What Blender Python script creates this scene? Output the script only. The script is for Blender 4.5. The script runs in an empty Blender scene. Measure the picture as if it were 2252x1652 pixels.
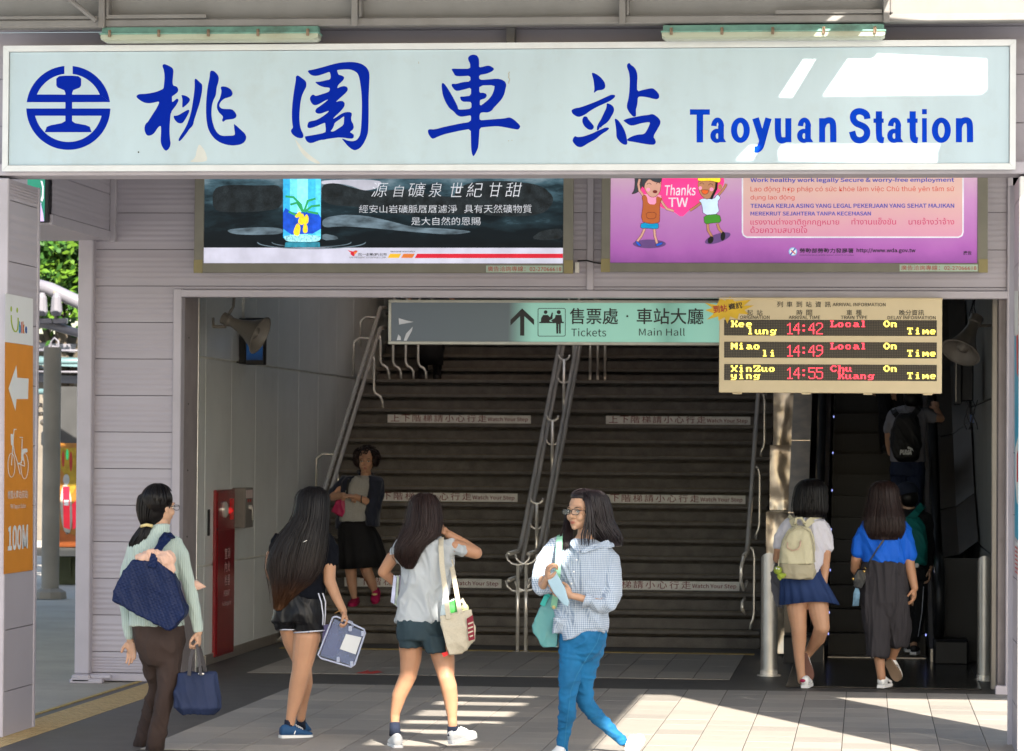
import bpy, bmesh, math, random
import numpy as np
from mathutils import Vector, Matrix, geometry, noise
random.seed(7); np.random.seed(7)
S = bpy.context.scene
C = S.collection
V = Vector
# ---------------------------------------------------------------- camera
F, CX, CY, EYE = 7200.0, 1126.0, 826.0, 1.83
VPX, VPY, TILT = 1908.0, 992.0, 0.0048
cY = V((VPX - CX, -(VPY - CY), -F)).normalized()            # street depth axis seen by the camera
cZ = V((TILT, 1.0, 0.0)); cZ = (cZ - cY * cZ.dot(cY)).normalized()
cX = cY.cross(cZ)
RW = Matrix((cX, cY, cZ))                                   # rows: world axes in camera space -> world = RW @ cam
cd = bpy.data.cameras.new('camera'); cam = bpy.data.objects.new('camera', cd); C.objects.link(cam)
cam.matrix_world = Matrix.Translation((0, 0, EYE)) @ RW.to_4x4()
cd.sensor_width = 36; cd.lens = F / 2252 * 36; cd.clip_start = .1; cd.clip_end = 2000
cd.dof.use_dof = True; cd.dof.focus_distance = 20.6; cd.dof.aperture_fstop = 7.1
S.camera = cam

def A(x, y, Y):
    "the point at street depth Y seen at x, y of the 2252 x 1652 view"
    d = RW @ V(((x - CX) / F, -(y - CY) / F, -1.0))
    return V((0, 0, EYE)) + d * (Y / d.y)
def G(x, y):
    d = RW @ V(((x - CX) / F, -(y - CY) / F, -1.0))
    return V((0, 0, EYE)) + d * (-EYE / d.z)
# ---------------------------------------------------------------- light
SUN = V((.42, -1.0, .77)).normalized()
w = bpy.data.worlds.new('World'); S.world = w; w.use_nodes = True
nt = w.node_tree; bg = nt.nodes['Background']
sky = nt.nodes.new('ShaderNodeTexSky'); sky.sky_type = 'NISHITA'; sky.sun_disc = False
sky.sun_elevation = math.asin(SUN.z); sky.sun_rotation = math.atan2(SUN.x, SUN.y)
sky.air_density = 1.2; sky.dust_density = 2.0
nt.links.new(sky.outputs[0], bg.inputs[0]); bg.inputs[1].default_value = .105
sl = bpy.data.lights.new('sun', 'SUN'); sl.energy = 5.0; sl.angle = math.radians(.5); sl.color = (1, .92, .80)
so = bpy.data.objects.new('sun', sl); C.objects.link(so); so.rotation_euler = SUN.to_track_quat('Z', 'Y').to_euler()
S.view_settings.view_transform = 'Standard'; S.view_settings.look = 'None'
S.view_settings.gamma = 1; S.view_settings.exposure = 1.68
S.cycles.max_bounces = 8; S.cycles.diffuse_bounces = 5; S.cycles.transparent_max_bounces = 8
S.cycles.use_denoising = True; S.cycles.sample_clamp_indirect = 4
# ---------------------------------------------------------------- materials
M = {}
def lin(c):
    return tuple((v / 12.92 if v <= .04045 else ((v + .055) / 1.055) ** 2.4) for v in (c if max(c) <= 1 else [q / 255 for q in c]))
def mat(name, col, rough=.6, metal=0, var=.12, scale=6, bump=0, bscale=80, stretch=(1, 1, 1), emit=0, spec=.35,
        alpha=1, trans=0, dirt=0, dcol=(.05, .04, .03), fine=0, ecol=None, coat=0, aniso=0, sss=0, sheen=0):
    m = bpy.data.materials.new(name); m.use_nodes = True; n = m.node_tree.nodes; l = m.node_tree.links
    b = n['Principled BSDF']
    tc = n.new('ShaderNodeTexCoord'); mp = n.new('ShaderNodeMapping'); mp.inputs['Scale'].default_value = stretch
    l.new(tc.outputs['Object'], mp.inputs[0])
    nz = n.new('ShaderNodeTexNoise'); nz.inputs['Scale'].default_value = scale; nz.inputs['Detail'].default_value = 5
    l.new(mp.outputs[0], nz.inputs['Vector'])
    mr = n.new('ShaderNodeMapRange'); mr.inputs[1].default_value = .3; mr.inputs[2].default_value = .7
    mr.inputs[3].default_value = 1 - var; mr.inputs[4].default_value = 1 + var
    l.new(nz.outputs[0], mr.inputs[0])
    mx = n.new('ShaderNodeVectorMath'); mx.operation = 'SCALE'; mx.inputs[0].default_value = col
    l.new(mr.outputs[0], mx.inputs['Scale']); out = mx.outputs[0]
    if fine:
        nf = n.new('ShaderNodeTexNoise'); nf.inputs['Scale'].default_value = 180; nf.inputs['Detail'].default_value = 2
        l.new(mp.outputs[0], nf.inputs['Vector'])
        m2 = n.new('ShaderNodeMapRange'); m2.inputs[1].default_value = .3; m2.inputs[2].default_value = .7
        m2.inputs[3].default_value = 1 - fine; m2.inputs[4].default_value = 1 + fine; l.new(nf.outputs[0], m2.inputs[0])
        s2 = n.new('ShaderNodeVectorMath'); s2.operation = 'SCALE'; l.new(out, s2.inputs[0]); l.new(m2.outputs[0], s2.inputs['Scale']); out = s2.outputs[0]
    if dirt:
        nd = n.new('ShaderNodeTexNoise'); nd.inputs['Scale'].default_value = 3.5; nd.inputs['Detail'].default_value = 9; nd.inputs['Roughness'].default_value = .7
        l.new(tc.outputs['Object'], nd.inputs['Vector'])
        md = n.new('ShaderNodeMapRange'); md.inputs[1].default_value = .52; md.inputs[2].default_value = .75; md.inputs[4].default_value = dirt
        l.new(nd.outputs[0], md.inputs[0])
        mc = n.new('ShaderNodeMix'); mc.data_type = 'RGBA'; l.new(md.outputs[0], mc.inputs[0]); l.new(out, mc.inputs[6]); mc.inputs[7].default_value = (*dcol, 1); out = mc.outputs[2]
    l.new(out, b.inputs['Base Color'])
    b.inputs['Roughness'].default_value = rough; b.inputs['Metallic'].default_value = metal
    b.inputs['Specular IOR Level'].default_value = spec; b.inputs['Alpha'].default_value = alpha
    b.inputs['Transmission Weight'].default_value = trans; b.inputs['Coat Weight'].default_value = coat
    b.inputs['Sheen Weight'].default_value = sheen
    if sss: b.inputs['Subsurface Weight'].default_value = sss; b.inputs['Subsurface Radius'].default_value = (.02, .008, .004); b.inputs['Subsurface Scale'].default_value = .5
    if emit:
        if ecol: b.inputs['Emission Color'].default_value = (*ecol, 1)
        else: l.new(out, b.inputs['Emission Color'])
        b.inputs['Emission Strength'].default_value = emit
    if bump:
        nb = n.new('ShaderNodeTexNoise'); nb.inputs['Scale'].default_value = bscale; nb.inputs['Detail'].default_value = 4
        l.new(mp.outputs[0], nb.inputs['Vector']); bp = n.new('ShaderNodeBump'); bp.inputs['Strength'].default_value = bump; bp.inputs['Distance'].default_value = .01
        l.new(nb.outputs[0], bp.inputs['Height']); l.new(bp.outputs[0], b.inputs['Normal'])
    M[name] = m; m['b'] = 1
    return m
def patmat(name, kind, **k):
    "cloth and print patterns on top of mat()"
    m = mat(name, **k); n = m.node_tree.nodes; l = m.node_tree.links; b = n['Principled BSDF']
    tc = n['Texture Coordinate']; sx = n.new('ShaderNodeSeparateXYZ'); l.new(tc.outputs['Object'], sx.inputs[0])
    def wav(out, per, sharp=0):
        a = n.new('ShaderNodeMath'); a.operation = 'MULTIPLY'; a.inputs[1].default_value = 2 * math.pi / per; l.new(out, a.inputs[0])
        s = n.new('ShaderNodeMath'); s.operation = 'SINE'; l.new(a.outputs[0], s.inputs[0])
        g = n.new('ShaderNodeMapRange'); g.inputs[1].default_value = -1 + sharp; g.inputs[2].default_value = 1 - sharp; l.new(s.outputs[0], g.inputs[0]); return g.outputs[0]
    def mixc(f, c1, c2):
        mc = n.new('ShaderNodeMix'); mc.data_type = 'RGBA'; l.new(f, mc.inputs[0])
        for i, c in ((6, c1), (7, c2)):
            if isinstance(c, tuple): mc.inputs[i].default_value = (*c, 1)
            else: l.new(c, mc.inputs[i])
        return mc.outputs[2]
    def mul(a_, b_, op='MULTIPLY'):
        q = n.new('ShaderNodeMath'); q.operation = op
        for i, z in ((0, a_), (1, b_)):
            if isinstance(z, (int, float)): q.inputs[i].default_value = z
            else: l.new(z, q.inputs[i])
        return q.outputs[0]
    def bumpit(h, st, d=.004):
        bp = n.new('ShaderNodeBump'); bp.inputs['Strength'].default_value = st; bp.inputs['Distance'].default_value = d
        l.new(h, bp.inputs['Height']); l.new(bp.outputs[0], b.inputs['Normal'])
    base = b.inputs['Base Color'].links[0].from_socket
    if kind == 'gingham':
        xy = mul(sx.outputs[0], mul(sx.outputs[1], .8), 'ADD'); h = mul(wav(xy, .0125, .4), .5); v = mul(wav(sx.outputs[2], .0125, .4), .5)
        f = mul(h, v, 'ADD'); l.new(mixc(f, base, (.19, .26, .38)), b.inputs['Base Color']); bumpit(f, .4)
    if kind == 'rib':
        xy = mul(sx.outputs[0], mul(sx.outputs[1], .35), 'ADD'); f = wav(xy, .014); bumpit(f, .5, .004)
        l.new(mixc(f, tuple(c * .88 for c in k['col']), base), b.inputs['Base Color'])
    if kind == 'cord':
        f = wav(sx.outputs[0], .006); bumpit(f, .4, .003)
    if kind == 'quilt':
        f1 = wav(mul(sx.outputs[0], mul(sx.outputs[2], .45), 'ADD'), .022, .0); f2 = wav(mul(sx.outputs[2], mul(sx.outputs[0], -.45), 'ADD'), .022, .0)
        f = mul(f1, f2); bumpit(f, .35, .008)
    if kind == 'denim':
        f = wav(mul(sx.outputs[0], sx.outputs[2], 'ADD'), .004); bumpit(f, .25, .002)
        pos = b.inputs['Base Color'].links[0].from_socket
    if kind == 'led':
        f = mul(wav(sx.outputs[0], .0125, .3), wav(sx.outputs[2], .0125, .3)); l.new(mixc(f, (.012, .009, .006), (.10, .075, .05)), b.inputs['Base Color'])
    return m
def grad(name, stops, axis=2, lo=0, hi=1, rough=.45, spec=.18, emit=0, nscale=3, namt=.15, stretch=(1, 1, 1)):
    "printed colour wash: a ramp along one axis with noise in it"
    m = bpy.data.materials.new(name); m.use_nodes = True; n = m.node_tree.nodes; l = m.node_tree.links; b = n['Principled BSDF']
    tc = n.new('ShaderNodeTexCoord'); sx = n.new('ShaderNodeSeparateXYZ'); l.new(tc.outputs['Object'], sx.inputs[0])
    mr = n.new('ShaderNodeMapRange'); mr.inputs[1].default_value = lo; mr.inputs[2].default_value = hi; l.new(sx.outputs[axis], mr.inputs[0])
    mp = n.new('ShaderNodeMapping'); mp.inputs['Scale'].default_value = stretch; l.new(tc.outputs['Object'], mp.inputs[0])
    nz = n.new('ShaderNodeTexNoise'); nz.inputs['Scale'].default_value = nscale; nz.inputs['Detail'].default_value = 7; nz.inputs['Roughness'].default_value = .6; l.new(mp.outputs[0], nz.inputs['Vector'])
    a = n.new('ShaderNodeMath'); a.operation = 'MULTIPLY_ADD'; a.inputs[1].default_value = namt * 2; l.new(nz.outputs[0], a.inputs[0]); 
    s = n.new('ShaderNodeMath'); s.operation = 'SUBTRACT'; s.inputs[1].default_value = namt; l.new(mr.outputs[0], s.inputs[0]); l.new(s.outputs[0], a.inputs[2])
    r = n.new('ShaderNodeValToRGB'); l.new(a.outputs[0], r.inputs[0]); e = r.color_ramp.elements
    while len(e) < len(stops): e.new(.5)
    for q, (p, c) in zip(e, stops): q.position = p; q.color = (*c, 1)
    l.new(r.outputs[0], b.inputs['Base Color']); b.inputs['Roughness'].default_value = rough; b.inputs['Specular IOR Level'].default_value = spec
    if emit: l.new(r.outputs[0], b.inputs['Emission Color']); b.inputs['Emission Strength'].default_value = emit
    M[name] = m; return m
# ---------------------------------------------------------------- object helpers
def tag(o, label=None, cat=None, group=None, kind=None):
    if label: o['label'] = label
    if cat: o['category'] = cat
    if group: o['group'] = group
    if kind: o['kind'] = kind
    return o
def thing(name, loc, label, cat, group=None):
    o = bpy.data.objects.new(name, None); C.objects.link(o); o.location = loc; o.empty_display_size = .1
    return tag(o, label, cat, group)
def origin(o):
    p = V((0, 0, 0))
    while o: p += o.location; o = o.parent
    return p
def link(name, me, m, parent=None, loc=None, smooth=False):
    o = bpy.data.objects.new(name, me); C.objects.link(o)
    if m is not None:
        for mm in (m if isinstance(m, (list, tuple)) else [m]): me.materials.append(mm if not isinstance(mm, str) else M[mm])
    if smooth: me.shade_smooth()
    if parent: o.parent = parent
    if loc is not None: o.location = loc
    return o
class B:
    "collects shapes in world space; build() links them as one mesh object"
    def __init__(s): s.v = []; s.f = []; s.mi = []; s.cur = 0
    def add(s, vs, fs):
        k = len(s.v); s.v += [tuple(p) for p in vs]; s.f += [tuple(i + k for i in f) for f in fs]; s.mi += [s.cur] * len(fs); return s
    def box(s, a, b):
        x0, y0, z0 = [min(a[i], b[i]) for i in range(3)]; x1, y1, z1 = [max(a[i], b[i]) for i in range(3)]
        return s.add([(x0, y0, z0), (x1, y0, z0), (x1, y1, z0), (x0, y1, z0), (x0, y0, z1), (x1, y0, z1), (x1, y1, z1), (x0, y1, z1)],
                     [(0, 3, 2, 1), (4, 5, 6, 7), (0, 1, 5, 4), (1, 2, 6, 5), (2, 3, 7, 6), (3, 0, 4, 7)])
    def bev(s, a, b, r=.006):
        "box with chamfered edges"
        bm = bmesh.new(); bmesh.ops.create_cube(bm, size=1)
        a = V(a); b = V(b); c = (a + b) / 2; d = b - a
        for v in bm.verts: v.co = V((c.x + v.co.x * d.x, c.y + v.co.y * d.y, c.z + v.co.z * d.z))
        bmesh.ops.bevel(bm, geom=bm.edges[:], offset=min(r, min(abs(q) for q in d) * .45), segments=1, affect='EDGES')
        bm.verts.index_update(); s.add([v.co.copy() for v in bm.verts], [[v.index for v in f.verts] for f in bm.faces]); bm.free(); return s
    def quad(s, *p): return s.add(p, [tuple(range(len(p)))])
    def prism(s, pts, d):
        "polygon (3D points) extruded by vector d, capped (concave ok)"
        pts = [V(p) for p in pts]; n = len(pts); d = V(d)
        tri = geometry.tessellate_polygon([pts])
        return s.add(pts + [p + d for p in pts], [t for t in tri] + [tuple(i + n for i in reversed(t)) for t in tri] + [(i, (i + 1) % n, n + (i + 1) % n, n + i) for i in range(n)])
    def flat(s, pts):
        pts = [V(p) for p in pts]; return s.add(pts, geometry.tessellate_polygon([pts]))
    def tube(s, path, r, n=8, cap=True):
        path = [V(p) for p in path]; rs = r if isinstance(r, (list, tuple)) else [r] * len(path); vs = []; prev = None
        for i, p in enumerate(path):
            t = (path[min(i + 1, len(path) - 1)] - path[max(i - 1, 0)]).normalized()
            if prev is None: prev = t.orthogonal().normalized()
            u = (prev - t * prev.dot(t)).normalized(); prev = u; q = t.cross(u)
            for k in range(n):
                a = 2 * math.pi * k / n; vs.append(p + (u * math.cos(a) + q * math.sin(a)) * rs[i])
        m = len(path); fs = [(i * n + k, i * n + (k + 1) % n, (i + 1) * n + (k + 1) % n, (i + 1) * n + k) for i in range(m - 1) for k in range(n)]
        if cap: fs += [tuple(range(n - 1, -1, -1)), tuple(range((m - 1) * n, m * n))]
        return s.add(vs, fs)
    def lathe(s, c, prof, ax=(0, 0, 1), n=20):
        ax = V(ax).normalized(); u = ax.orthogonal().normalized(); q = ax.cross(u); c = V(c); vs = []
        for (r, h) in prof:
            for k in range(n):
                a = 2 * math.pi * k / n; vs.append(c + ax * h + (u * math.cos(a) + q * math.sin(a)) * r)
        m = len(prof)
        return s.add(vs, [(i * n + k, i * n + (k + 1) % n, (i + 1) * n + (k + 1) % n, (i + 1) * n + k) for i in range(m - 1) for k in range(n)])
    def loft(s, rings, cap=True):
        n = len(rings[0]); m = len(rings); vs = [p for r in rings for p in r]
        fs = [(i * n + k, i * n + (k + 1) % n, (i + 1) * n + (k + 1) % n, (i + 1) * n + k) for i in range(m - 1) for k in range(n)]
        if cap: fs += [tuple(range(n - 1, -1, -1)), tuple(range((m - 1) * n, m * n))]
        return s.add(vs, fs)
    def ball(s, c, r, n=10, rot=None):
        r = (r, r, r) if isinstance(r, (int, float)) else r; rings = []; c = V(c)
        m = n // 2 + 1
        for i in range(m + 1):
            th = math.pi * min(max(i / m, .012), .988); ring = []
            for k in range(n):
                a = 2 * math.pi * k / n; p = V((r[0] * math.sin(th) * math.cos(a), r[1] * math.sin(th) * math.sin(a), -r[2] * math.cos(th)))
                ring.append(c + (rot @ p if rot else p))
            rings.append(ring)
        return s.loft(rings)
    def limb(s, pr, n=12):
        "chain of tapered capsules (p, r)"
        pr = [(V(p), r) for p, r in pr]
        for p, r in pr: s.ball(p, r, n)
        for (p, r), (q, t) in zip(pr, pr[1:]): s.tube([p, q], [r, t], n)
        return s
    def mesh(s, o=V((0, 0, 0))):
        me = bpy.data.meshes.new('m'); me.from_pydata([(x - o[0], y - o[1], z - o[2]) for x, y, z in s.v], [], s.f)
        if any(s.mi): me.polygons.foreach_set('material_index', s.mi)
        me.update(); return me
    def build(s, name, m, parent=None, smooth=False, label=None, cat=None, group=None, kind=None, fix=True):
        if parent: o = origin(parent); loc = None
        elif kind: o = V((0, 0, 0)); loc = None
        else:
            vv = np.array(s.v); o = V(((vv[:, 0].min() + vv[:, 0].max()) / 2, (vv[:, 1].min() + vv[:, 1].max()) / 2, vv[:, 2].min())); loc = o
        me = s.mesh(o)
        if fix:
            bm = bmesh.new(); bm.from_mesh(me); bmesh.ops.recalc_face_normals(bm, faces=bm.faces[:]); bm.to_mesh(me); bm.free()
        me.name = name
        ob = link(name, me, m, parent, loc, smooth)
        if smooth == 'auto': me.shade_smooth(); me.set_sharp_from_angle(angle=math.radians(35))
        return tag(ob, label, cat, group, kind)
_dg = lambda: bpy.context.evaluated_depsgraph_get()
def blob(b, vox=.008, sm=4, name='m'):
    "union of the shapes collected in b: voxel remesh + smoothing -> B holding the result"
    me = b.mesh(); o = bpy.data.objects.new('tmp', me); C.objects.link(o)
    r = o.modifiers.new('r', 'REMESH'); r.mode = 'VOXEL'; r.voxel_size = vox; r.use_smooth_shade = True
    if sm: q = o.modifiers.new('s', 'SMOOTH'); q.factor = .5; q.iterations = sm
    me2 = bpy.data.meshes.new_from_object(o.evaluated_get(_dg()))
    bpy.data.objects.remove(o); bpy.data.meshes.remove(me)
    n = len(me2.vertices); co = np.empty(n * 3); me2.vertices.foreach_get('co', co); co = co.reshape(-1, 3)
    nn = np.empty(n * 3); me2.vertices.foreach_get('normal', nn); nn = nn.reshape(-1, 3)
    out = B(); out.v = [tuple(p) for p in co]; out.f = [tuple(p.vertices) for p in me2.polygons]; out.mi = [0] * len(out.f); out.n = nn; out.co = co
    bpy.data.meshes.remove(me2); return out
def wrinkle(b, amp=.006, sc=10, st=(1, 1, .5), seed=0, diag=.6):
    "displace cloth along its normals by folded noise"
    for i, (p, n) in enumerate(zip(b.co, b.n)):
        q = V(((p[0] + p[2] * diag * .3) * sc * st[0] + seed, p[1] * sc * st[1], (p[2] + p[0] * diag) * sc * st[2]))
        q = q + noise.noise_vector(q * .6) * .35; h = max(0, 1 - abs(noise.noise(q)) * 4.2); h3 = max(0, 1 - abs(noise.noise(q * 1.9 + V((5, 2, 1)))) * 4); h2 = noise.noise(q * .7)
        d = amp * 1.9 * (h * .9 + h3 * .4 + h2 * .8 - .45)
        b.v[i] = (p[0] + n[0] * d, p[1] + n[1] * d, p[2] + n[2] * d)
    return b
def join(*bs):
    o = B()
    for b in bs:
        k = len(o.v); o.v += b.v; o.f += [tuple(i + k for i in f) for f in b.f]; o.mi += b.mi
    return o
import os
def _face(f):      # one of Blender's own bundled faces
    try: return bpy.data.fonts.load(os.path.join(bpy.utils.system_resource('DATAFILES'), 'fonts', f))
    except Exception: return None
SANS = _face('Noto Sans CJK Regular.woff2'); INTER = _face('Inter.woff2')
def textmesh(s, bold=0):
    c = bpy.data.curves.new('t', 'FONT'); c.body = s
    if SANS and all(ord(q) < 0x80 for q in s): c.font = SANS
    elif INTER and all(ord(q) < 0xe00 or 0x1e00 <= ord(q) < 0x1f00 for q in s): c.font = INTER; bold = 0
    c.offset = bold; c.resolution_u = 3
    o = bpy.data.objects.new('t', c); C.objects.link(o)
    me = bpy.data.meshes.new_from_object(o.evaluated_get(_dg())); bpy.data.objects.remove(o); bpy.data.curves.remove(c)
    n = len(me.vertices); co = np.empty(n * 3); me.vertices.foreach_get('co', co); co = co.reshape(-1, 3)
    fs = [tuple(p.vertices) for p in me.polygons]; bpy.data.meshes.remove(me); return co, fs
def text(s, p0, p1, m, parent, bold=0, name='lettering', U=None, W=None, label=None, keep=False, rot=0, shear=0, into=None):
    "lettering fitted to the rectangle p0 (lower left) .. p1 (upper right) in the plane spanned by U and W"
    co, fs = textmesh(s, bold); x0, y0 = co[:, 0].min(), co[:, 1].min(); wx, wy = co[:, 0].max() - x0, co[:, 1].max() - y0
    p0 = V(p0); p1 = V(p1); U = V(U or (1, 0, 0)); W = V(W or (0, 0, 1)); d = p1 - p0; du, dw = d.dot(U), d.dot(W)
    b = into or B(); vs = []
    for x, y, _ in co:
        a, c = (x - x0) / wx * du, (y - y0) / wy * dw
        a += c * shear
        if rot: a, c = a * math.cos(rot) - c * math.sin(rot), a * math.sin(rot) + c * math.cos(rot)
        vs.append(p0 + U * a + W * c)
    b.add(vs, fs)
    if into is not None: return into
    return b.build(name, m, parent, fix=False, label=label)
def tpx(s, x0, y0, x1, y1, Y, m, parent, **k):
    "lettering by its box in the view at depth Y"
    a = A(x0, y1, Y); c = A(x1, y0, Y); return text(s, a, c, m, parent, **k)
# ---------------------------------------------------------------- palette
mat('clad', (.405, .375, .425), rough=.45, var=.04, scale=1.2, dirt=.05, dcol=(.2, .17, .15))
mat('clad2', (.425, .395, .445), rough=.42, var=.04, scale=1.2, dirt=.06, dcol=(.22, .19, .17))
mat('trim', (.44, .41, .46), rough=.4, var=.06, scale=4, dirt=.15, dcol=(.2, .17, .15))
mat('greysteel', (.23, .22, .215), rough=.5, var=.1, scale=5, dirt=.3, dcol=(.13, .10, .08))
mat('sunlit_white', (.72, .70, .70), rough=.45, var=.05)  # paler than the trim, stands in for sun on the pillar front
mat('granite', (.20, .19, .175), rough=.6, var=.25, scale=60, fine=.4)
mat('step', (.135, .124, .114), rough=.75, var=.2, scale=10, fine=.35, bump=.1, dirt=.3, dcol=(.05, .045, .04))
mat('nosing', (.15, .12, .075), rough=.7, var=.25, scale=20)
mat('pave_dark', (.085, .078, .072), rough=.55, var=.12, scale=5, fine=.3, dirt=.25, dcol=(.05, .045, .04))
mat('pave_out', (.33, .34, .33), rough=.85, var=.12, scale=2, fine=.15, dirt=.5, dcol=(.2, .2, .2))
mat('grout', (.06, .055, .05), rough=.9)
mat('tactile', (.52, .38, .19), rough=.7, var=.15, scale=12)
mat('yellowline', (.42, .30, .10), rough=.7, var=.3, scale=15)
mat('wallpanel', (.70, .72, .71), rough=.28, var=.06, scale=1.5, dirt=.12, dcol=(.2, .2, .19), spec=.6)
mat('joint', (.75, .74, .68), rough=.5)
mat('dark', (.012, .012, .013), rough=.5)
mat('darkwall', (.05, .05, .05), rough=.6)
mat('ss', (.90, .86, .80), rough=.22, metal=.55, var=.04)
mat('ssb', (.42, .38, .34), rough=.38, metal=.7, var=.08, stretch=(1, 1, .1), scale=12)
mat('sspost', (.60, .58, .55), rough=.42, metal=.85, var=.08, dirt=.2, dcol=(.3, .25, .2))
mat('rubber', (.01, .01, .011), rough=.35)
mat('frame', (.72, .74, .76), rough=.35, var=.05, dirt=.15, dcol=(.4, .36, .3))
mat('blue', (.0, .018, .36), spec=.05, rough=.5, var=.03)
mat('postframe', (.20, .19, .155), rough=.45, var=.08)
mat('white', (.8, .8, .8), rough=.5, var=.02)
mat('black', (.012, .012, .014), rough=.45, var=.05)
mat('horn', (.17, .155, .14), rough=.4, var=.1, dirt=.3)
mat('red', (.22, .006, .012), rough=.22, var=.05, spec=.6)
mat('redlamp', (.45, .02, .02), rough=.15, emit=.12, ecol=(1, .02, .02))
mat('lampgreen', (.18, .36, .30), rough=.5, var=.15, scale=20, dirt=.7, dcol=(.08, .06, .04))
mat('lampcover', (.42, .45, .35), rough=.25, var=.08, stretch=(.3, 1, 3), dirt=.45, dcol=(.25, .2, .12))
mat('beige', (.66, .55, .36), rough=.5, var=.03)
mat('sticker', (.42, .55, .45), rough=.5)
mat('redink', (.45, .05, .04), rough=.6)
mat('noticeboard', (.80, .79, .77), rough=.55, var=.1, scale=12, dirt=.35, dcol=(.2, .18, .16))
mat('noticeink', (.20, .015, .02), rough=.6)
mat('orange', (.68, .26, .035), rough=.4, var=.04)
mat('posterwhite', (.72, .74, .76), rough=.4, var=.02)
mat('tilebase', (.345, .318, .285), rough=.62, var=.06, scale=3, fine=.12, stretch=(1, 6, 1), bump=.25, bscale=40, dirt=.34, dcol=(.16, .145, .13))
mat('tileb', (.385, .352, .312), rough=.62, var=.06, scale=3, fine=.12, stretch=(1, 6, 1), bump=.25, bscale=40, dirt=.34, dcol=(.16, .145, .13))
mat('tilec', (.30, .28, .255), rough=.6, var=.06, scale=3, fine=.12, stretch=(1, 6, 1), bump=.25, bscale=40, dirt=.34, dcol=(.15, .135, .12))
mat('concrete', (.25, .23, .20), rough=.85, var=.12, scale=3, dirt=.2, dcol=(.25, .22, .18))
mat('bluepipe', (.12, .20, .21), rough=.4, var=.05)
mat('lavpipe', (.17, .165, .19), rough=.4, var=.06)
mat('cream', (.15, .13, .105), rough=.5, var=.15, scale=5)
mat('olive', (.045, .05, .02), rough=.7, var=.2)
mat('leaf', (.025, .075, .010), rough=.45, var=.35, scale=3)
mat('leaf2', (.075, .15, .014), rough=.4, var=.3, scale=3)
mat('bark', (.10, .08, .06), rough=.9)
mat('roofing', (.32, .32, .33), rough=.6, var=.08)
FY = 25.0          # facade plane
SY = 19.95         # face of the big sign
# ---------------------------------------------------------------- ground
B().quad((-400, -400, -.012), (400, -400, -.012), (400, 900, -.012), (-400, 900, -.012)).build('ground', 'pave_out', kind='structure')
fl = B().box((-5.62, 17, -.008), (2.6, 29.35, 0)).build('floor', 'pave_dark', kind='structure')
# outer tiles, one by one: 0.30 wide
def tiles(x0, x1, y0, y1, tx, ty, limit=None, par=None):
    base = {}
    nx = int(round((x1 - x0) / tx)); ny = int(math.floor((y1 - y0) / ty + .01)); k = 0
    for key in ('tilebase', 'tileb', 'tilec'):
        me = B().bev((.002, .0008, -.006), (tx - .003, ty - .0008, .004), .002).mesh(); me.name = 'tile'; me.materials.append(M[key]); base[key] = me
    for j in range(ny):
        for i in range(nx):
            o = bpy.data.objects.new('tile', random.choice(list(base.values()))); C.objects.link(o); o.parent = par
            o.location = (x0 + i * tx, y1 - (j + 1) * ty, .002 + random.uniform(-.0008, .0008))
tile_bed = B().box((-4.35, 17, .0005), (2.5, 25.0, .0025)).build('tile_bed', 'grout', fl)
tiles(-4.35, 1.05 + .3, 19.4, 24.95, .3, .396, par=fl)                    # 19 x 14
fl2 = B().box((-4.98, 26.1, .0005), (-1.08, 29.3, .0025)).build('entrance_floor', 'grout', kind='structure')
tiles(-4.98, -1.08, 26.12, 29.28, .3, .79, par=fl2)                       # 13 x 4
b = B()
for i in range(8): b.box((-5.50 + i * .036, 17, .001), (-5.478 + i * .036, 25.3, .007))
b.box((-5.51, 17, .0006), (-5.20, 25.3, .0035)); b.build('tactile_strip', 'tactile', fl)
B().box((-5.625, 17, -.004), (-5.59, 25.3, .006)).build('yellow_edge_line', 'yellowline', fl)
B().box((-5.3, 29.36, -.006), (-1.0, 29.52, .005)).build('yellow_step_line', 'yellowline', fl)
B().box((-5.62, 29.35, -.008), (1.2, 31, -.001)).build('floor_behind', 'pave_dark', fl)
B().bev((-.62, 25.42, .0015), (.88, 29.3, .012), .004).build('landing_plate', mat('plate', (.10, .095, .09), rough=.22, metal=.7, var=.2, scale=8, dirt=.3), kind='structure')
# kerb + pavement outside left
B().bev((-6.12, 24.80, -.01), (-5.86, 24.90, .03), .01).bev((-6.0, 24.84, .025), (-5.80, 24.90, .06), .01).build('wall_foot', 'trim', kind='structure')
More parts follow.
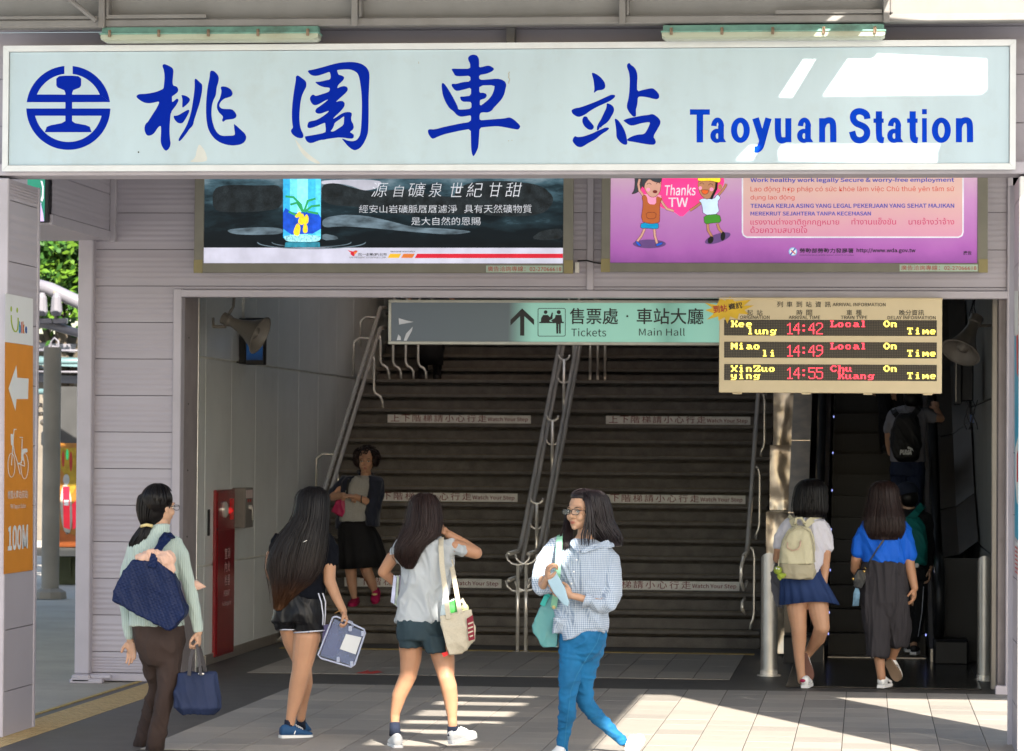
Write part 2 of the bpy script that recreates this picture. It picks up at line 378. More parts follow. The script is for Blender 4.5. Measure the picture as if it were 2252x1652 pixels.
# ---------------------------------------------------------------- facade cladding
wall = thing('facade_wall', (-2.2, 25, 0), 'lavender grey ribbed metal wall around the station entrance opening', 'wall')
def board(par, x0, x1, z0, z1, Yf, axis='x', ribs=5, m='clad', sgn=1, m2=None):
    "one cladding board with rolled ribs; axis x: faces -Y, axis y: lies in a plane X=Yf and faces +X"
    g = .0014; z0 += g; z1 -= g; H = z1 - z0; prof = [(z0, .006), (z0 + .002, 0), (z0 + H * .10, 0)]
    a, e = z0 + H * .13, z1 - H * .16; st = (e - a) / ribs
    for i in range(ribs):
        for q in range(6): prof.append((a + st * (i + q / 6), -.0020 * (1 - math.cos(2 * math.pi * q / 6)) * (1 if ribs > 1 else .0)))
    prof += [(z1 - .002, 0), (z1, .006)]
    b = B(); vs = []
    for (z, d) in prof:
        for x in (x0, x1): vs.append((x, Yf + d, z) if axis == 'x' else (Yf - d, x, z))
    for x in (x0, x1): vs.append((x, Yf + .02, z1) if axis == 'x' else (Yf - .02, x, z1))
    for x in (x0, x1): vs.append((x, Yf + .02, z0) if axis == 'x' else (Yf - .02, x, z0))
    n = len(vs) // 2
    b.add(vs, [(2 * i, 2 * i + 1, 2 * i + 3, 2 * i + 2) for i in range(n - 1)])
    return b.build('cladding_board', m, par, smooth='auto')
def Xp(x, Y): return A(x, 992, Y).x
def Zp(y, Y, x=1126): return A(x, y, Y).z
xL0, xL1 = Xp(200, FY), Xp(379, FY); xR1 = Xp(2214, FY)
seams = [Zp(629, FY, 290) - .2845 * k for k in range(11)]
zb = Zp(1480, FY, 290)
B().box((Xp(185, FY), FY + .022, .0), (xL1 + .05, FY + .55, 4.6)).box((xL1 - .1, FY + .022, Zp(648, FY)), (xR1 + .35, FY + .5, 4.6)).box((xR1, FY + .022, 0), (xR1 + .3, FY + .5, 4.6)).build('wall_core', 'darkwall', wall)
B().quad((-40, 17.5, -.007), (-5.64, 17.5, -.007), (-5.64, 70, -.007), (-40, 70, -.007)).build('street_pavement', mat('pave_street', (.36, .335, .29), rough=.85, var=.15, scale=.8, fine=.15, dirt=.5, dcol=(.22, .2, .18)), kind='structure')
for k, z in enumerate(seams):
    z2 = seams[k + 1] if k + 1 < len(seams) else None
    if z2 is None or z2 < zb: z2 = zb
    if z <= zb + .01: break
    board(wall, xL0, xL1, z2, z, FY, m=random.choice(['clad', 'clad2']))
    if z2 == zb: break
xa, xb_, xc = Xp(1288, FY), Xp(1303, FY), Xp(250, FY)
for k in range(3):
    z0, z1 = seams[0] + .2845 * k, seams[0] + .2845 * (k + 1)
    board(wall, xL0 if k < 2 else xc, xa, z0, z1, FY, m='clad'); board(wall, xb_, xR1, z0, z1, FY, m='clad')
zh1, zh0 = Zp(638, FY), Zp(655, FY)
board(wall, xL1, xa, zh1, seams[0], FY, ribs=1, m='clad'); board(wall, xb_, xR1, zh1, seams[0], FY, ribs=1, m='clad')
B().box((xc, FY + .01, seams[0] + .2845 * 3), (xR1, FY + .03, 4.6)).build('upper_wall_sheet', 'clad', wall)
B().bev((xL1 + .002, FY - .03, zh0), (xR1 + .05, FY + .10, zh1 - .002)).build('lintel_trim', 'trim', wall)
B().bev((xL1 + .002, FY - .032, 0.02), (Xp(398, FY), FY + .10, zh1 + .004)).build('jamb_trim', 'trim', wall)
B().bev((Xp(2213, FY), FY - .032, 0.02), (Xp(2225, FY), FY + .10, 4.3)).build('jamb_trim', 'trim', wall)
B().bev((xa, FY - .03, zh1), (xb_, FY + .03, 4.3)).build('post_trim', 'trim', wall)
B().bev((xL0, FY - .015, zb - .065), (xL1, FY + .03, zb - .004)).build('base_trim', 'trim', wall)
B().box((xL0, FY + .0, .0), (xL1, FY + .06, zb - .066)).build('granite_base', 'granite', wall)
# left reveal and right reveal (depth 0.6)
rx = Xp(398, FY); B().box((rx - .12, FY + .102, 0), (rx, FY + .62, 3.2)).build('left_reveal', mat('reveal', (.27, .235, .24), rough=.45, dirt=.2), wall)
b = B()
for k in range(5): b.lathe((rx + .001, FY + .25, .6 + .52 * k), [(0, .004), (.006, .004), (.008, 0)], (1, 0, 0), 8)
b.build('rivet', 'dark', wall)
rr = Xp(2197, FY); B().box((rr, FY + .102, 0), (rr + .3, FY + .5, 3.2)).build('right_reveal', 'reveal', wall)
B().bev((Xp(2181, FY + .5), FY + .5, 0), (rr + .02, FY + .62, 3.2)).build('right_edge_post', 'ssb', wall)
B().bev((Xp(429, FY + .62), FY + .62, 0), (Xp(437, FY + .66), FY + .66, 3.2), .004).build('left_edge_strip', 'ss', wall)
B().bev((Xp(2196, FY) - .02, FY - .06, 0), (Xp(2226, FY) + .03, FY + .02, .07)).build('jamb_foot', 'trim', wall)
# corner column at the left end
B().bev((Xp(168, 24.9), 24.9, .06), (Xp(200, 24.9), 25.3, Zp(523, 24.9, 185)), .008).bev((Xp(165, 24.85), 24.8, 0), (Xp(205, 24.85), 25.35, .06), .01).build('corner_column', 'trim', label='narrow lavender corner column left of the ribbed wall', cat='column')
# lintel beam over the side passage, with its ribbed inner side
bx = Xp(240, FY); zb0, zbs = Zp(530, FY, 240), Zp(395, FY)
beam = thing('side_beam', (bx, 24, zb0), 'ribbed boxed beam running back over the side passage at upper left', 'beam')
B().box((bx - .55, 23.12, zb0), (bx - .022, 25, 4.5)).build('beam_core', 'clad2', beam)
for k in range(4): board(beam, 23.12, 24.96, zb0 + .075 + .2845 * k, zb0 + .075 + .2845 * (k + 1), bx, axis='y', m='clad')
B().bev((bx - .02, 23.10, zb0 - .004), (bx + .012, 25.0, zb0 + .072), .004).build('beam_edge', 'trim', beam)
B().bev((bx + .002, 24.93, zb0 - .01), (Xp(250, FY) + .01, 24.995, 4.4), .004).build('corner_trim', 'trim', beam)
gs = thing('green_lightbox', (Xp(96, 23.05), 23.05, 3.4), 'green and white lightbox sign end showing beside the left pillar', 'sign')
g0, g1 = A(60, 489, 23.05), A(103, 380, 23.05)
B().bev((g0.x, 23.05, g0.z), (g1.x + .012, 23.1, g1.z + .2), .004).build('sign_frame', 'black', gs)
B().box((g0.x, 23.043, g0.z + .012), (g1.x - .012, 23.049, g1.z)).build('sign_face', mat('signgreen', (.01, .22, .14), rough=.3, emit=.25), gs)
B().flat([A(88, 487, 23.04), A(97, 487, 23.04), A(95, 470, 23.04), A(90, 448, 23.04), A(88, 448, 23.04)]).flat([A(88, 470, 23.036), A(91, 446, 23.036), A(88, 446, 23.036)]).build('sign_figure', mat('lilac', (.55, .42, .72), rough=.3, emit=.3), gs)
b = B().flat([A(*p, 23.039) for p in [(89, 398), (93, 398), (96, 410), (96, 436), (93, 444), (89, 440), (92, 430), (93, 414), (91, 404)]])
b.build('sign_stroke', mat('lilac2', (.75, .72, .8), rough=.3, emit=.3), gs)
# ---------------------------------------------------------------- pillars and header that carry the big sign
def pillar(x0, x1, y0, y1, z1, label, side):
    t = thing('ribbed_pillar', ((x0 + x1) / 2, (y0 + y1) / 2, 0), label, 'pillar', 'pillars carrying the station sign')
    B().box((x0 + .02, y0 + .02, 0), (x1 - .02, y1 - .02, z1)).build('pillar_core', 'darkwall', t)
    z = -.10; k = 0
    while z < z1:
        z0_, z1_ = max(z, .0), min(z + .385, z1)
        if z1_ - z0_ > .05:
            if side > 0: board(t, y0 + .045, y1 - .055, z0_, z1_, x1, axis='y', ribs=1 if z < 2.0 else 5, m='clad2')
            else:
                bb = B().box((x0 - .002, y0 + .045, z0_ + .003), (x0 + .02, y1 - .055, z1_ - .003)); bb.build('cladding_board', 'clad', t)
        z += .385; k += 1
    X = x1 if side > 0 else x0
    B().bev((x0, y0, 0), (x1 + (.004 if side > 0 else 0), y0 + .045, z1)).build('front_trim', 'sunlit_white' if side < 0 else 'trim', t)  # right front painted whiter to carry direct sunlight
    B().bev((X - .03, y1 - .055, 0), (X + .006, y1, z1)).build('back_trim', 'trim', t)
    return t
plx = A(11, 992, 20.0).x; prx = A(2240, 992, 20.0).x
pillar(plx - .5, plx, 20.0, 20.8, 3.5, 'left pillar with boarded side and orange bicycle poster', 1)
pr_ = pillar(prx, prx + .42, 20.0, 20.75, 3.5, 'right pillar at the photo edge with front painted as if sunlit and peeling blue poster', -1)
# peeling poster on the right pillar's inner side
def side_pt(x, y, X=prx - .006): # point on plane X = const
    d = RW @ V(((x - CX) / F, -(y - CY) / F, -1.0)); return V((0, 0, EYE)) + d * (X / d.x)
rp = thing('peeling_poster', (prx, 20.4, 1.8), 'blue red and white peeling poster strip on the right pillar', 'poster')
def sheet_on(pts, m, name='poster_piece', off=0, par=rp, X=None):
    q = [side_pt(x, y, (X or prx - .006) - off) for x, y in pts]; B().flat(q).build(name, m, par)
mat('pblue', (.02, .28, .45), rough=.5, var=.2, scale=10); mat('pred', (.5, .04, .05), rough=.5, var=.2, scale=20); mat('ppaper', (.6, .62, .62), rough=.6, var=.1, scale=12)
sheet_on([(2231, 640), (2239, 640), (2239.3, 740), (2231.5, 735)], 'ppaper')
sheet_on([(2231, 738), (2239, 742), (2239.5, 1190), (2232, 1180)], 'pblue')
sheet_on([(2233, 985), (2239, 960), (2239, 1110), (2236, 1105), (2233, 1060)], 'ppaper', off=.003)
sheet_on([(2236, 1000), (2239, 990), (2239, 1060), (2236, 1060)], 'pred', off=.005)
sheet_on([(2235, 740), (2239, 735), (2239, 830), (2236, 820)], 'pred', off=.004)
sheet_on([(2233, 1190), (2239.5, 1196), (2239.5, 1255), (2233, 1250)], 'ppaper')
for i in range(7): sheet_on([(2232, 1200 + i * 9), (2238, 1206 + i * 9), (2238, 1209 + i * 9), (2232, 1204 + i * 9)], 'pred', off=.006, name='torn_strip')
# header beam
hz0, hz1 = Zp(384, 20), Zp(375.5, 20)
B().bev((plx - .6, 20.0, hz0), (prx + .5, 20.3, hz1 + .05), .006).build('sign_header_beam', 'trim', label='lavender steel header beam right under the big blue lettered sign', cat='beam')
# right upper boarding behind the sign's right end
ub = thing('upper_boarding', (1.3, 20.4, 3.5), 'ribbed boarding above and behind the top of the big sign', 'wall')
for k in range(5):
    z0 = hz1 + .02 + .30 * k
    board(ub, plx - .7, prx + .9, z0, z0 + .30, 20.36, m='clad2' if k < 3 else 'clad', ribs=2)
B().bev((Xp(1108, 20.3), 20.26, 4.3), (Xp(1127, 20.3), 20.35, 4.9), .004).build('boarding_post', 'greysteel', ub)
# steel tube beam above the lamps, with hangers, and the pale fascia over it
SBY = 19.84
b0, b1 = Zp(54, SBY), Zp(36, SBY)
sb = thing('canopy_beam', (-2, SBY, b0), 'dull grey steel tube beam above the two green lamps', 'beam')
B().bev((plx - .8, SBY, b0), (prx + 1.2, SBY + .12, b1), .008).build('tube', 'greysteel', sb)
for x in (216, 773, 1363, 1945):
    B().bev((Xp(x - 7, SBY), SBY - .035, b0 - .006), (Xp(x + 7, SBY), SBY - .003, 5.0), .004).bev((Xp(x + 7, SBY), SBY - .02, b1), (Xp(x + 14, SBY), SBY + .10, 5.0), .01).build('hanger', 'greysteel', sb)
B().tube([A(130, -20, SBY - .06), A(212, 46, SBY - .06)], .016, 8).build('brace', 'greysteel', sb)
B().box((Xp(224, SBY), SBY - .015, b1 + .002), (Xp(445, SBY), SBY + .02, b1 + .024)).box((Xp(-60, SBY), SBY - .012, b1 + .002), (Xp(208, SBY), SBY + .02, b1 + .02)).box((Xp(1700, SBY), SBY - .015, b1 + .002), (Xp(1935, SBY), SBY + .02, b1 + .024)).build('cable_duct', 'greysteel', sb)
B().quad((plx - 1, SBY + .10, b1 - .01), (prx + 1.4, SBY + .10, b1 - .01), (prx + 1.4, SBY - .02, 5.15), (plx - 1, SBY - .02, 5.15)).build('canopy_fascia', mat('fascia', (.24, .235, .23), rough=.5, var=.06, dirt=.15, dcol=(.25, .22, .2)), label='smooth pale grey fascia sheet at the top of the picture', cat='fascia')
# ---------------------------------------------------------------- unseen roof: slabs with openings shaped to cast the sun patches
RZ = 5.2
def roofpt(x, y, Y=SY):       # where the sun ray that reaches this point crosses the roof
    p = A(x, y, Y); t = (RZ - p.z) / .77; return V((p.x + .42 * t, p.y - t, RZ))
cr = thing('sun_mask_roof', (0, 19, RZ), 'unseen flat roof with openings shaped to cast the sun patches', 'roof')
def deck(outer, holes=()):
    loops = [[V(p) for p in outer]] + [[V(p) for p in h] for h in holes]
    tri = geometry.tessellate_polygon(loops); flat = [p for L in loops for p in L]
    b = B(); b.add(flat, tri); b.add([p + V((0, 0, .05)) for p in flat], tri)
    k = 0
    for L in loops:
        n = len(L)
        for i in range(n):
            p, q = L[i], L[(i + 1) % n]; b.add([p, q, q + V((0, 0, .05)), p + V((0, 0, .05))], [(0, 1, 2, 3)])
    return b.build('mask_deck', 'roofing', cr, fix=False)
h1 = [roofpt(*p) for p in ((1781, 108), (1817, 109), (1744, 228), (1704, 226))]
h2 = [roofpt(*p) for p in ((1876, 112), (2172, 126), (2172, 212), (2160, 221), (1799, 225))]
h3 = [roofpt(*p) for p in ((1650, 317), (1684, 318), (1656, 366), (1604, 366))]
h4 = [roofpt(*p) for p in ((1722, 316), (2158, 314), (2128, 340), (2105, 372), (1716, 366), (1712, 330))]
# sun strips crossing the fascia above the sign
h5 = [roofpt(*p, 19.72) for p in ((1905, -6), (1850, -6), (1812, 24), (1855, 26))]
h6 = [roofpt(*p, 19.72) for p in ((2010, -130), (2330, -140), (2330, 22), (2060, 24), (1950, 16))]
h7 = [roofpt(*p, 19.72) for p in ((1800, 36), (1842, 36), (1820, 66), (1775, 66))]
h8 = [roofpt(*p, 19.72) for p in ((1905, 38), (1955, 38), (1935, 70), (1885, 70))]
zz = lambda x, y: V((x, y, RZ))
deck([zz(-6.3, 17.62), zz(6, 17.62), zz(6, 20.25), zz(-6.3, 20.25)], [h1, h2, h3, h4, h5, h6] )
B().box((-6.3, 20.252, RZ), (6, 26, RZ + .05)).build('mask_deck', 'roofing', cr)
B().box((-6.3, 12.2, RZ), (-.22, 17.6, RZ + .05)).box((.44, 12.6, RZ), (1.18, 17.6, RZ + .05)).build('mask_deck', 'roofing', cr)
for i, (y0, w_) in enumerate(((12.6, .5), (13.55, .42), (14.3, .40), (15.02, .34), (15.86, .46), (16.66, .42), (17.32, .30))):
    B().bev((-.22, y0, RZ), (.437, y0 + w_, RZ + .05), .004).build('mask_slat', 'roofing', cr)  # slats spaced to cast the light streaks on the floor
col = thing('shadow_column', (1.5, 18, 0), 'thick round column outside the view, added to widen the floor shadow', 'column')
B().lathe((1.49, 18.0, 0), [(.24, 0), (.24, RZ)], n=24).build('shaft', 'sunlit_white', col, smooth=True)  # column added out of view to widen the shadow band
B().lathe((1.49, 18.0, 0), [(.30, 0.01), (.30, .08), (.24, .12)], n=24).build('base_ring', 'sunlit_white', col, smooth='auto')
# ---------------------------------------------------------------- stair hall
WX, RX = -5.49, .985
HZ = 5.6
B().box((WX - .4, 25.6, -.02), (WX - .022, 46, HZ)).build('hall_wall', 'joint', kind='structure', label='left wall core of the stair hall')
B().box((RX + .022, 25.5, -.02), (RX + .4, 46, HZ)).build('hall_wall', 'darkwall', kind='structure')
mat('plaster', (.55, .54, .52), rough=.8)
B().box((-6, 46, -.02), (1.5, 46.2, HZ)).build('hall_end_wall', 'plaster', kind='structure')
B().box((-6, 25.5, HZ), (1.5, 29.6, HZ + .1)).box((-6, 34.3, HZ), (1.5, 46.2, HZ + .1)).box((-6, 29.6, HZ), (-5.2, 34.3, HZ + .1)).box((-1.1, 29.6, HZ), (1.5, 34.3, HZ + .1)).build('hall_ceiling', 'plaster', kind='structure')   # opening added over the stairs for fill light
gp = bpy.data.materials.new('warm_fill_tint'); gp.use_nodes = True; _n = gp.node_tree.nodes; _n.clear(); _t = _n.new('ShaderNodeBsdfTransparent'); _t.inputs[0].default_value = (1.0, .80, .60, 1); _o = _n.new('ShaderNodeOutputMaterial'); gp.node_tree.links.new(_t.outputs[0], _o.inputs[0]); M['pane'] = gp
for k in range(4): B().bev((-5.2 + k * 1.03, 29.6, HZ + .1), (-5.2 + k * 1.03 + .03, 34.3, HZ + .16), .004).build('fill_opening_bar', 'greysteel')['kind'] = 'structure'
B().quad((-5.2, 29.6, HZ + .105), (-1.1, 29.6, HZ + .105), (-1.1, 34.3, HZ + .105), (-5.2, 34.3, HZ + .105)).build('fill_opening_pane', 'pane', kind='structure')  # warm filter over the added fill opening
B().bev((-9, 25.1, 5.3), (5, 25.6, 13.2), .02).build('sun_block_wall', 'clad', label='plain tall wall added to keep sun out of the stair opening', cat='wall')  # unseen wall, tall enough to block sun from the added opening
B().box((-6, 25.55, 3.25), (1.5, 25.62, HZ)).build('wall_above_opening', 'darkwall', kind='structure')
lw = thing('panelled_wall', (WX, 31, 0), 'grey metal panelled side wall left of the stairs', 'wall')
ys = [25.7, 26.86] + [26.86 + 1.125 * k for k in range(1, 13)]
for i in range(len(ys) - 1):
    for z0, z1 in ((.0, .825), (.835, 2.56), (2.572, 4.25), (4.26, HZ - .01)):
        B().bev((WX - .02, ys[i] + .006, z0 + .005), (WX + random.uniform(-.001, .001), ys[i + 1] - .006, z1), .003).build('wall_panel', 'wallpanel', lw)
rw_ = thing('panelled_wall', (RX, 31, 0), 'dark metal panelled side wall right of the escalator', 'wall')
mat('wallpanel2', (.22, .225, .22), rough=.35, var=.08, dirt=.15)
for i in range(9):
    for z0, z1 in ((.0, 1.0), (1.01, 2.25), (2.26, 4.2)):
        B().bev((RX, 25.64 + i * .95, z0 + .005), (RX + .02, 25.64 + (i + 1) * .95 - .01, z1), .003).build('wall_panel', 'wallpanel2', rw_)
B().bev((WX, 26.9, .0), (WX + .015, 36, .09), .003).build('skirting', 'ssb', lw)
# staircase
ST0, RI, TR, SX0, SX1 = 30.25, .16, .30, -5.46, -.98
stc = thing('staircase', ((SX0 + SX1) / 2, ST0, 0), 'wide grey granite staircase rising behind the entrance', 'stairs')
def step(n, y, z, x0=SX0, x1=SX1):
    s = B().bev((x0, y + .034, z - RI), (x1, y + 1.0, z - .064), .003).box((x0, y + .20, z - .0645), (x1, y + 1.0, z - .0345)).bev((x0, y, z - .034), (x1, y + .42, z), .006).build('step', 'step', stc)
    B().box((x0 + .02, y + .004, z + .0005), (x1 - .02, y + .035, z + .003)).box((x0 + .02, y + .036, z + .0005), (x1 - .02, y + .041, z + .006)).build('nosing_strip', 'nosing', s)
    return s
steps = {}
for n in range(1, 17): steps[n] = step(n, ST0 + (n - 1) * TR, n * RI)
LY = ST0 + 15 * TR + 1.5
B().box((SX0, ST0 + 15 * TR + .5, 16 * RI - .1), (SX1, LY + .2, 16 * RI - .002)).build('landing', 'step', stc)
for n in range(17, 31): step(n, LY + (n - 17) * TR, n * RI)
B().box((SX0 - .03, ST0 + .2, 0), (SX0 - .002, ST0 + 5, .3)).build('stringer', 'granite', stc)
# notices on risers 4, 9, 14
def notice(n, x0, x1, hide, lab):
    y = ST0 + (n - 1) * TR; z = (n - 1) * RI; Yf = y + .034
    a = Xp(x0, Yf); b_ = Xp(x1, Yf)
    nb = B().box((a, Yf - .004, z + .012), (b_, Yf - .0005, z + RI - .062)).build('step_notice', 'noticeboard', steps[n], label=lab)
    W_ = b_ - a; za, zb2 = z + .026, z + RI - .062; bb = B()
    chars = '上下階梯請小心行走'
    for i, ch in enumerate(chars):
        xx = a + W_ * (.022 + i * .0762); text(ch, (xx, Yf - .0055, za), (xx + W_ * .060, Yf - .0055, zb2), None, None, into=bb)
    bb.build('notice_lettering', 'noticeink', steps[n], fix=False); text('Watch Your Step', (a + W_ * .70, Yf - .0055, z + .026), (a + W_ * .98, Yf - .0055, z + .076), 'noticeink', steps[n], bold=.004)
for n, L, R_ in ((14, (852, 1167), (1332, 1650)), (9, (810, 1139), (1311, 1640)), (4, (760, 1105), (1283, 1628))):
    row = {14: 'top', 9: 'middle', 4: 'bottom'}[n]
    notice(n, *L, 0, 'white notice with red characters, %s row, left of the centre handrail' % row)
    notice(n, *R_, 0, 'white notice with red characters, %s row, right of the centre handrail' % row)
# handrails
def slope(y): return (y - ST0) * RI / TR
def arc(c, r, a0, a1, axis='x', n=8):   # half ring in the XZ plane
    return [V((c[0] + r * math.cos(math.radians(a0 + (a1 - a0) * i / n)), c[1], c[2] + r * math.sin(math.radians(a0 + (a1 - a0) * i / n)))) for i in range(n + 1)]
ctr = thing('centre_handrail', (-3.12, 29.5, 0), 'double stainless tube handrail down the middle of the stairs', 'handrail')
y0r, y1r = 29.35, ST0 + 15 * TR + .1
for x in (-3.21, -3.03):
    for h in (.88, .64):
        def top(y): return h + max(0, slope(y))
        pth = [V((x, y0r - .0, h - .0)), V((x, ST0 - .1, h + .0)), V((x, ST0 + .15, h + .06)), V((x, y1r, top(y1r))), V((x, y1r + .5, top(y1r) + .03)), V((x, y1r + 1.0, top(y1r) + .03)), V((x, y1r + 1.4, top(y1r) + .12)), V((x, y1r + 3.5, top(y1r) + 1.24))]
        B().tube(pth, .021, 10).build('rail', 'ss', ctr, smooth=True)
def rpost(y, x, z, par, w_=.06, tall=.88):
    B().tube([(x, y, z), (x, y, z + tall - w_ * .9)], .017, 8).build('post', 'ss', par, smooth=True)
    for h in (tall, tall - .24): B().tube([(x + q * w_, y, z + h + (0 if abs(q) > .99 else -w_ * .9 * math.sqrt(1 - q * q))) for q in (-1, -.85, -.5, 0, .5, .85, 1)], .011, 6).build('bracket', 'ss', par, smooth=True)
    B().lathe((x, y, z), [(.04, .001), (.04, .008), (.018, .012)], n=12).build('foot', 'ss', par)
for y, x in ((29.3, -3.12), (29.3, -3.045)):
    rpost(y, x, 0, ctr, .11 if x < -3.1 else .10)
for y in (30.95, 32.45, 33.65, 34.75): rpost(y, -3.12, math.floor((y - ST0) / TR + 1) * RI, ctr)
for y in (35.2, 35.6, 36.0): rpost(y, -2.98 + .12 * (y - 35.2), 2.56, ctr, .05)
lr = thing('left_handrail', (-5.3, 29.4, 0), 'stainless double tube handrail along the left wall of the stairs', 'handrail')
for x, h in ((-5.22, .88), (-5.22, .66)):
    B().tube([(x, 29.6, h), (x, ST0 - .05, h), (x, ST0 + .2, h + .08), (x, y1r, h + slope(y1r)), (x, y1r + .35, h + slope(y1r) + .02)], .021, 10).build('rail', 'ss', lr, smooth=True)
B().tube([(-5.22, 29.62, .66), (-5.22, 29.45, .62), (-5.22, 29.40, .45), (-5.22, 29.40, .25), (-5.26, 29.42, .12), (-5.34, 29.46, .06)], .017, 8).build('rail_end', 'ss', lr, smooth=True)
for y in (30.7, 32.0, 34.3, 34.75):
    z = math.floor((y - ST0) / TR + 1) * RI; h = .88 + slope(y)
    B().tube([(-5.22, y, h - .02), (-5.24, y, h - .06), (-5.36, y, h - .05), (-5.42, y, h - .10), (-5.42, y, z + .35)], .012, 6).build('bracket', 'ss', lr, smooth=True)
    B().tube([(-5.22, y, h - .22), (-5.20, y, h - .30), (-5.20, y, z + .20), (-5.185, y, z + .16), (-5.13, y, z + .13), (-5.11, y, z + .08), (-5.10, y, z)], .014, 6).build('post', 'ss', lr, smooth=True)
for k in range(3):
    x = -5.1 + k * .13; y = 35.0 + .05 * k; z = 2.56; h = 3.42
    B().tube([(x + .07, y, h + .06), (x + .03, y, h + .05), (x, y, h), (x, y, z + .20), (x + .02, y, z + .15), (x + .06, y, z + .13), (x + .085, y, z + .09), (x + .09, y, z)], .014, 6).build('post', 'ss', lr, smooth=True)
B().tube([(-5.2, 35.1, 3.5), (-4.4, 35.3, 3.5)], .02, 8).tube([(-5.2, 35.1, 3.28), (-4.4, 35.3, 3.28)], .02, 8).build('top_rail', 'dark', lr, smooth=True)
rr_ = thing('right_handrail', (-1.06, 29.4, 0), 'stainless tube handrail between stairs and escalator', 'handrail')
for x, h in ((-1.1, .88),):
    B().tube([(x, 29.5, h), (x, ST0 - .05, h), (x, ST0 + .2, h + .08), (x, y1r, h + slope(y1r)), (x, y1r + .4, h + slope(y1r) + .1)], .023, 10).build('rail', 'ss', rr_, smooth=True)
B().tube([(-1.1, 29.52, .88), (-1.1, 29.42, .86), (-1.12, 29.38, .78), (-1.12, 29.38, .66), (-1.1, 29.45, .58), (-1.1, ST0, .62)], .017, 8).build('rail_end', 'ss', rr_, smooth=True)
B().tube([(-1.09, 29.5, .5), (-1.11, 29.42, .46), (-1.11, 29.42, .40), (-1.08, 29.46, .36)], .015, 8).build('low_bracket', 'ss', rr_, smooth=True)
for y in (30.5, 31.9, 33.3, 34.7):
    z = math.floor((y - ST0) / TR + 1) * RI; h = .88 + slope(y)
    B().tube([(-1.1, y, h - .10), (-1.07, y, h - .09), (-1.05, y, h - .12), (-1.04, y, h - .18), (-1.04, y, z + .16), (-1.05, y, z + .10), (-1.07, y, z + .06), (-1.075, y, z)], .014, 6).build('post', 'ss', rr_, smooth=True)
# escalator
esc = thing('escalator', (.1, 29.3, 0), 'dark escalator with stainless sides right of the staircase', 'escalator')
EY0, ER, ET = 29.35, .20, .346
def es(y): return max(0, (y - EY0) * ER / ET)
exL, exR = -.34, .52
for n in range(1, 22):
    y, z = EY0 + (n - 1) * ET, n * ER
    b = B().box((exL, y + .01, z - ER - .05), (exR, y + ET + .05, z - .02)).box((exL, y, z - .02), (exR, y + ET + .02, z))
    for k in range(24): b.box((exL + .02 + k * .0345, y - .006, z - ER + .01), (exL + .034 + k * .0345, y + .011, z - .015))
    s_ = b.build('escalator_step', mat('escstep', (.004, .004, .0045), rough=.4, metal=.3, var=.2), esc) if n == 1 else b.build('escalator_step', 'escstep', esc)
    B().box((exL + .01, y - .004, z - .004), (exR - .01, y + .01, z + .003)).build('step_edge', mat('escedge', (.012, .011, .010), rough=.5) if n == 1 else 'escedge', s_)
B().box((exL, 29.0, -.01), (exR, EY0, .018)).build('comb_plate', 'ssb', esc)
def ribbon(x0, x1, h0, h1, m, name, y0=28.4, y1=37.5, dr=0):
    "panel following the escalator slope between two heights above it"
    ys_ = [y0, EY0 - .05, EY0 + .25] + [EY0 + .25 + (y1 - EY0 - .25) * i / 6 for i in range(1, 7)]; vs = []
    for y in ys_:
        e = max(0, (y - EY0 - .1) * ER / ET)
        for x, h in ((x0, h0), (x1, h0), (x1, h1), (x0, h1)): vs.append((x, y, max(0, e + h) if h < .02 else e + h))
    n = len(ys_); fs = [(0, 1, 2, 3), tuple(4 * (n - 1) + i for i in (3, 2, 1, 0))]
    for i in range(n - 1):
        for k in range(4): fs.append((4 * i + k, 4 * i + (k + 1) % 4, 4 * i + 4 + (k + 1) % 4, 4 * i + 4 + k))
    return B().add(vs, fs).build(name, m, esc)
mat('ssdark', (.12, .105, .09), rough=.35, metal=.8, var=.15, scale=6, stretch=(1, .3, .3))
for sx, name in ((exL - .03, 'L'), (exR + .03, 'R')):
    sg = -1 if sx < 0 else 1
    ribbon(sx, sx + sg * .04, .0, .12, 'ssb', 'skirt_panel', y0=28.6)
    ribbon(sx + sg * .05, sx + sg * .09, .02, .80, 'ssdark', 'balustrade', y0=28.55)
    ribbon(sx + sg * .03, sx + sg * .045, .78, .83, 'ss', 'balustrade_cap', y0=28.5)
    # handrail with rounded lower newel
    hp = [V((sx + sg * .07, 37.5, .90 + (37.5 - EY0 - .1) * ER / ET)), V((sx + sg * .07, EY0 + .4, .90 + .17)), V((sx + sg * .07, EY0 - .1, .91)), V((sx + sg * .07, 28.6, .90)), V((sx + sg * .07, 28.35, .84)), V((sx + sg * .07, 28.22, .68)), V((sx + sg * .07, 28.22, .45)), V((sx + sg * .07, 28.35, .28)), V((sx + sg * .07, 28.55, .22))]
    B().tube(hp, .042, 10).build('handrail_belt', 'rubber', esc, smooth=True)
    B().bev((sx + sg * .02, 28.3, .0), (sx + sg * .32, 28.75, .22), .02).build('newel_box', 'black', esc)
b = B()
for k in range(14):
    y = 29.0 + k * .62; z = es(y) + .16
    for x in (exL + .004, exR - .004): b.ball((x - (.0), y, z + .06), (.006, .012, .012), 8)
b.build('skirt_light', mat('blueled', (.2, .25, .6), emit=.45, ecol=(.35, .42, 1)), esc)
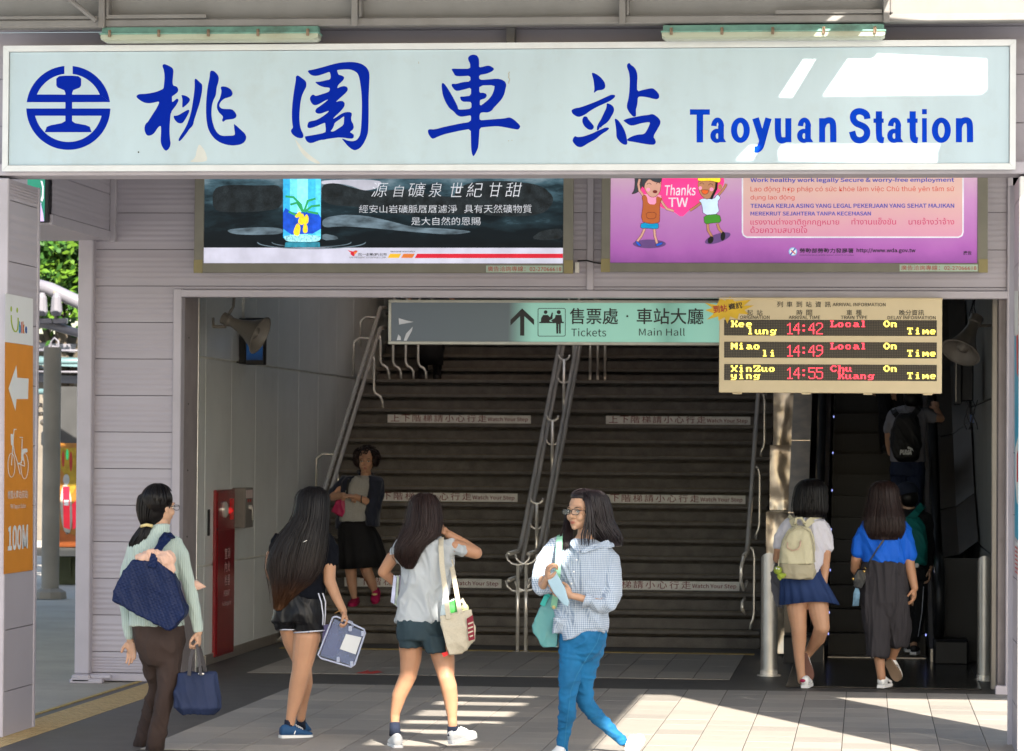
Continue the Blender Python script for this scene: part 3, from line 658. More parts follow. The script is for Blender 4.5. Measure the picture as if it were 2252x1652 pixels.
# cladding left of the escalator: dented steel strip and flat steel panel
mat('cladbright', (.85, .72, .58), rough=.3, metal=.8, var=.15, scale=8)
cl = thing('steel_cladding', (-.75, 29, 0), 'dented shiny steel cladding strip between stairs and escalator', 'panel')
for i in range(8):                 # steep dented sheets, stepped back along the slope
    y0, z0 = 29.30 + i * 1.07, .02 + i * .62; vs = []; fs = []; nx, ny = 8, 18
    for j in range(ny + 1):
        for k in range(nx + 1):
            u, v = k / nx, j / ny; x = -.93 + .20 * u
            dd = noise.noise(V((x * 10, (z0 + v * .62) * 4.5, 3.3 + i))) * .028 + noise.noise(V((x * 24, v * 9, 1 + i))) * .007
            vs.append((x, y0 - .01 * v + dd - .012 * math.sin(math.pi * u) - (.012 if v > .97 else 0), z0 + .62 * v))
    for j in range(ny):
        for k in range(nx): a_ = j * (nx + 1) + k; fs.append((a_, a_ + 1, a_ + nx + 2, a_ + nx + 1))
    B().add(vs, fs).build('clad_sheet', 'cladbright', cl, smooth=True)
    B().box((-.93, y0 + .17, z0 + .58), (-.73, y0 + 1.06, z0 + .62)).box((-.93, y0 + .17, 0), (-.925, y0 + 1.06, z0 + .6)).build('ledge', 'ssdark', cl)
for i in range(8):
    y0 = 28.9 + i * 1.15; z = max(0, (y0 - EY0) * ER / ET)
    y1 = y0 + 1.14; z1 = max(0, (y1 - EY0) * ER / ET)
    B().add([(-.72, y0, z + .86), (-.54, y0, z + .86), (-.54, y1, z1 + .86), (-.72, y1, z1 + .86), (-.72, y0, z + .84), (-.54, y0, z + .84), (-.54, y1, z1 + .84), (-.72, y1, z1 + .84)], [(0, 1, 2, 3), (0, 1, 5, 4), (4, 5, 6, 7), (1, 2, 6, 5), (0, 3, 7, 4)]).build('deck_sheet', 'cladbright', cl)
B().box((-.72, 28.9, 0), (-.54, 28.92, .84)).build('front_sheet', 'ssdark', cl)
cr2 = thing('right_steel_panel', (.75, 29, 0), 'brown tinted steel panels right of the escalator handrail', 'panel')
for i in range(8):
    y0 = 28.9 + i * 1.15; z = max(0, (y0 - EY0) * ER / ET); y1 = y0 + 1.14; z1 = max(0, (y1 - EY0) * ER / ET)
    B().add([(.66, y0, z + .9), (.80, y0, z + .93), (.80, y1, z1 + .93), (.66, y1, z1 + .9)], [(0, 1, 2, 3)]).add([(.80, y0, z + .93), (.965, y0, z + 1.05), (.965, y1, z1 + 1.05), (.80, y1, z1 + .93)], [(0, 1, 2, 3)]).build('deck_sheet', 'ssdark', cr2)
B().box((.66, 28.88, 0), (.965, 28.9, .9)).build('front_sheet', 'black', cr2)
# bollards: cut steel pipes
def bollard(x, y, h, r, lab):
    t = thing('steel_bollard', (x, y, 0), lab, 'bollard', 'cut steel pipe bollards')
    bb = B(); n = 20; vs = []
    for z, rr0 in ((0.04, r), (None, r), (None, r - .008), (h - .25, r - .008)):
        for k in range(n):
            a = 2 * math.pi * k / n; zz_ = z if z is not None else h - .05 * math.cos(a + math.pi / 2) * -1
            vs.append((x + rr0 * math.cos(a), y + rr0 * math.sin(a), zz_))
    bb.add(vs, [(i * n + k, i * n + (k + 1) % n, (i + 1) * n + (k + 1) % n, (i + 1) * n + k) for i in range(3) for k in range(n)])
    bb.build('pipe', 'sspost', t, smooth='auto')
    B().lathe((x, y, h - .07), [(r - .009, 0), (.0001, 0)], n=n).build('pipe_inside', 'dark', t)
    B().lathe((x, y, 0), [(r + .03, .002), (r + .03, .012), (r + .006, .014), (r + .006, .05), (r, .052)], n=20).build('collar', 'ss', t, smooth='auto')
    return t
g = G(1691, 1487); bollard(g.x, g.y, .95, .068, 'steel pipe bollard between stairs and escalator')
g = G(2167, 1498); bollard(g.x - .01, g.y, .95, .055, 'steel pipe bollard against the right door jamb')
# hydrant cabinet on the left wall
X0 = WX + .03
hc = thing('hydrant_cabinet', (WX, 27.6, .05), 'tall red fire hydrant cabinet set in the left wall', 'cabinet')
ya, yb = 27.22, 28.02
B().bev((WX, ya, .05), (X0, yb, 1.46), .004).build('cabinet_body', 'red', hc)
B().bev((X0, ya + .03, .07), (X0 + .008, yb - .03, 1.12), .004).build('door', 'red', hc)
B().bev((X0, ya + .03, 1.14), (X0 + .006, yb - .03, 1.44), .003).build('top_panel', 'red', hc)
B().lathe((X0 + .006, ya + .28, 1.29), [(.07, 0), (.07, .02), (.05, .035), (.0001, .04)], (1, 0, 0), 16).build('alarm_bell', 'ss', hc, smooth='auto')
B().lathe((X0 + .006, ya + .42, 1.28), [(.028, 0), (.028, .03), (.014, .05), (.0001, .055)], (1, 0, 0), 12).build('alarm_lamp', 'redlamp', hc, smooth=True)
B().bev((X0 + .006, ya + .56, 1.20), (X0 + .012, ya + .70, 1.38), .002).build('call_panel', mat('red2', (.7, .02, .02), rough=.4), hc)
UY = (0, 1, 0)
for s_, z0, z1, y0, y1 in (('消防', .98, .92, 0, 0),):
    pass
mat('cabink', (.62, .50, .48), rough=.5)
xx = X0 + .010
for r, (a_, b_) in enumerate((('室', '消'), ('內', '火'), ('栓', '器'))):
    zt = .96 - r * .115
    for q, ch in enumerate((a_, b_)):
        text(ch, (xx, ya + .33 + q * .13, zt - .09), (xx, ya + .43 + q * .13, zt), 'cabink', hc, U=UY)
text('HYDRANT', (xx, ya + .30, .55), (xx, ya + .56, .60), 'cabink', hc, U=UY)
text('Fire Extinguisher', (xx, ya + .24, .46), (xx, ya + .62, .51), 'cabink', hc, U=UY)
B().bev((WX + .001, 26.98, 1.08), (WX + .012, 27.04, 1.30), .002).build('wall_lock', 'black', lw)
cb = thing('control_box', (WX, 28.2, 1.1), 'beige metal control box beside the red cabinet', 'box')
B().bev((WX, 28.04, 1.12), (WX + .12, 28.40, 1.47), .006).build('box_body', 'horn', cb)
B().tube([(WX + .12, 28.2, 1.30), (WX + .15, 28.2, 1.30)], .02, 8).build('lock', 'ss', cb)
B().tube([(WX + .15, 28.2, 1.30), (WX + .155, 28.18, 1.24), (WX + .15, 28.22, 1.19)], .006, 6).build('key', 'ss', cb)
B().box((WX + .1205, 28.06, 1.38), (WX + .122, 28.36, 1.45)).build('label_plate', 'cabink', cb)
for k in range(2): B().box((WX + .1205, 28.14 + k * .1, 1.345), (WX + .122, 28.19 + k * .1, 1.37)).build('red_mark', 'redink', cb)
# horn speakers
def horn(loc, ax, L, r0, r1, lab, brk):
    t = thing('horn_speaker', loc, lab, 'speaker', 'horn loudspeakers')
    prof = [(r0 * .75, -.24 * L), (r0, -.22 * L), (r0, 0), (r0 * .85, .01)] + [(r0 * .8 + (r1 - r0 * .8) * (i / 10) ** 1.9, L * i / 10) for i in range(1, 11)]
    prof += [(r1 + .012, L * 1.0), (r1 + .014, L * 1.02), (r1, L * 1.03)] + [(r1 * (1 - i / 8) ** 1.1 + .015, L * (1.02 - .5 * i / 8)) for i in range(1, 8)]
    B().lathe(loc, prof, ax, 28).build('horn_body', 'horn', t, smooth='auto')
    B().lathe(V(loc) + V(ax).normalized() * L * .55, [(.0001, .12), (.05, .1), (.055, 0)], ax, 12).build('horn_cone', 'horn', t, smooth=True)
    B().tube(brk, .012, 8).build('bracket', 'horn', t, smooth=True)
    return t
p = A(505, 706, 26.4); t_ = horn(p, V((.80, -.16, -.36)), .29, .05, .15, 'horn loudspeaker on the left wall under the lintel', [p + V((-.02, .0, .03)), p + V((.02, .05, .12)), p + V((.03, .1, .4))])
B().bev(p + V((-.14, -.02, -.06)), p + V((-.03, .03, -.035))).bev(p + V((-.145, -.02, -.06)), p + V((-.13, .03, .03))).build('mount_plate', 'horn', t_)
p = A(2142, 712, 26.3); horn(p, V((-.14, -.2, -.30)), .30, .055, .15, 'horn loudspeaker on the right wall under the lintel', [p + V((0, 0, -.02)), p + V((.08, .03, -.015)), p + V((.17, .06, -.01))])
# monitors
mo = thing('wall_monitor', (-5.3, 27.9, 2.5), 'black monitor with blue screen behind the left loudspeaker', 'monitor')
m0, m1 = A(511, 800, 28.3), A(586, 700, 28.3)
B().bev((m0.x, 28.3, m0.z), (m0.x + .13, 28.6, m1.z), .006).bev((m0.x + .13, 28.2, m0.z - .01), (m1.x, 28.32, m1.z), .006).build('casing', 'black', mo)
B().box((m0.x + .145, 28.192, m0.z + .03), (m1.x - .012, 28.199, m1.z - .02)).build('screen', grad('bluescreen', [(0, (.003, .006, .02)), (.4, (.01, .05, .16)), (.7, (.02, .08, .22)), (1, (.004, .01, .03))], 2, 0, .35, rough=.3, emit=.1, nscale=4, stretch=(1, 1, 6)), mo)
B().ball((m0.x + .05, 28.296, m0.z + .05), (.012, .004, .012), 8).build('button', 'white', mo)
B().tube([(m0.x + .06, 28.45, m1.z), (m0.x + .06, 28.45, 3.4)], .018, 8).build('hanger', 'joint', mo)
mo = thing('wall_monitor', (.9, 28, 2.2), 'dark slim monitor hung on the right wall below the loudspeaker', 'monitor')
q0, q1 = A(2100, 890, 28.2), A(2140, 785, 28.2)
B().bev((q0.x, 28.0, q0.z), (q0.x + .05, 28.7, q1.z + .12), .006).bev((q0.x + .05, 28.05, q0.z + .03), (q1.x, 28.6, q1.z + .08), .01).build('casing', 'black', mo)
B().box((q0.x + .0, 27.994, q0.z + .02), (q0.x + .006, 27.999, q1.z + .1)).build('screen_edge', 'ssb', mo)
cbx = thing('cable_bundle', (.9, 27, 1.6), 'loose black cables and small socket on the right wall', 'cable')
for k in range(5):
    pts = [A(2125 + k * 5 + 5 * math.sin(j * 1.3 + k * 2), 880 + j * 13, 27.0 + .02 * k) for j in range(6)]; B().tube(pts, .004, 5).build('cable', 'black', cbx, smooth=True)
B().bev(A(2133, 930, 27.2), A(2142, 912, 27.15) + V((0, .02, 0)), .003).build('socket', mat('sockblue', (.08, .12, .25)), cbx)
for k in range(3): B().tube([A(2136 + k * 5 + 4 * math.sin(j + k), 640 + j * 12, 26.5) for j in range(6)], .005, 5).build('cable', 'black', cbx, smooth=True)
B().add([A(525, 988, 29.8) * 1] * 1, []) if False else None
# red chalk mark on the floor near the stairs
ch = B(); pts = [G(x, y) for x, y in ((781, 1482), (800, 1479), (808, 1476), (815, 1480), (830, 1477), (842, 1481), (820, 1484), (800, 1484))]
ch.flat([p + V((0, 0, .0085)) for p in pts]).build('red_paint_mark', 'redlamp' if 0 else 'red2', fl2)
# ---------------------------------------------------------------- lamps over the sign
def lamp(xa_, xb2, yt, ym, yb_, lab):
    Y = 19.855; t = thing('tube_lamp', A((xa_ + xb2) / 2, ym, Y), lab, 'lamp', 'weatherproof tube lamps over the sign')
    a, b2 = Xp(xa_, Y), Xp(xb2, Y); x_ = (xa_ + xb2) / 2; zt, zm, zb2 = Zp(yt, Y, x_), Zp(ym, Y, x_), Zp(yb_, Y, x_)
    vs = []
    for x, e in ((a + .006, 0), (b2 - .006, 0)):
        for dy, z in ((.06, zt), (-.02, zt), (-.05, zm), (.09, zm)): vs.append((x, Y + dy, z))
    B().add(vs, [(0, 1, 2, 3), (7, 6, 5, 4), (0, 4, 5, 1), (1, 5, 6, 2), (2, 6, 7, 3), (3, 7, 4, 0)]).build('housing', 'lampgreen', t)
    B().bev((a - .006, Y - .057, zm - .006), (b2 + .006, Y + .097, zm + .004), .002).build('gasket', 'lampgreen', t)
    vs = []
    for x, e in ((a, 0), (a + .02, 1), (b2 - .02, 1), (b2, 0)):
        for dy, z in ((-.048, zm - .006), (-.048, zm - (zm - zb2) * .75), (-.03, zb2), (.07, zb2), (.088, zm - .006)):
            vs.append((x, Y + dy, z if e else zm + (z - zm) * .75))
    fs = [(i * 5 + k, i * 5 + k + 1, i * 5 + 6 + k, i * 5 + 5 + k) for i in range(3) for k in range(4)] + [(0, 1, 2, 3, 4), (19, 18, 17, 16, 15)]
    B().add(vs, fs).build('cover', 'lampcover', t)
    for k in range(5):
        x = a + (b2 - a) * (.045 + .228 * k)
        B().bev((x - .012, Y - .062, zm - .022), (x + .006, Y - .050, zm + .022), .002).tube([(x - .003, Y - .064, zm + .02), (x + .004, Y - .072, zm), (x + .0, Y - .064, zm - .024)], .004, 6).build('clip', mat('rustclip', (.28, .20, .14), rough=.45, metal=.6, dirt=.6) if k == 0 and xa_ < 500 else 'rustclip', t)
lamp(216, 694, 60, 75, 92, 'grimy green tube lamp over the left end of the sign')
lamp(1451, 1942, 55, 70, 87, 'grimy green tube lamp over the right part of the sign')
# ---------------------------------------------------------------- flat print helpers
class Print:
    "draws flat shapes on a vertical plane; coordinates are a local crop grid (ox, oy, k) laid over the view"
    def __init__(s, par, Y, ox=0, oy=0, k=1.0, X=None): s.par, s.Y, s.ox, s.oy, s.k, s.X, s.lay = par, Y, ox, oy, k, X, 0
    def pt(s, x, y, l=0):
        x, y = s.ox + x * s.k, s.oy + y * s.k; off = .0012 + .0007 * l
        if s.X is None: return A(x, y, s.Y - off) if 0 else A(x, y, s.Y) + V((0, -off, 0))
        return side_pt(x, y, s.X) + V((off, 0, 0))
    def poly(s, pts, m, name='print_shape', l=0, sm=0, into=None, holes=()):
        if sm: pts = chaikin(pts, sm); holes = [chaikin(h, sm) for h in holes]
        L = [[s.pt(*p, l) for p in pts]] + [[s.pt(*p, l) for p in h] for h in holes]
        b = into or B(); b.add([p for q in L for p in q], geometry.tessellate_polygon(L))
        return b if into is not None else b.build(name, m, s.par, fix=False)
    def disc(s, c, r, m, l=0, ry=None, name='print_shape', into=None, rot=0, n=24):
        ry = ry or r; cr_, sr = math.cos(rot), math.sin(rot); P = []
        for i in range(n):
            a = 2 * math.pi * i / n; u, v = r * math.cos(a), ry * math.sin(a); P.append((c[0] + u * cr_ - v * sr, c[1] + u * sr + v * cr_))
        return s.poly(P, m, name, l, into=into)
    def stroke(s, pts, w_, m=None, l=0, into=None, name='print_line'):
        b = into or B()
        for i in range(len(pts) - 1):
            (x0, y0), (x1, y1) = pts[i], pts[i + 1]; d = math.hypot(x1 - x0, y1 - y0) or 1; nx, ny = -(y1 - y0) / d * w_ / 2, (x1 - x0) / d * w_ / 2; ex, ey = (x1 - x0) / d * w_ * .25, (y1 - y0) / d * w_ * .25
            b.flat([s.pt(x0 + nx - ex, y0 + ny - ey, l + .02 * (i % 5)), s.pt(x1 + nx + ex, y1 + ny + ey, l + .02 * (i % 5)), s.pt(x1 - nx + ex, y1 - ny + ey, l + .02 * (i % 5)), s.pt(x0 - nx - ex, y0 - ny - ey, l + .02 * (i % 5))])
        return b if into is not None else b.build(name, m, s.par, fix=False)
    def ring(s, c, r, w_, m, l=0, into=None, n=28, ry=None, a0=0, a1=360):
        return s.stroke([(c[0] + r * math.cos(math.radians(a0 + (a1 - a0) * i / n)), c[1] + (ry or r) * math.sin(math.radians(a0 + (a1 - a0) * i / n))) for i in range(n + 1)], w_, m, l, into)
    def text(s, t, x0, y0, x1, y1, m, l=2, **k):
        a, c = s.pt(x0, y1, l), s.pt(x1, y0, l)
        return text(t, a, c, m, s.par, U=(0, 1, 0) if s.X is not None else None, **k)
def chaikin(p, n=1):
    for _ in range(n):
        q = []
        for i in range(len(p)):
            a, b = p[i], p[(i + 1) % len(p)]; q += [(a[0] * .78 + b[0] * .22, a[1] * .78 + b[1] * .22), (a[0] * .22 + b[0] * .78, a[1] * .22 + b[1] * .78)]
        p = q
    return p
# ---------------------------------------------------------------- the big station sign
sg = thing('station_sign', A(1120, 372, SY), 'long pale station sign with big blue characters across the entrance', 'sign')
sx0, sx1 = A(6, 237, SY).x, A(2234, 237, SY).x; sz0, sz1 = Zp(375, SY), Zp(94, SY)
B().box((sx0 + .01, SY + .03, sz0 + .01), (sx1 - .01, SY + .28, sz1 - .01)).build('sign_box', 'frame', sg)
mf = grad('signface', [(0, (.42, .52, .53)), (.3, (.52, .60, .60)), (.75, (.50, .55, .54)), (1, (.36, .43, .44))], 2, 0, .78, rough=.22, nscale=2, namt=.05)
B().box((sx0 + .04, SY + .012, sz0 + .04), (sx1 - .04, SY + .029, sz1 - .04)).build('sign_face', mat('signface2', (.50, .62, .69), spec=.3, rough=.35, var=.05, scale=1.6, stretch=(2.5, 1, .5), dirt=.22, dcol=(.36, .37, .34)), sg)
fw = .037
def mitre(a, b, c, d): B().prism([(a[0], SY - .004, a[1]), (b[0], SY - .004, b[1]), (c[0], SY - .004, c[1]), (d[0], SY - .004, d[1])], (0, .034, 0)).build('frame_rail', 'frame', sg)
e = .0012
mitre((sx0, sz1), (sx1, sz1), (sx1 - fw, sz1 - fw), (sx0 + fw, sz1 - fw)); mitre((sx0, sz0), (sx1, sz0), (sx1 - fw, sz0 + fw), (sx0 + fw, sz0 + fw))
mitre((sx0, sz0 + e), (sx0, sz1 - e), (sx0 + fw - e, sz1 - fw), (sx0 + fw - e, sz0 + fw)); mitre((sx1, sz0 + e), (sx1, sz1 - e), (sx1 - fw + e, sz1 - fw), (sx1 - fw + e, sz0 + fw))
def cell(ox, oy, w_, W_): return dict(ox=ox / 1.3481, oy=oy / 1.3481, k=w_ / W_ / 1.3481)
def glyph(name, g, polys):
    P = Print(sg, SY + .0125, **g); b = B()
    for i, q in enumerate(polys):
        if isinstance(q, tuple): P.poly(q[0], None, l=i * .15, sm=1, into=b, holes=q[1:])
        else: P.poly(q, None, l=i * .15, sm=1, into=b)
    b.build('character', 'blue', sg, fix=False)
glyph('t', cell(390, 170, 360, 1982), [
 [(505,130),(530,110),(565,118),(640,155),(672,180),(687,225),(680,290),(672,370),(670,430),(685,465),(715,470),(745,485),(765,525),(758,565),(720,600),(668,635),(660,650),(662,738),(700,710),(735,675),(762,680),(768,710),(735,775),(690,835),(655,880),(652,905),(640,915),(632,1010),(622,1130),(622,1250),(630,1350),(640,1395),(632,1450),(605,1500),(568,1528),(535,1510),(500,1460),(478,1400),(475,1340),(482,1230),(482,1125),(462,1122),(430,1150),(375,1235),(330,1270),(275,1283),(240,1265),(213,1200),(213,1130),(235,1080),(265,1060),(320,970),(400,850),(440,770),(452,735),(440,722),(390,735),(300,752),(220,745),(150,710),(85,660),(80,635),(105,608),(160,600),(240,596),(340,580),(420,560),(500,525),(522,510),(530,450),(540,350),(538,280),(525,200),(508,160)],
 [(812,618),(850,618),(910,640),(950,675),(955,705),(930,745),(870,800),(840,822),(828,815),(828,760),(832,700),(825,655)],
 [(690,955),(730,955),(780,938),(850,895),(920,857),(942,860),(943,885),(920,940),(880,1010),(840,1070),(800,1082),(750,1070),(705,1020),(688,980)],
 [(1030,360),(1045,348),(1070,365),(1110,405),(1150,440),(1157,490),(1145,600),(1110,760),(1060,910),(1015,1045),(1010,1090),(985,1135),(950,1165),(900,1240),(830,1330),(790,1368),(768,1368),(770,1335),(800,1280),(860,1190),(910,1090),(950,980),(980,860),(1000,740),(1020,600),(1032,480)],
 [(1280,240),(1305,215),(1350,228),(1400,275),(1427,330),(1420,400),(1390,490),(1383,580),(1370,640),(1335,705),(1312,790),(1305,880),(1305,960),(1320,1050),(1350,1150),(1390,1225),(1440,1270),(1500,1285),(1600,1282),(1665,1278),(1688,1262),(1685,1220),(1675,1160),(1675,1130),(1668,1085),(1720,1125),(1790,1190),(1850,1245),(1875,1300),(1865,1350),(1830,1400),(1760,1430),(1660,1442),(1560,1432),(1450,1395),(1360,1335),(1290,1250),(1245,1150),(1222,1020),(1215,860),(1222,680),(1240,500),(1275,330)],
 [(1458,485),(1485,475),(1550,482),(1610,515),(1645,560),(1650,605),(1625,640),(1570,660),(1520,672),(1470,710),(1432,770),(1435,805),(1465,835),(1510,845),(1640,848),(1690,895),(1717,945),(1705,985),(1660,1008),(1600,1015),(1540,1022),(1500,1055),(1480,1045),(1480,1015),(1495,985),(1485,955),(1430,905),(1400,850),(1393,790),(1405,740),(1440,680),(1460,610),(1470,550),(1458,510)]])
glyph('y', cell(840, 170, 280, 1595), [
 [(212,330),(235,305),(265,315),(310,350),(370,395),(392,440),(388,500),(350,570),(310,660),(288,780),(275,920),(272,1040),(280,1140),(300,1230),(335,1290),(342,1340),(325,1365),(280,1368),(220,1352),(150,1300),(127,1250),(135,1220),(165,1190),(150,1110),(143,980),(150,820),(170,640),(195,480),(212,380)],
 ([(408,225),(520,205),(640,175),(760,140),(860,112),(980,88),(1120,78),(1230,85),(1330,115),(1400,165),(1445,235),(1457,310),(1450,480),(1440,700),(1442,900),(1440,1130),(1432,1270),(1400,1370),(1350,1470),(1290,1540),(1210,1575),(1150,1550),(1080,1490),(1020,1415),(985,1372),(1020,1380),(1080,1407),(1170,1420),(1240,1400),(1285,1340),(1305,1270),(1315,1170),(1325,1000),(1328,780),(1320,600),(1300,440),(1280,330),(1250,265),(1190,225),(1120,205),(1030,205),(920,215),(908,225),(930,295),(980,305),(1025,330),(1028,360),(1005,395),(930,465),(915,500),(915,525),(960,500),(1030,483),(1080,505),(1093,550),(1060,600),(980,670),(880,760),(940,740),(1000,738),(1038,770),(1035,820),(1010,865),(940,940),(860,1010),(840,1045),(900,1010),(980,955),(1040,930),(1110,922),(1155,940),(1158,975),(1145,1020),(1150,1075),(1180,1125),(1192,1180),(1180,1220),(1120,1262),(1165,1290),(1192,1310),(1190,1355),(1165,1375),(1100,1372),(1020,1358),(930,1355),(830,1368),(740,1380),(680,1395),(640,1395),(560,1420),(500,1445),(440,1450),(395,1420),(368,1370),(368,1335),(410,1330),(500,1315),(710,1275),(718,1220),(710,1150),(708,1102),(640,1130),(540,1175),(450,1200),(410,1190),(405,1150),(425,1095),(460,1080),(530,1068),(600,1040),(680,990),(740,945),(775,902),(720,920),(640,950),(590,955),(545,935),(540,900),(560,865),(620,825),(700,765),(765,710),(700,735),(610,790),(550,812),(505,805),(470,765),(447,710),(455,670),(490,632),(515,632),(545,655),(600,640),(760,590),(785,560),(785,520),(760,512),(680,505),(600,475),(550,435),(540,415),(600,415),(680,400),(730,385),(790,375),(802,330),(795,285),(782,245),(700,275),(600,308),(530,318),(470,300),(430,265)],
  [(1030,990),(960,1045),(870,1105),(855,1160),(830,1210),(795,1253),(850,1255),(920,1210),(1018,1145),(1025,1060)])])
glyph('c', cell(1250, 150, 310, 1600), [
 ([(710,110),(740,75),(795,60),(845,75),(875,115),(882,190),(878,260),(940,248),(1010,232),(1050,235),(1115,280),(1080,320),(990,358),(880,375),(885,450),(1000,445),(1150,430),(1230,445),(1280,480),(1298,530),(1285,580),(1270,660),(1230,740),(1160,820),(1110,870),(1080,915),(1020,950),(930,945),(895,960),(885,1010),(890,1068),(1000,1060),(1270,1040),(1335,1022),(1380,1035),(1440,1080),(1500,1140),(1512,1170),(1480,1212),(1400,1200),(1250,1170),(1150,1157),(1000,1168),(888,1182),(880,1300),(870,1470),(840,1550),(793,1628),(770,1580),(757,1500),(755,1350),(752,1200),(600,1225),(390,1270),(280,1305),(180,1352),(145,1340),(100,1270),(95,1220),(120,1203),(200,1208),(360,1165),(600,1115),(752,1092),(758,990),(700,1000),(600,1015),(540,990),(490,930),(430,890),(370,800),(325,690),(305,560),(310,500),(335,497),(380,550),(450,660),(520,790),(553,860),(562,905),(650,903),(762,890),(762,790),(700,785),(640,785),(600,760),(585,705),(650,705),(755,690),(757,565),(660,595),(545,622),(500,600),(460,545),(460,515),(490,508),(530,512),(620,485),(748,472),(745,385),(600,395),(515,388),(490,345),(457,290),(470,277),(560,280),(745,280),(742,200),(715,150)],
  [(885,535),(1118,530),(1110,600),(1080,680),(1030,745),(960,805),(892,850),(892,760),(920,748),(970,735),(1000,695),(985,660),(940,645),(883,648)])])
glyph('z', cell(1680, 170, 300, 1770), [
 [(435,275),(465,270),(530,300),(600,355),(660,430),(680,500),(665,545),(630,570),(570,578),(530,585),(485,622),(475,612),(487,560),(480,480),(470,400)],
 [(90,920),(150,890),(230,880),(400,820),(540,765),(700,690),(780,655),(840,658),(852,680),(830,715),(760,765),(640,820),(560,855),(420,930),(330,1000),(230,1045),(170,1035),(100,985),(85,945)],
 [(300,1038),(330,1033),(360,1045),(380,1090),(430,1145),(475,1200),(475,1240),(440,1272),(380,1265),(310,1210),(275,1140),(275,1080)],
 [(700,810),(725,807),(780,830),(820,870),(832,920),(815,980),(780,1040),(750,1095),(700,1150),(640,1190),(610,1215),(600,1245),(585,1215),(565,1270),(530,1285),(528,1220),(560,1150),(600,1090),(650,980),(690,900),(700,850)],
 [(110,1430),(125,1400),(150,1378),(190,1398),(300,1385),(430,1340),(560,1280),(680,1228),(730,1230),(745,1250),(710,1285),(620,1340),(500,1440),(390,1495),(290,1560),(240,1575),(180,1560),(120,1500),(103,1460)],
 [(1055,130),(1080,105),(1100,100),(1120,130),(1190,180),(1230,260),(1240,350),(1232,450),(1233,600),(1330,573),(1470,542),(1520,548),(1580,600),(1618,655),(1620,705),(1590,733),(1540,733),(1400,697),(1290,685),(1245,700),(1240,800),(1225,870),(1210,920),(1215,1010),(1205,1040),(1160,1040),(1090,960),(1055,890),(1055,830),(1085,710),(1100,560),(1105,380),(1090,260),(1055,170)],
 [(838,1080),(860,1075),(900,1100),(960,1180),(1010,1270),(1045,1370),(1055,1440),(1062,1480),(1060,1520),(1030,1535),(970,1515),(920,1470),(870,1400),(868,1280),(855,1180)],
 [(995,1100),(1090,1065),(1200,1045),(1340,1018),(1430,1010),(1490,992),(1540,1010),(1600,1055),(1640,1110),(1642,1160),(1600,1240),(1512,1388),(1550,1440),(1562,1490),(1540,1525),(1490,1533),(1350,1515),(1200,1485),(1062,1465),(1058,1430),(1150,1380),(1250,1352),(1340,1348),(1380,1320),(1430,1230),(1465,1138),(1400,1138),(1300,1155),(1180,1192),(1120,1195),(1070,1170),(1000,1118)]])
# round railway emblem
P = Print(sg, SY + .0125, 0, 0, .4885 / 1.3481); b = B(); cx_, cy_ = 415, 655
def arcpoly(ro, ri, oa0, oa1, ia0, ia1, n=26):
    return [(cx_ + ro * math.cos(math.radians(oa0 + (oa1 - oa0) * i / n)), cy_ - ro * math.sin(math.radians(oa0 + (oa1 - oa0) * i / n))) for i in range(n + 1)] + \
           [(cx_ + ri * math.cos(math.radians(ia1 + (ia0 - ia1) * i / n)), cy_ - ri * math.sin(math.radians(ia1 + (ia0 - ia1) * i / n))) for i in range(n + 1)]
asn = lambda v: math.degrees(math.asin(v)); acs = lambda v: math.degrees(math.acos(v))
ro, ri = 255, 207
P.poly(arcpoly(ro, ri, asn(35 / ro), acs(26 / ro), asn(80 / ri), acs(26 / ri)) , None, into=b)
P.poly(arcpoly(ro, ri, 180 - asn(35 / ro), 90 + (90 - acs(24 / ro)), 180 - asn(80 / ri), 90 + (90 - acs(24 / ri))), None, into=b)
P.poly([(218, 574), (397, 575), (397, 621), (160, 621)], None, into=b, l=.2); P.poly([(438, 575), (606, 575), (667, 620), (438, 621)], None, into=b, l=.2)
P.poly(arcpoly(ro, ri, -asn(3 / ro), -180 + asn(3 / ro), -asn(48 / ri), -180 + asn(48 / ri), 48), None, into=b)
P.poly([(162, 659), (397, 659), (397, 703), (210, 703)], None, into=b, l=.2); P.poly([(438, 659), (668, 659), (620, 703), (438, 703)], None, into=b, l=.2)
P.poly([(342, 478), (360, 463), (400, 460), (435, 460), (475, 463), (493, 478), (493, 518), (485, 532), (445, 548), (438, 565), (438, 735), (455, 748), (520, 760), (545, 770), (556, 803), (272, 803), (284, 770), (310, 760), (375, 748), (397, 735), (397, 565), (390, 548), (350, 532), (342, 518)], None, into=b, l=.4)
b.build('emblem', 'blue', sg, fix=False)
P = Print(sg, SY + .0125, 1936 / 1.3481, 0, .4885 / 1.3481)

def openchaikin(p, n=2):
    for _ in range(n):
        q = [p[0]]
        for a_, b_ in zip(p, p[1:]): q += [(a_[0] * .75 + b_[0] * .25, a_[1] * .75 + b_[1] * .25), (a_[0] * .25 + b_[0] * .75, a_[1] * .25 + b_[1] * .75)]
        p = q + [p[-1]]
    return p
def thick(p, w_, sm=2):
    p = openchaikin(p, sm) if sm else p; L, R_ = [], []
    for i in range(len(p)):
        a_, b_ = p[max(i - 1, 0)], p[min(i + 1, len(p) - 1)]; d = math.hypot(b_[0] - a_[0], b_[1] - a_[1]) or 1; nx, ny = -(b_[1] - a_[1]) / d * w_ / 2, (b_[0] - a_[0]) / d * w_ / 2
        L.append((p[i][0] + nx, p[i][1] + ny)); R_.append((p[i][0] - nx, p[i][1] - ny))
    return L + R_[::-1]
mat('brightblue', (.0, .045, .52), spec=.05, rough=.5)
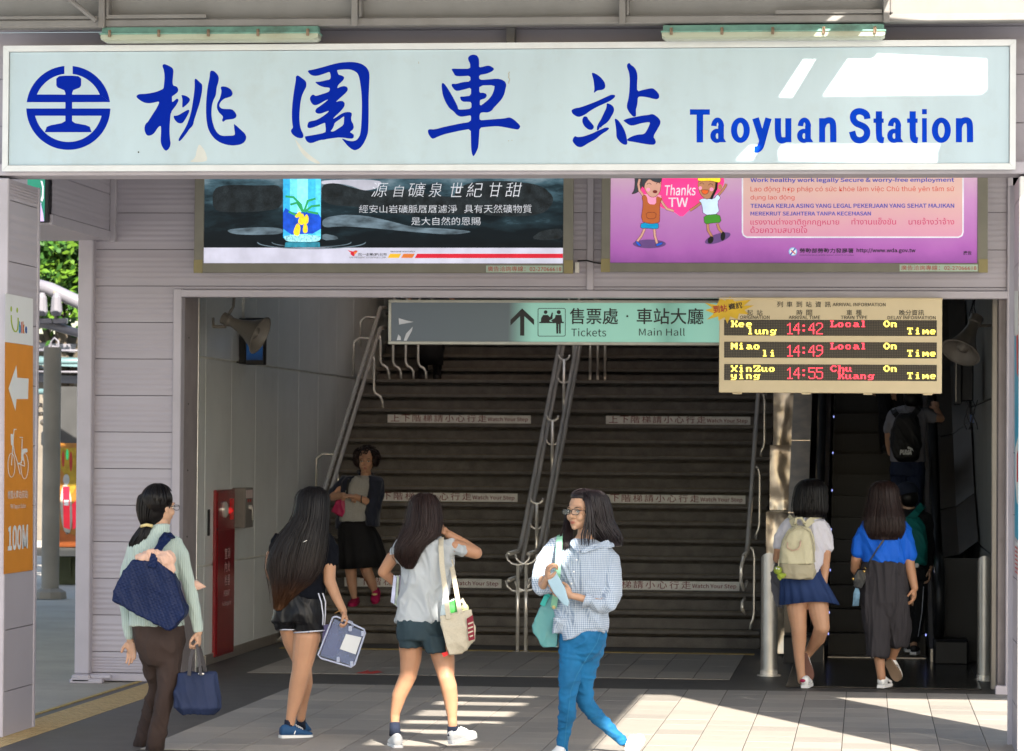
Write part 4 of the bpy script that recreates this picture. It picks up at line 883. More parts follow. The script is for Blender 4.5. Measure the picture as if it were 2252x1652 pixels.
def ell_(cx, cy, rx, ry, n=28): return [(cx + rx * math.cos(2 * math.pi * i / n), cy + ry * math.sin(2 * math.pi * i / n)) for i in range(n)]
def letter(ch, x0, x1):
    m_ = (x0 + x1) / 2; b = B(); k = [0]
    def put(q, holes=()): P.poly(q, None, into=b, l=k[0], holes=holes); k[0] += .25
    if ch == 'T': put([(x0, 664), (x1, 664), (x1, 697), (m_ + 20, 697), (m_ + 20, 865), (m_ - 20, 865), (m_ - 20, 697), (x0, 697)])
    if ch == 'o': put(ell_(m_, 791, (x1 - x0) / 2, 77), [ell_(m_, 791, (x1 - x0) / 2 - 38, 45)])
    if ch == 'a': rx_ = (x1 - x0) / 2 - 9; put([(m_ - 4 + rx_ * math.cos(math.radians(t)), 772 + 58 * math.sin(math.radians(t))) for t in range(188, 361, 6)] + [(m_ - 4 + (rx_ - 34) * math.cos(math.radians(t)), 774 + 30 * math.sin(math.radians(t))) for t in range(360, 187, -6)]); put([(x1 - 50, 762), (x1 - 15, 762), (x1 - 15, 840), (x1, 864), (x1 - 38, 864), (x1 - 50, 846)]); put(ell_(m_ - 8, 825, (x1 - x0) / 2 - 9, 43), [ell_(m_ - 6, 826, (x1 - x0) / 2 - 40, 17)])
    if ch == 'y': put(thick([(x0 + 17, 718), (m_ + 2, 850)], 41, 0)); put(thick([(x1 - 17, 718), (m_ + 6, 840), (m_ - 8, 893), (m_ - 26, 909), (x0 + 10, 908)], 39))
    if ch == 'u': put(thick([(x0 + 16, 718), (x0 + 16, 825), (x0 + 28, 852), (m_ - 2, 854), (x1 - 28, 838), (x1 - 18, 805)], 38)); put([(x1 - 37, 718), (x1, 718), (x1, 864), (x1 - 37, 864)])
    if ch == 'n': put([(x0, 718), (x0 + 37, 718), (x0 + 37, 864), (x0, 864)]); put(thick([(x0 + 18, 775), (x0 + 30, 742), (m_ + 6, 728), (x1 - 22, 736), (x1 - 16, 765), (x1 - 16, 864)], 38))
    if ch == 'S': put(thick([(x1 - 16, 722), (x1 - 20, 692), (m_, 672), (x0 + 24, 686), (x0 + 18, 722), (x0 + 36, 748), (m_, 758), (x1 - 30, 772), (x1 - 14, 802), (x1 - 26, 840), (m_, 856), (x0 + 26, 842), (x0 + 14, 798)], 39))
    if ch == 't': put(thick([(m_ + 1, 676), (m_ + 1, 828), (m_ + 8, 850), (x1 - 1, 853)], 38)); put([(x0, 720), (x1 - 2, 720), (x1 - 2, 746), (x0, 746)])
    if ch == 'i': put([(x0, 718), (x1, 718), (x1, 864), (x0, 864)]); put([(x0, 663), (x1, 663), (x1, 694), (x0, 694)])
    b.build('letter', 'brightblue', sg, fix=False)
for ch, x0, x1 in (('T', 224, 345), ('a', 347, 445), ('o', 473, 588), ('y', 605, 718), ('u', 742, 840), ('a', 873, 973), ('n', 1008, 1110), ('S', 1194, 1317), ('t', 1338, 1402), ('a', 1420, 1520), ('t', 1542, 1608), ('i', 1633, 1662), ('o', 1692, 1808), ('n', 1838, 1940)): letter(ch, x0, x1)
mat('stain', (.42, .40, .34), rough=.6); mat('chip', (.72, .70, .66), rough=.5)
P = Print(sg, SY + .0125, 1000 / 1.3481, 0, .4885 / 1.3481); b = B()
for k in range(9): P.disc((1043 + random.uniform(-6, 6), 440 + k * 8), 4, None, into=b, ry=5, n=7)
P.disc((1040, 855), 3, None, into=b, n=6); P.disc((1060, 852), 3, None, into=b, n=6); P.disc((494, 381), 2, None, into=b, ry=8, n=6)
b.build('dirt_spot', 'stain', sg, fix=False)
P = Print(sg, SY + .0125, 0, 0, .4885 / 1.3481)
mat('scuff', (.60, .61, .58), rough=.5)
P.poly([(1145, 985), (1185, 960), (1195, 905), (1210, 872), (1245, 915), (1262, 975), (1225, 985)], 'scuff', sm=1, name='scuff_mark')
P.poly([(1790, 845), (1810, 865), (1840, 905), (1890, 950), (1950, 990), (1930, 998), (1870, 970), (1830, 930), (1805, 885)], 'scuff', sm=1, name='scuff_mark')
P.disc((841, 924), 5, 'black', name='dirt_spot')
# ---------------------------------------------------------------- lightbox posters on the facade
PY = FY - .14
def postbox(x0, x1, y1, fx0, fx1, fy1, lab):
    t = thing('poster_lightbox', A((x0 + x1) / 2, fy1, PY), lab, 'poster', 'advertising lightboxes over the entrance')
    a, b2 = A(fx0, fy1, PY), A(fx1, 300, PY); c, d = A(x0, y1, PY), A(x1, 310, PY)
    B().box((a.x + .01, PY + .02, a.z + .01), (b2.x - .01, FY - .004, b2.z)).build('box_body', 'postframe', t)
    B().bev((a.x, PY - .012, a.z), (b2.x, PY + .02, c.z), .004).build('frame_rail', 'postframe', t)
    B().bev((a.x + .0, PY - .011, c.z + .001), (c.x, PY + .02, b2.z), .004).build('frame_rail', 'postframe', t)
    B().bev((d.x, PY - .011, c.z + .001), (b2.x, PY + .02, b2.z), .004).build('frame_rail', 'postframe', t)
    for x in (a.x - .002, b2.x - .068): B().bev((x, PY - .016, a.z - .003), (x + .07, PY + .0, a.z + .10), .002).build('corner_cap', mat('corncap', (.26, .22, .10), rough=.35) if 'corncap' not in M else 'corncap', t)
    return t, (c, d)
t1, (c, d) = postbox(448, 1240, 579, 427, 1262, 600, 'dark water advert lightbox with blue bottle and white handwriting')
mk = grad('waterad', [(0, (.002, .003, .004)), (.40, (.004, .008, .011)), (.52, (.012, .026, .034)), (.62, (.05, .10, .13)), (.78, (.25, .33, .38)), (1, (.4, .5, .55))], 2, -.25, 1.25, rough=.4, emit=.25, nscale=2.2, namt=.42, stretch=(1, 1, 3.2))
zr = A(800, 545, PY).z
B().quad((c.x, PY, zr), (d.x, PY, zr), (d.x, PY, d.z), (c.x, PY, d.z)).build('picture', mk, t1)
B().quad((c.x, PY, c.z), (d.x, PY, c.z), (d.x, PY, zr), (c.x, PY, zr)).build('white_band', mat('bandwhite', (.52, .52, .64), rough=.4, emit=.25), t1)
P = Print(t1, PY, 400.6, 370.9, .3953)
mat('adwhite', (.62, .64, .70), rough=.5, emit=.22); mat('rock', (.012, .017, .020), rough=.6, var=.7, scale=14, fine=.5, emit=.25); mat('mist', (.09, .13, .16), rough=.5, var=.7, scale=7, emit=.3, stretch=(1, 1, 3)); mat('mist2', (.36, .36, .42), rough=.5, var=.25, scale=4, emit=.4)
P.poly([(775, 62), (1120, 62), (1090, 110), (1010, 125), (940, 95), (850, 80), (775, 90)], 'mist2', sm=2, l=.2)
P.poly([(170, 110), (260, 88), (420, 95), (560, 90), (560, 220), (430, 240), (280, 245), (170, 235)], 'rock', sm=2, l=.3)
P.poly([(772, 90), (850, 78), (960, 110), (1060, 130), (1250, 110), (1400, 150), (1700, 180), (1780, 240), (1500, 260), (1200, 260), (1000, 215), (780, 200)], 'rock', sm=2, l=.4)
P.poly([(1500, 130), (1600, 75), (1800, 66), (2000, 90), (2080, 170), (2010, 260), (1750, 270), (1560, 230)], 'rock', sm=2, l=.5)
P.poly([(780, 275), (900, 255), (1020, 262), (1150, 290), (1300, 330), (1420, 330), (1640, 350), (1500, 370), (1250, 350), (1050, 330), (880, 320), (780, 330)], 'mist', sm=2, l=.3)
P.poly([(240, 340), (400, 325), (560, 330), (560, 365), (400, 370), (280, 365)], 'mist', sm=2, l=.3)
P.poly([(780, 360), (860, 375), (870, 395), (780, 400)], 'mist', sm=1, l=.3); P.poly([(1940, 390), (1990, 350), (2060, 335), (2118, 335), (2118, 390), (2020, 400)], 'rock', sm=1, l=.3)
for r in (300, 220): P.ring((720, 410), r, 5, 'mist', l=.6, ry=r * .12, a0=0, a1=180)
for i, (x0, x1, cc) in enumerate(((562, 600, (.03, .30, .55)), (600, 640, (.12, .52, .70)), (640, 700, (.20, .60, .75)), (700, 742, (.04, .36, .60)), (742, 772, (.08, .45, .62)))):
    P.poly([(x0, 55), (x1, 55), (x1, 392), (x0, 386)], mat('btl%d' % i, cc, rough=.2, emit=.45, var=.2, scale=30), l=1 + .1 * i, name='bottle_stripe')
P.poly([(562, 210), (620, 250), (700, 235), (772, 250), (772, 360), (562, 370)], mat('btlb', (.01, .06, .42), rough=.2, emit=.45, var=.3, scale=15), sm=1, l=2)
P.poly([(566, 370), (770, 370), (768, 400), (740, 408), (600, 408), (572, 398)], mat('btlw', (.25, .55, .62), rough=.2, emit=.4, var=.5, scale=60), sm=1, l=2.4)
P.poly([(575, 410), (765, 410), (768, 438), (570, 438)], mat('btlr', (.02, .18, .26), rough=.2, emit=.35, var=.4, scale=20), l=1.8)
gm = mat('flgreen', (.02, .26, .08), rough=.5, emit=.4); ym = mat('flyellow', (.75, .50, .02), rough=.5, emit=.4, var=.2, scale=50)
for q in ([(578, 155), (620, 160), (660, 200), (672, 240)], [(605, 200), (640, 190), (668, 235)], [(740, 168), (700, 180), (680, 235)], [(765, 205), (720, 210), (684, 240)], [(595, 240), (640, 262)], [(755, 250), (700, 240)]): P.stroke(q, 12, gm, l=3)
for q in ([(655, 232), (625, 268), (640, 275), (668, 262)], [(668, 240), (640, 300), (668, 318), (690, 290)], [(640, 300), (618, 350), (625, 372), (652, 375), (660, 320)], [(690, 250), (672, 300), (680, 310), (702, 305), (705, 270)], [(678, 300), (670, 350), (685, 362), (700, 350), (695, 310)]): P.poly(q, ym, sm=1, l=3.5, name='flower_print')
xs = ((1050, 1135), (1175, 1225), (1252, 1345), (1370, 1440), (1485, 1555), (1580, 1665), (1700, 1770), (1795, 1880)); b = B()
for (x0, x1), ch in zip(xs, '源自礦泉世紀甘甜'): P.text(ch, x0, 78 if ch != '自' else 92, x1, 158, None, into=b, shear=.18, bold=-.012)
b.build('lettering', 'adwhite', t1, fix=False); P.text('經安山岩礦脈層層濾淨', 985, 202, 1530, 247, 'adwhite', bold=-.008); P.text('具有天然礦物質', 1570, 200, 1945, 247, 'adwhite', bold=-.008); P.text('是大自然的恩賜', 1275, 270, 1660, 315, 'adwhite', bold=-.008)
inkb = mat('inkdark', (.02, .02, .03), rough=.5)
P.text('統一企業(股)公司', 980, 470, 1137, 487, inkb, bold=.02); P.text('UNI-PRESIDENT ENTERPRISES CORP.', 932, 490, 1137, 499, inkb); P.text('開創健康快樂的明天', 1160, 458, 1298, 466, inkb)
adr = mat('adred', (.55, .01, .03), rough=.4, emit=.25)
P.poly([(920, 453), (950, 462), (965, 455), (978, 458), (962, 470), (958, 488), (948, 486), (935, 474), (940, 470)], adr, name='bird_mark'); P.poly([(955, 466), (976, 460), (966, 474), (958, 476)], mat('adorange', (.75, .22, .03), rough=.4, emit=.2), l=1)
P.poly([(1157, 474), (1219, 474), (1205, 497), (1143, 497)], mat('adyel', (.68, .40, .02), rough=.4, emit=.25)); P.poly([(1232, 474), (1295, 474), (1281, 497), (1218, 497)], mat('ador2', (.62, .17, .03), rough=.4, emit=.25)); P.poly([(1308, 474), (2118, 474), (2118, 498), (1294, 498)], adr)
def sticker(t, P, x0, y0, x1, y1):
    P.poly([(x0, y0), (x1, y0), (x1, y1), (x0, y1)], 'sticker', l=16, name='phone_sticker')
    P.text('廣告洽詢專線：02-27066618', x0 + 8, y0 + 4, x1 - 6, y1 - 5, 'redink', l=18)
sticker(t1, P, 1692, 540, 2117, 578)
t2, (c, d) = postbox(1342, 2150, 578, 1322, 2173, 598, 'pink and purple advert lightbox with cartoon helpers and heart')
B().quad((c.x, PY, c.z), (d.x, PY, c.z), (d.x, PY, d.z), (c.x, PY, d.z)).build('picture', grad('pinkad', [(0, (.07, .02, .11)), (.12, (.17, .05, .24)), (.30, (.38, .12, .42)), (.62, (.52, .25, .52)), (.85, (.60, .42, .52)), (1, (.62, .48, .48))], 2, -.15, .95, rough=.45, emit=.16, nscale=3, namt=.09), t2)
P = Print(t2, PY, 1261, 370.9, .4401)
P.poly([(845, 30), (1947, 30), (1947, 318), (1940, 335), (1925, 343), (866, 343), (850, 335), (845, 318)], grad('pinkbox', [(0, (.55, .20, .38)), (.4, (.60, .28, .40)), (1, (.64, .42, .38))], 2, .05, .6, rough=.45, emit=.18, nscale=3, namt=.15), l=.3, name='text_panel')
P.stroke([(845, 30), (845, 318), (850, 333), (866, 343), (1925, 343), (1941, 335), (1947, 318), (1947, 30)], 7, 'adwhite', l=1)
bl = mat('adblue', (.03, .05, .36), rough=.5, emit=.2); rd = mat('adred2', (.50, .06, .04), rough=.5, emit=.2); rd2 = mat('adred3', (.50, .03, .12), rough=.5, emit=.2)
P.text('Work healthy work legally Secure & worry-free employment', 885, 44, 1903, 74, bl, bold=.008); P.text('Lao động hợp pháp có sức khỏe làm việc Chủ thuê yên tâm sử', 885, 88, 1903, 121, rd, bold=.016); P.text('dụng lao động', 885, 132, 1105, 161, rd, bold=.016)
P.text('TENAGA KERJA ASING YANG LEGAL PEKERJAAN YANG SEHAT MAJIKAN', 885, 175, 1903, 197, bl, bold=.008); P.text('MEREKRUT SEJAHTERA TANPA KECEMASAN', 885, 215, 1487, 235, bl, bold=.008)
P.text('แรงงานต่างชาติถูกกฎหมาย', 885, 248, 1328, 290, rd2); P.text('ทำงานแข็งขัน', 1390, 246, 1612, 280, rd2); P.text('นายจ้างว่าจ้าง', 1675, 246, 1903, 280, rd2); P.text('ด้วยความสบายใจ', 885, 288, 1168, 322, rd2)
P.disc((1097, 415), 21, mat('logob', (.20, .42, .62), rough=.4, emit=.2), l=1, name='round_logo'); P.disc((1097, 415), 16, 'adwhite', l=1.5); P.stroke([(1108, 400), (1085, 430)], 6, bl, l=2); P.stroke([(1088, 408), (1108, 426)], 5, rd, l=2.4)
P.text('勞動部勞動力發展署', 1130, 398, 1400, 424, inkb, bold=.015); P.text('WORKFORCE DEVELOPMENT AGENCY, MINISTRY OF LABOR', 1130, 430, 1400, 437, inkb); P.text('http://www.wda.gov.tw', 1415, 398, 1710, 424, inkb, bold=.01); P.text('廣告', 1948, 412, 1990, 432, inkb, bold=.015)
sticker(t2, P, 1630, 480, 2020, 514)
# cartoon helpers
K = Print(t2, PY, 1335.3, 370.9, .1347)
heart = mat('heart', (.72, .04, .20), rough=.4, emit=.35); out = mat('outline', (.10, .01, .02), rough=.5)
def blk(pts, m, l, o=7, sm=1):
    K.poly(pts, m, sm=sm, l=l); q = chaikin(pts, sm) if sm else pts
    if o: K.stroke(q + [q[0]], o, out, l=l + .3)
sk1 = mat('csk1', (.48, .26, .20), emit=.3); sk2 = mat('csk2', (.36, .17, .09), emit=.3); hr = mat('chair', (.04, .05, .06), emit=.2); sh = mat('cshadow', (.12, .06, .20), emit=.2)
K.poly([(540, 120), (1900, 120), (1915, 230), (1850, 370), (1700, 470), (1500, 600), (1400, 640), (1330, 690), (1215, 800), (1090, 700), (880, 640), (600, 440), (540, 330)], heart, sm=1, l=1)
K.text('Thanks', 930, 260, 1440, 440, 'adwhite', l=4, shear=.08, bold=.004); K.text('TW', 1000, 475, 1320, 625, 'adwhite', l=4, bold=.004)
K.disc((690, 1230), 272, sh, l=1.2, ry=72); K.disc((1805, 1138), 220, sh, l=1.2, ry=72, rot=-.32)
blk([(450, 120), (640, 120), (560, 330), (480, 400), (395, 420), (440, 360), (455, 250)], hr, 1.5)
for q, m, w_ in (([(530, 180), (510, 260), (530, 360), (590, 440)], sk1, 34), ([(880, 520), (930, 600), (980, 660), (1080, 690)], sk1, 34), ([(610, 990), (560, 1100), (490, 1190)], sk1, 34), ([(770, 990), (780, 1100), (815, 1220)], sk1, 34),
                 ([(1520, 570), (1440, 630), (1360, 680)], sk2, 34), ([(1820, 430), (1880, 360), (1930, 290), (1940, 260)], sk2, 34), ([(1640, 910), (1650, 1010), (1710, 1110)], sk2, 36), ([(1800, 910), (1830, 990), (1890, 1060)], sk2, 36)):
    K.stroke(q, w_ + 10, out, l=2); K.stroke(q, w_, m, l=2.6)
blk([(555, 880), (835, 880), (845, 970), (800, 990), (640, 975), (540, 975)], mat('cblue', (.0, .22, .42), emit=.3), 3)
blk([(600, 430), (880, 430), (900, 490), (860, 560), (860, 860), (840, 885), (700, 905), (550, 860), (590, 560), (565, 470)], mat('cbrown', (.35, .09, .025), emit=.3), 3.5)
blk([(590, 415), (650, 450), (670, 580), (800, 590), (800, 440), (900, 490), (870, 420)], mat('cpink', (.75, .25, .40), emit=.3), 4, o=0); blk([(632, 715), (805, 715), (790, 820), (650, 820)], 'cbrown', 4.5)
blk([(575, 140), (880, 140), (885, 260), (860, 400), (780, 470), (700, 465), (630, 380), (590, 260)], sk1, 5)
blk([(560, 120), (900, 120), (880, 235), (760, 215), (690, 165), (620, 230), (600, 330), (560, 250)], hr, 6)
K.ring((685, 275), 36, 8, out, l=6, a0=200, a1=340); K.ring((835, 262), 34, 8, out, l=6, a0=200, a1=340); K.disc((782, 378), 38, mat('cmouth', (.16, .02, .02), emit=.2), l=6, ry=26); K.disc((672, 345), 30, 'cpink', l=6)
blk([(455, 1180), (500, 1190), (560, 1250), (545, 1275), (490, 1250)], mat('cshoe', (.01, .08, .45), emit=.3), 4); blk([(785, 1240), (850, 1210), (915, 1200), (900, 1240), (810, 1275)], 'cshoe', 4)
blk([(1575, 760), (1835, 740), (1868, 880), (1720, 890), (1590, 912)], mat('cgreen', (.04, .20, .02), emit=.3), 3)
blk([(1490, 520), (1560, 485), (1740, 500), (1805, 415), (1855, 480), (1800, 540), (1835, 740), (1570, 765), (1545, 570)], mat('cltblue', (.45, .58, .75), emit=.3), 4)
blk([(1490, 190), (1800, 190), (1800, 300), (1700, 480), (1610, 505), (1520, 430), (1480, 300)], sk2, 5); K.disc((1845, 300), 34, sk2, l=4.8, ry=45)
K.stroke([(1790, 200), (1780, 330), (1700, 490)], 40, 'black', l=6.2); blk([(1470, 210), (1490, 120), (1850, 120), (1850, 240), (1700, 200)], ym, 7)
K.ring((1545, 270), 36, 8, out, l=6, a0=200, a1=340); K.ring((1690, 285), 36, 8, out, l=6, a0=200, a1=340); blk([(1535, 345), (1665, 350), (1640, 410), (1590, 425), (1550, 400)], mat('corange', (.6, .10, .02), emit=.3), 6); K.disc((1520, 318), 28, 'cpink', l=6); K.disc((1705, 340), 32, 'cpink', l=6)
K.disc((1690, 1165), 44, 'black', l=4, ry=62, rot=.4); K.disc((1890, 1105), 38, 'black', l=4, ry=75, rot=.1)
# small connector box and cable between the lightboxes
cc_ = thing('junction_box', A(1268, 588, FY), 'small white junction box with black cable between the two lightboxes', 'box')
B().bev(A(1264, 600, FY - .06) , A(1273, 577, FY - .06) + V((0, .05, 0)), .003).build('box_body', 'chip', cc_)
B().tube([A(1270, 574, FY - .05), A(1290, 573, FY - .04), A(1310, 578, FY - .05), A(1324, 580, FY - .05)], .006, 6).build('cable', 'black', cc_, smooth=True)
# ---------------------------------------------------------------- hanging direction sign
HY = 25.25
hs = thing('direction_sign', A(1215, 757, HY), 'long hanging direction sign, grey left half and lit green right half', 'sign')
a, c = A(854, 757, HY), A(1640, 661, HY); zt = c.z
B().bev((a.x, HY, a.z), (c.x, HY + .16, zt), .004).build('sign_box', 'postframe', hs)
for (x0, z0, x1, z1) in ((a.x, a.z, c.x, a.z + .022), (a.x, zt - .022, c.x, zt), (a.x, a.z + .023, a.x + .022, zt - .023)):
    B().bev((x0, HY - .012, z0), (x1, HY - .0005, z1), .003).build('frame_rail', mat('hframe', (.42, .42, .38), rough=.4) if 'hframe' not in M else 'hframe', hs)
xm = A(816 + 930 * .3426, 700, HY).x
gm2 = grad('greenface', [(0, (.06, .072, .085)), (.345, (.065, .08, .088)), (.415, (.19, .38, .32)), (.75, (.20, .40, .33)), (.8, (.13, .28, .23)), (.86, (.20, .42, .35)), (1, (.25, .48, .40))], 0, 0, 2.72, rough=.3, emit=.22, nscale=1, namt=.012)
fo = B().box((a.x + .02, HY - .004, a.z + .02), (c.x, HY - .001, zt - .02)); me = fo.mesh(V((a.x, 0, 0)));
fob = link('sign_face', me, gm2, hs); fob.location = V((a.x, 0, 0)) - hs.location
P = Print(hs, HY - .0045, 816, 638, .3426)
P.poly([(970, 118), (1047, 190), (1047, 226), (984, 168), (984, 293), (957, 293), (957, 168), (895, 228), (895, 192)], 'black', name='arrow')
b = B(); P.stroke([(1078, 118), (1240, 118), (1247, 125), (1247, 290), (1240, 296), (1078, 296), (1072, 290), (1072, 125), (1078, 118)], 4, into=b); P.disc((1121, 142), 12, None, into=b, l=.3); P.disc((1205, 142), 13, None, into=b, l=.3)
P.poly([(1105, 160), (1135, 160), (1150, 175), (1160, 145), (1168, 145), (1165, 185), (1145, 195), (1148, 204), (1090, 204), (1092, 180)], None, into=b, l=.6); P.poly([(1080, 204), (1238, 204), (1238, 213), (1080, 213)], None, into=b, l=.8)
P.poly([(1185, 160), (1222, 160), (1228, 204), (1218, 204), (1218, 280), (1207, 280), (1206, 218), (1203, 218), (1202, 280), (1190, 280), (1188, 204), (1165, 204), (1155, 195), (1180, 180)], None, into=b, l=1); b.build('pictogram', 'black', hs, fix=False)
P.text('售票處', 1275, 116, 1587, 220, 'black', bold=.01); P.disc((1645, 168), 7, 'black', l=2, name='dot'); P.text('車站大廳', 1705, 116, 2135, 220, 'black', bold=.01); P.text('Tickets', 1285, 245, 1510, 298, 'black'); P.text('Main Hall', 1720, 245, 2015, 293, 'black')
mat('palegrey', (.50, .52, .58), rough=.3)
P.poly([(178, 180), (225, 195), (272, 205), (180, 222)], 'palegrey', name='pale_patch'); P.poly([(210, 325), (225, 280), (268, 235), (262, 262), (228, 326)], 'palegrey', name='pale_patch'); P.poly([(165, 322), (175, 285), (190, 300), (192, 322)], 'palegrey', name='pale_patch')  # pale angular patches on the grey half of the face
for x in (950, 1290, 1480): B().tube([A(x, 664, HY + .08), A(x, 640, HY + .08)], .008, 6).build('hanging_rod', 'postframe', hs)
# ---------------------------------------------------------------- arrival board
AY = 24.86
ab = thing('arrival_board', A(1826, 864, AY), 'cream train arrival board with three rows of LED text', 'sign')
a, c = A(1581, 863, AY), A(2072, 655, AY)
B().bev((a.x, AY, a.z), (c.x, AY + .13, c.z), .004).build('board_case', 'beige', ab)
B().bev((a.x - .004, AY - .012, Zp(659, AY, 1826)), (c.x + .004, AY + .13, Zp(655.5, AY, 1826)), .002).build('top_edge', 'beige', ab)
for x in (1610, 1762, 1898, 2030): B().bev((Xp(x, AY), AY + .01, a.z - .012), (Xp(x + 20, AY), AY + .1, a.z - .0005), .002).build('latch', 'beige', ab)
P = Print(ab, AY, 1543, 638, .3149)
for s_, x0, x1, y0, y1 in (('列車到站資訊', 527, 903, 80, 120), ('起站', 318, 427, 138, 178), ('時間', 664, 773, 138, 178), ('車種', 1011, 1119, 138, 178)):
    b = B(); n_ = len(s_)
    for i, ch in enumerate(s_): P.text(ch, x0 + i * (x1 - x0 - 42) / (n_ - 1), y0, x0 + 41 + i * (x1 - x0 - 42) / (n_ - 1), y1, None, into=b, bold=.004)
    b.build('lettering', 'black', ab, fix=False)
P.text('晚分資訊', 1380, 138, 1553, 178, 'black', bold=.004)
for s_, x0, x1, y in (('ARRIVAL INFORMATION', 915, 1285, 90), ('ORIGINATION', 268, 475, 179), ('ARRIVAL TIME', 608, 828, 180), ('TRAIN TYPE', 972, 1158, 180), ('DELAY INFORMATION', 1298, 1635, 182)): P.text(s_, x0, y, x1, y + 23, 'black', bold=.004)
patmat('led', 'led', col=(.02, .015, .01), rough=.3)
FONT = {'K': 'E6666C786C66E6', 'e': '000078CCFCC078', 'l': '70303030303078', 'u': '0000CCCCCCCC76', 'n': '0000F8CCCCCCCC', 'g': '000076CCCC7C0CF8', 'M': 'C6EEFEFED6C6C6', 'i': '30007030303078', 'a': '0000780C7CCC76', 'o': '000078CCCCCC78', 'X': 'C6C66C38386CC6', 'Z': 'FEC68C183266FE', 'y': '0000CCCCCC7C0CF8', 'O': '386CC6C6C66C38', 'T': 'FCB43030303078', 'm': '0000CCFEFED6C6', 'L': 'F06060606266FE', 'c': '000078CCC0CC78', 'C': '3C66C0C0C0663C', 'h': 'E0606C766666E6'}
DIG = {'1': ['...#', '..##', '.#.#', '...#', '...#', '...#', '...#', '...#', '...#', '...#', '...#', '.#####'], '4': ['....#.', '...##.', '..#.#.', '..#.#.', '.#..#.', '.#..#.', '#...#.', '######', '....#.', '....#.', '....#.', '....#.'],
       '2': ['.####.', '#....#', '#....#', '.....#', '.....#', '....#.', '...#..', '..#...', '.#....', '#.....', '#.....', '######'], '9': ['.####.', '#....#', '#....#', '#....#', '#....#', '.#####', '.....#', '.....#', '.....#', '....#.', '...#..', '###...'],
       '5': ['######', '#.....', '#.....', '#.....', '#####.', '.....#', '.....#', '.....#', '.....#', '#....#', '#....#', '.####.'], ':': ['', '', '##', '##', '', '', '', '##', '##', '', '', '']}
ly = mat('ledyellow', (.8, .7, .1), emit=1.0, ecol=(1, .78, .12)); lr_ = mat('ledred', (.8, .05, .08), emit=.9, ecol=(1, .05, .08))
def dots(rows, x, y, dx, dy, b):
    for j, r in enumerate(rows):
        for i, ch in enumerate(r):
            if ch == '#': b.flat([P.pt(x + i * dx, y + j * dy, 3), P.pt(x + (i + .86) * dx, y + j * dy, 3), P.pt(x + (i + .86) * dx, y + (j + .86) * dy, 3), P.pt(x + i * dx, y + (j + .86) * dy, 3)])
def word(s, x, y, m):
    b = B()
    for k, ch in enumerate(s):
        h = FONT[ch]; rows = [format(int(h[i:i + 2], 16), '08b').replace('1', '#') for i in range(0, len(h), 2)]
        dots(rows, x + k * 53, y, 6.6, 6.5, b)
    b.build('led_text', m, ab, fix=False)
for r, (y0, w1, x1, w2, x2, tm, ty, tx, ty2, tx2) in enumerate(((212, 'Kee', 205, 'lung', 320, '14:42', 'Local', 898, None, 0), (367, 'Miao', 205, 'li', 422, '14:49', 'Local', 898, None, 0), (524, 'XinZuo', 205, 'ying', 205, '14:55', 'Chu', 898, 'Kuang', 950))):
    p0, p1 = P.pt(157, y0 + 105, -1), P.pt(1643, y0 - 1, -1)
    B().bev((p0.x, AY - .003, p0.z), (p1.x, AY + .01, p1.z), .002).build('led_panel', 'led', ab)
    P.Y = AY - .003
    word(w1, x1, y0 + 2, ly); word(w2, x2, y0 + 52, ly); word(ty, tx, y0 + 2, lr_)
    if ty2: word(ty2, tx2, y0 + 53, lr_)
    word('On', 1270, y0 + 2, ly); word('Time', 1436, y0 + 52, ly)
    b = B()
    for ch, x in zip(tm, (590, 641, 706, 746, 800)): dots(DIG[ch], x, y0 + 18, 8, 6.6, b)
    b.build('led_text', lr_, ab, fix=False); P.Y = AY
bu = mat('burst', (.70, .45, .03), rough=.5)
P.poly([(20, 88), (105, 105), (130, 60), (165, 75), (200, 45), (230, 80), (345, 68), (295, 110), (365, 108), (300, 140), (330, 170), (262, 165), (250, 205), (200, 185), (180, 235), (160, 190), (118, 215), (115, 185), (35, 208), (85, 165), (25, 140), (75, 125)], bu, l=6, name='starburst_sticker')
P.text('到站', 85, 112, 182, 165, 'redink', l=9, rot=.14, bold=.02); P.text('資訊', 190, 96, 292, 140, 'black', l=9, rot=.14, bold=.02)
# ---------------------------------------------------------------- bicycle poster on the left pillar side
bp = thing('bicycle_poster', (plx, 20.4, 1), 'orange bicycle hire poster with white arrow on the left pillar', 'poster')
Q = Print(bp, 0, 0, 638, .3854, X=plx + .006)
Q.poly([(30, 18), (187, 50), (187, 318), (27, 296)], 'posterwhite', l=0, name='white_field'); Q.poly([(27, 297), (187, 319), (186, 1598), (20, 1622)], 'orange', l=0, name='orange_field')
lg = mat('lime', (.35, .48, .03), rough=.5)
Q.stroke([(62, 145), (63, 180), (70, 215), (80, 235), (90, 238), (98, 225), (102, 190), (101, 160)], 7, lg, l=2); Q.disc((62, 108), 5, lg, l=2, ry=16); Q.disc((96, 115), 5, lg, l=2, ry=15)
for ch, x, m in (('b', 106, mat('ublue', (.02, .30, .55))), ('i', 118, mat('ured', (.6, .05, .03))), ('k', 126, mat('uora', (.6, .16, .03))), ('e', 141, mat('unavy', (.02, .08, .30)))): Q.text(ch, x, 180 if ch != 'e' else 208, x + (10 if ch != 'i' else 3) + 2, 247, m, bold=.03)
Q.poly([(91, 428), (96, 500), (161, 505), (158, 622), (92, 622), (86, 690), (46, 562)], 'posterwhite', l=2, name='arrow')
b = B(); Q.ring((63, 1000), 20, 3.5, None, into=b, ry=68, l=2); Q.ring((138, 1005), 21, 3.5, None, into=b, ry=72, l=2)
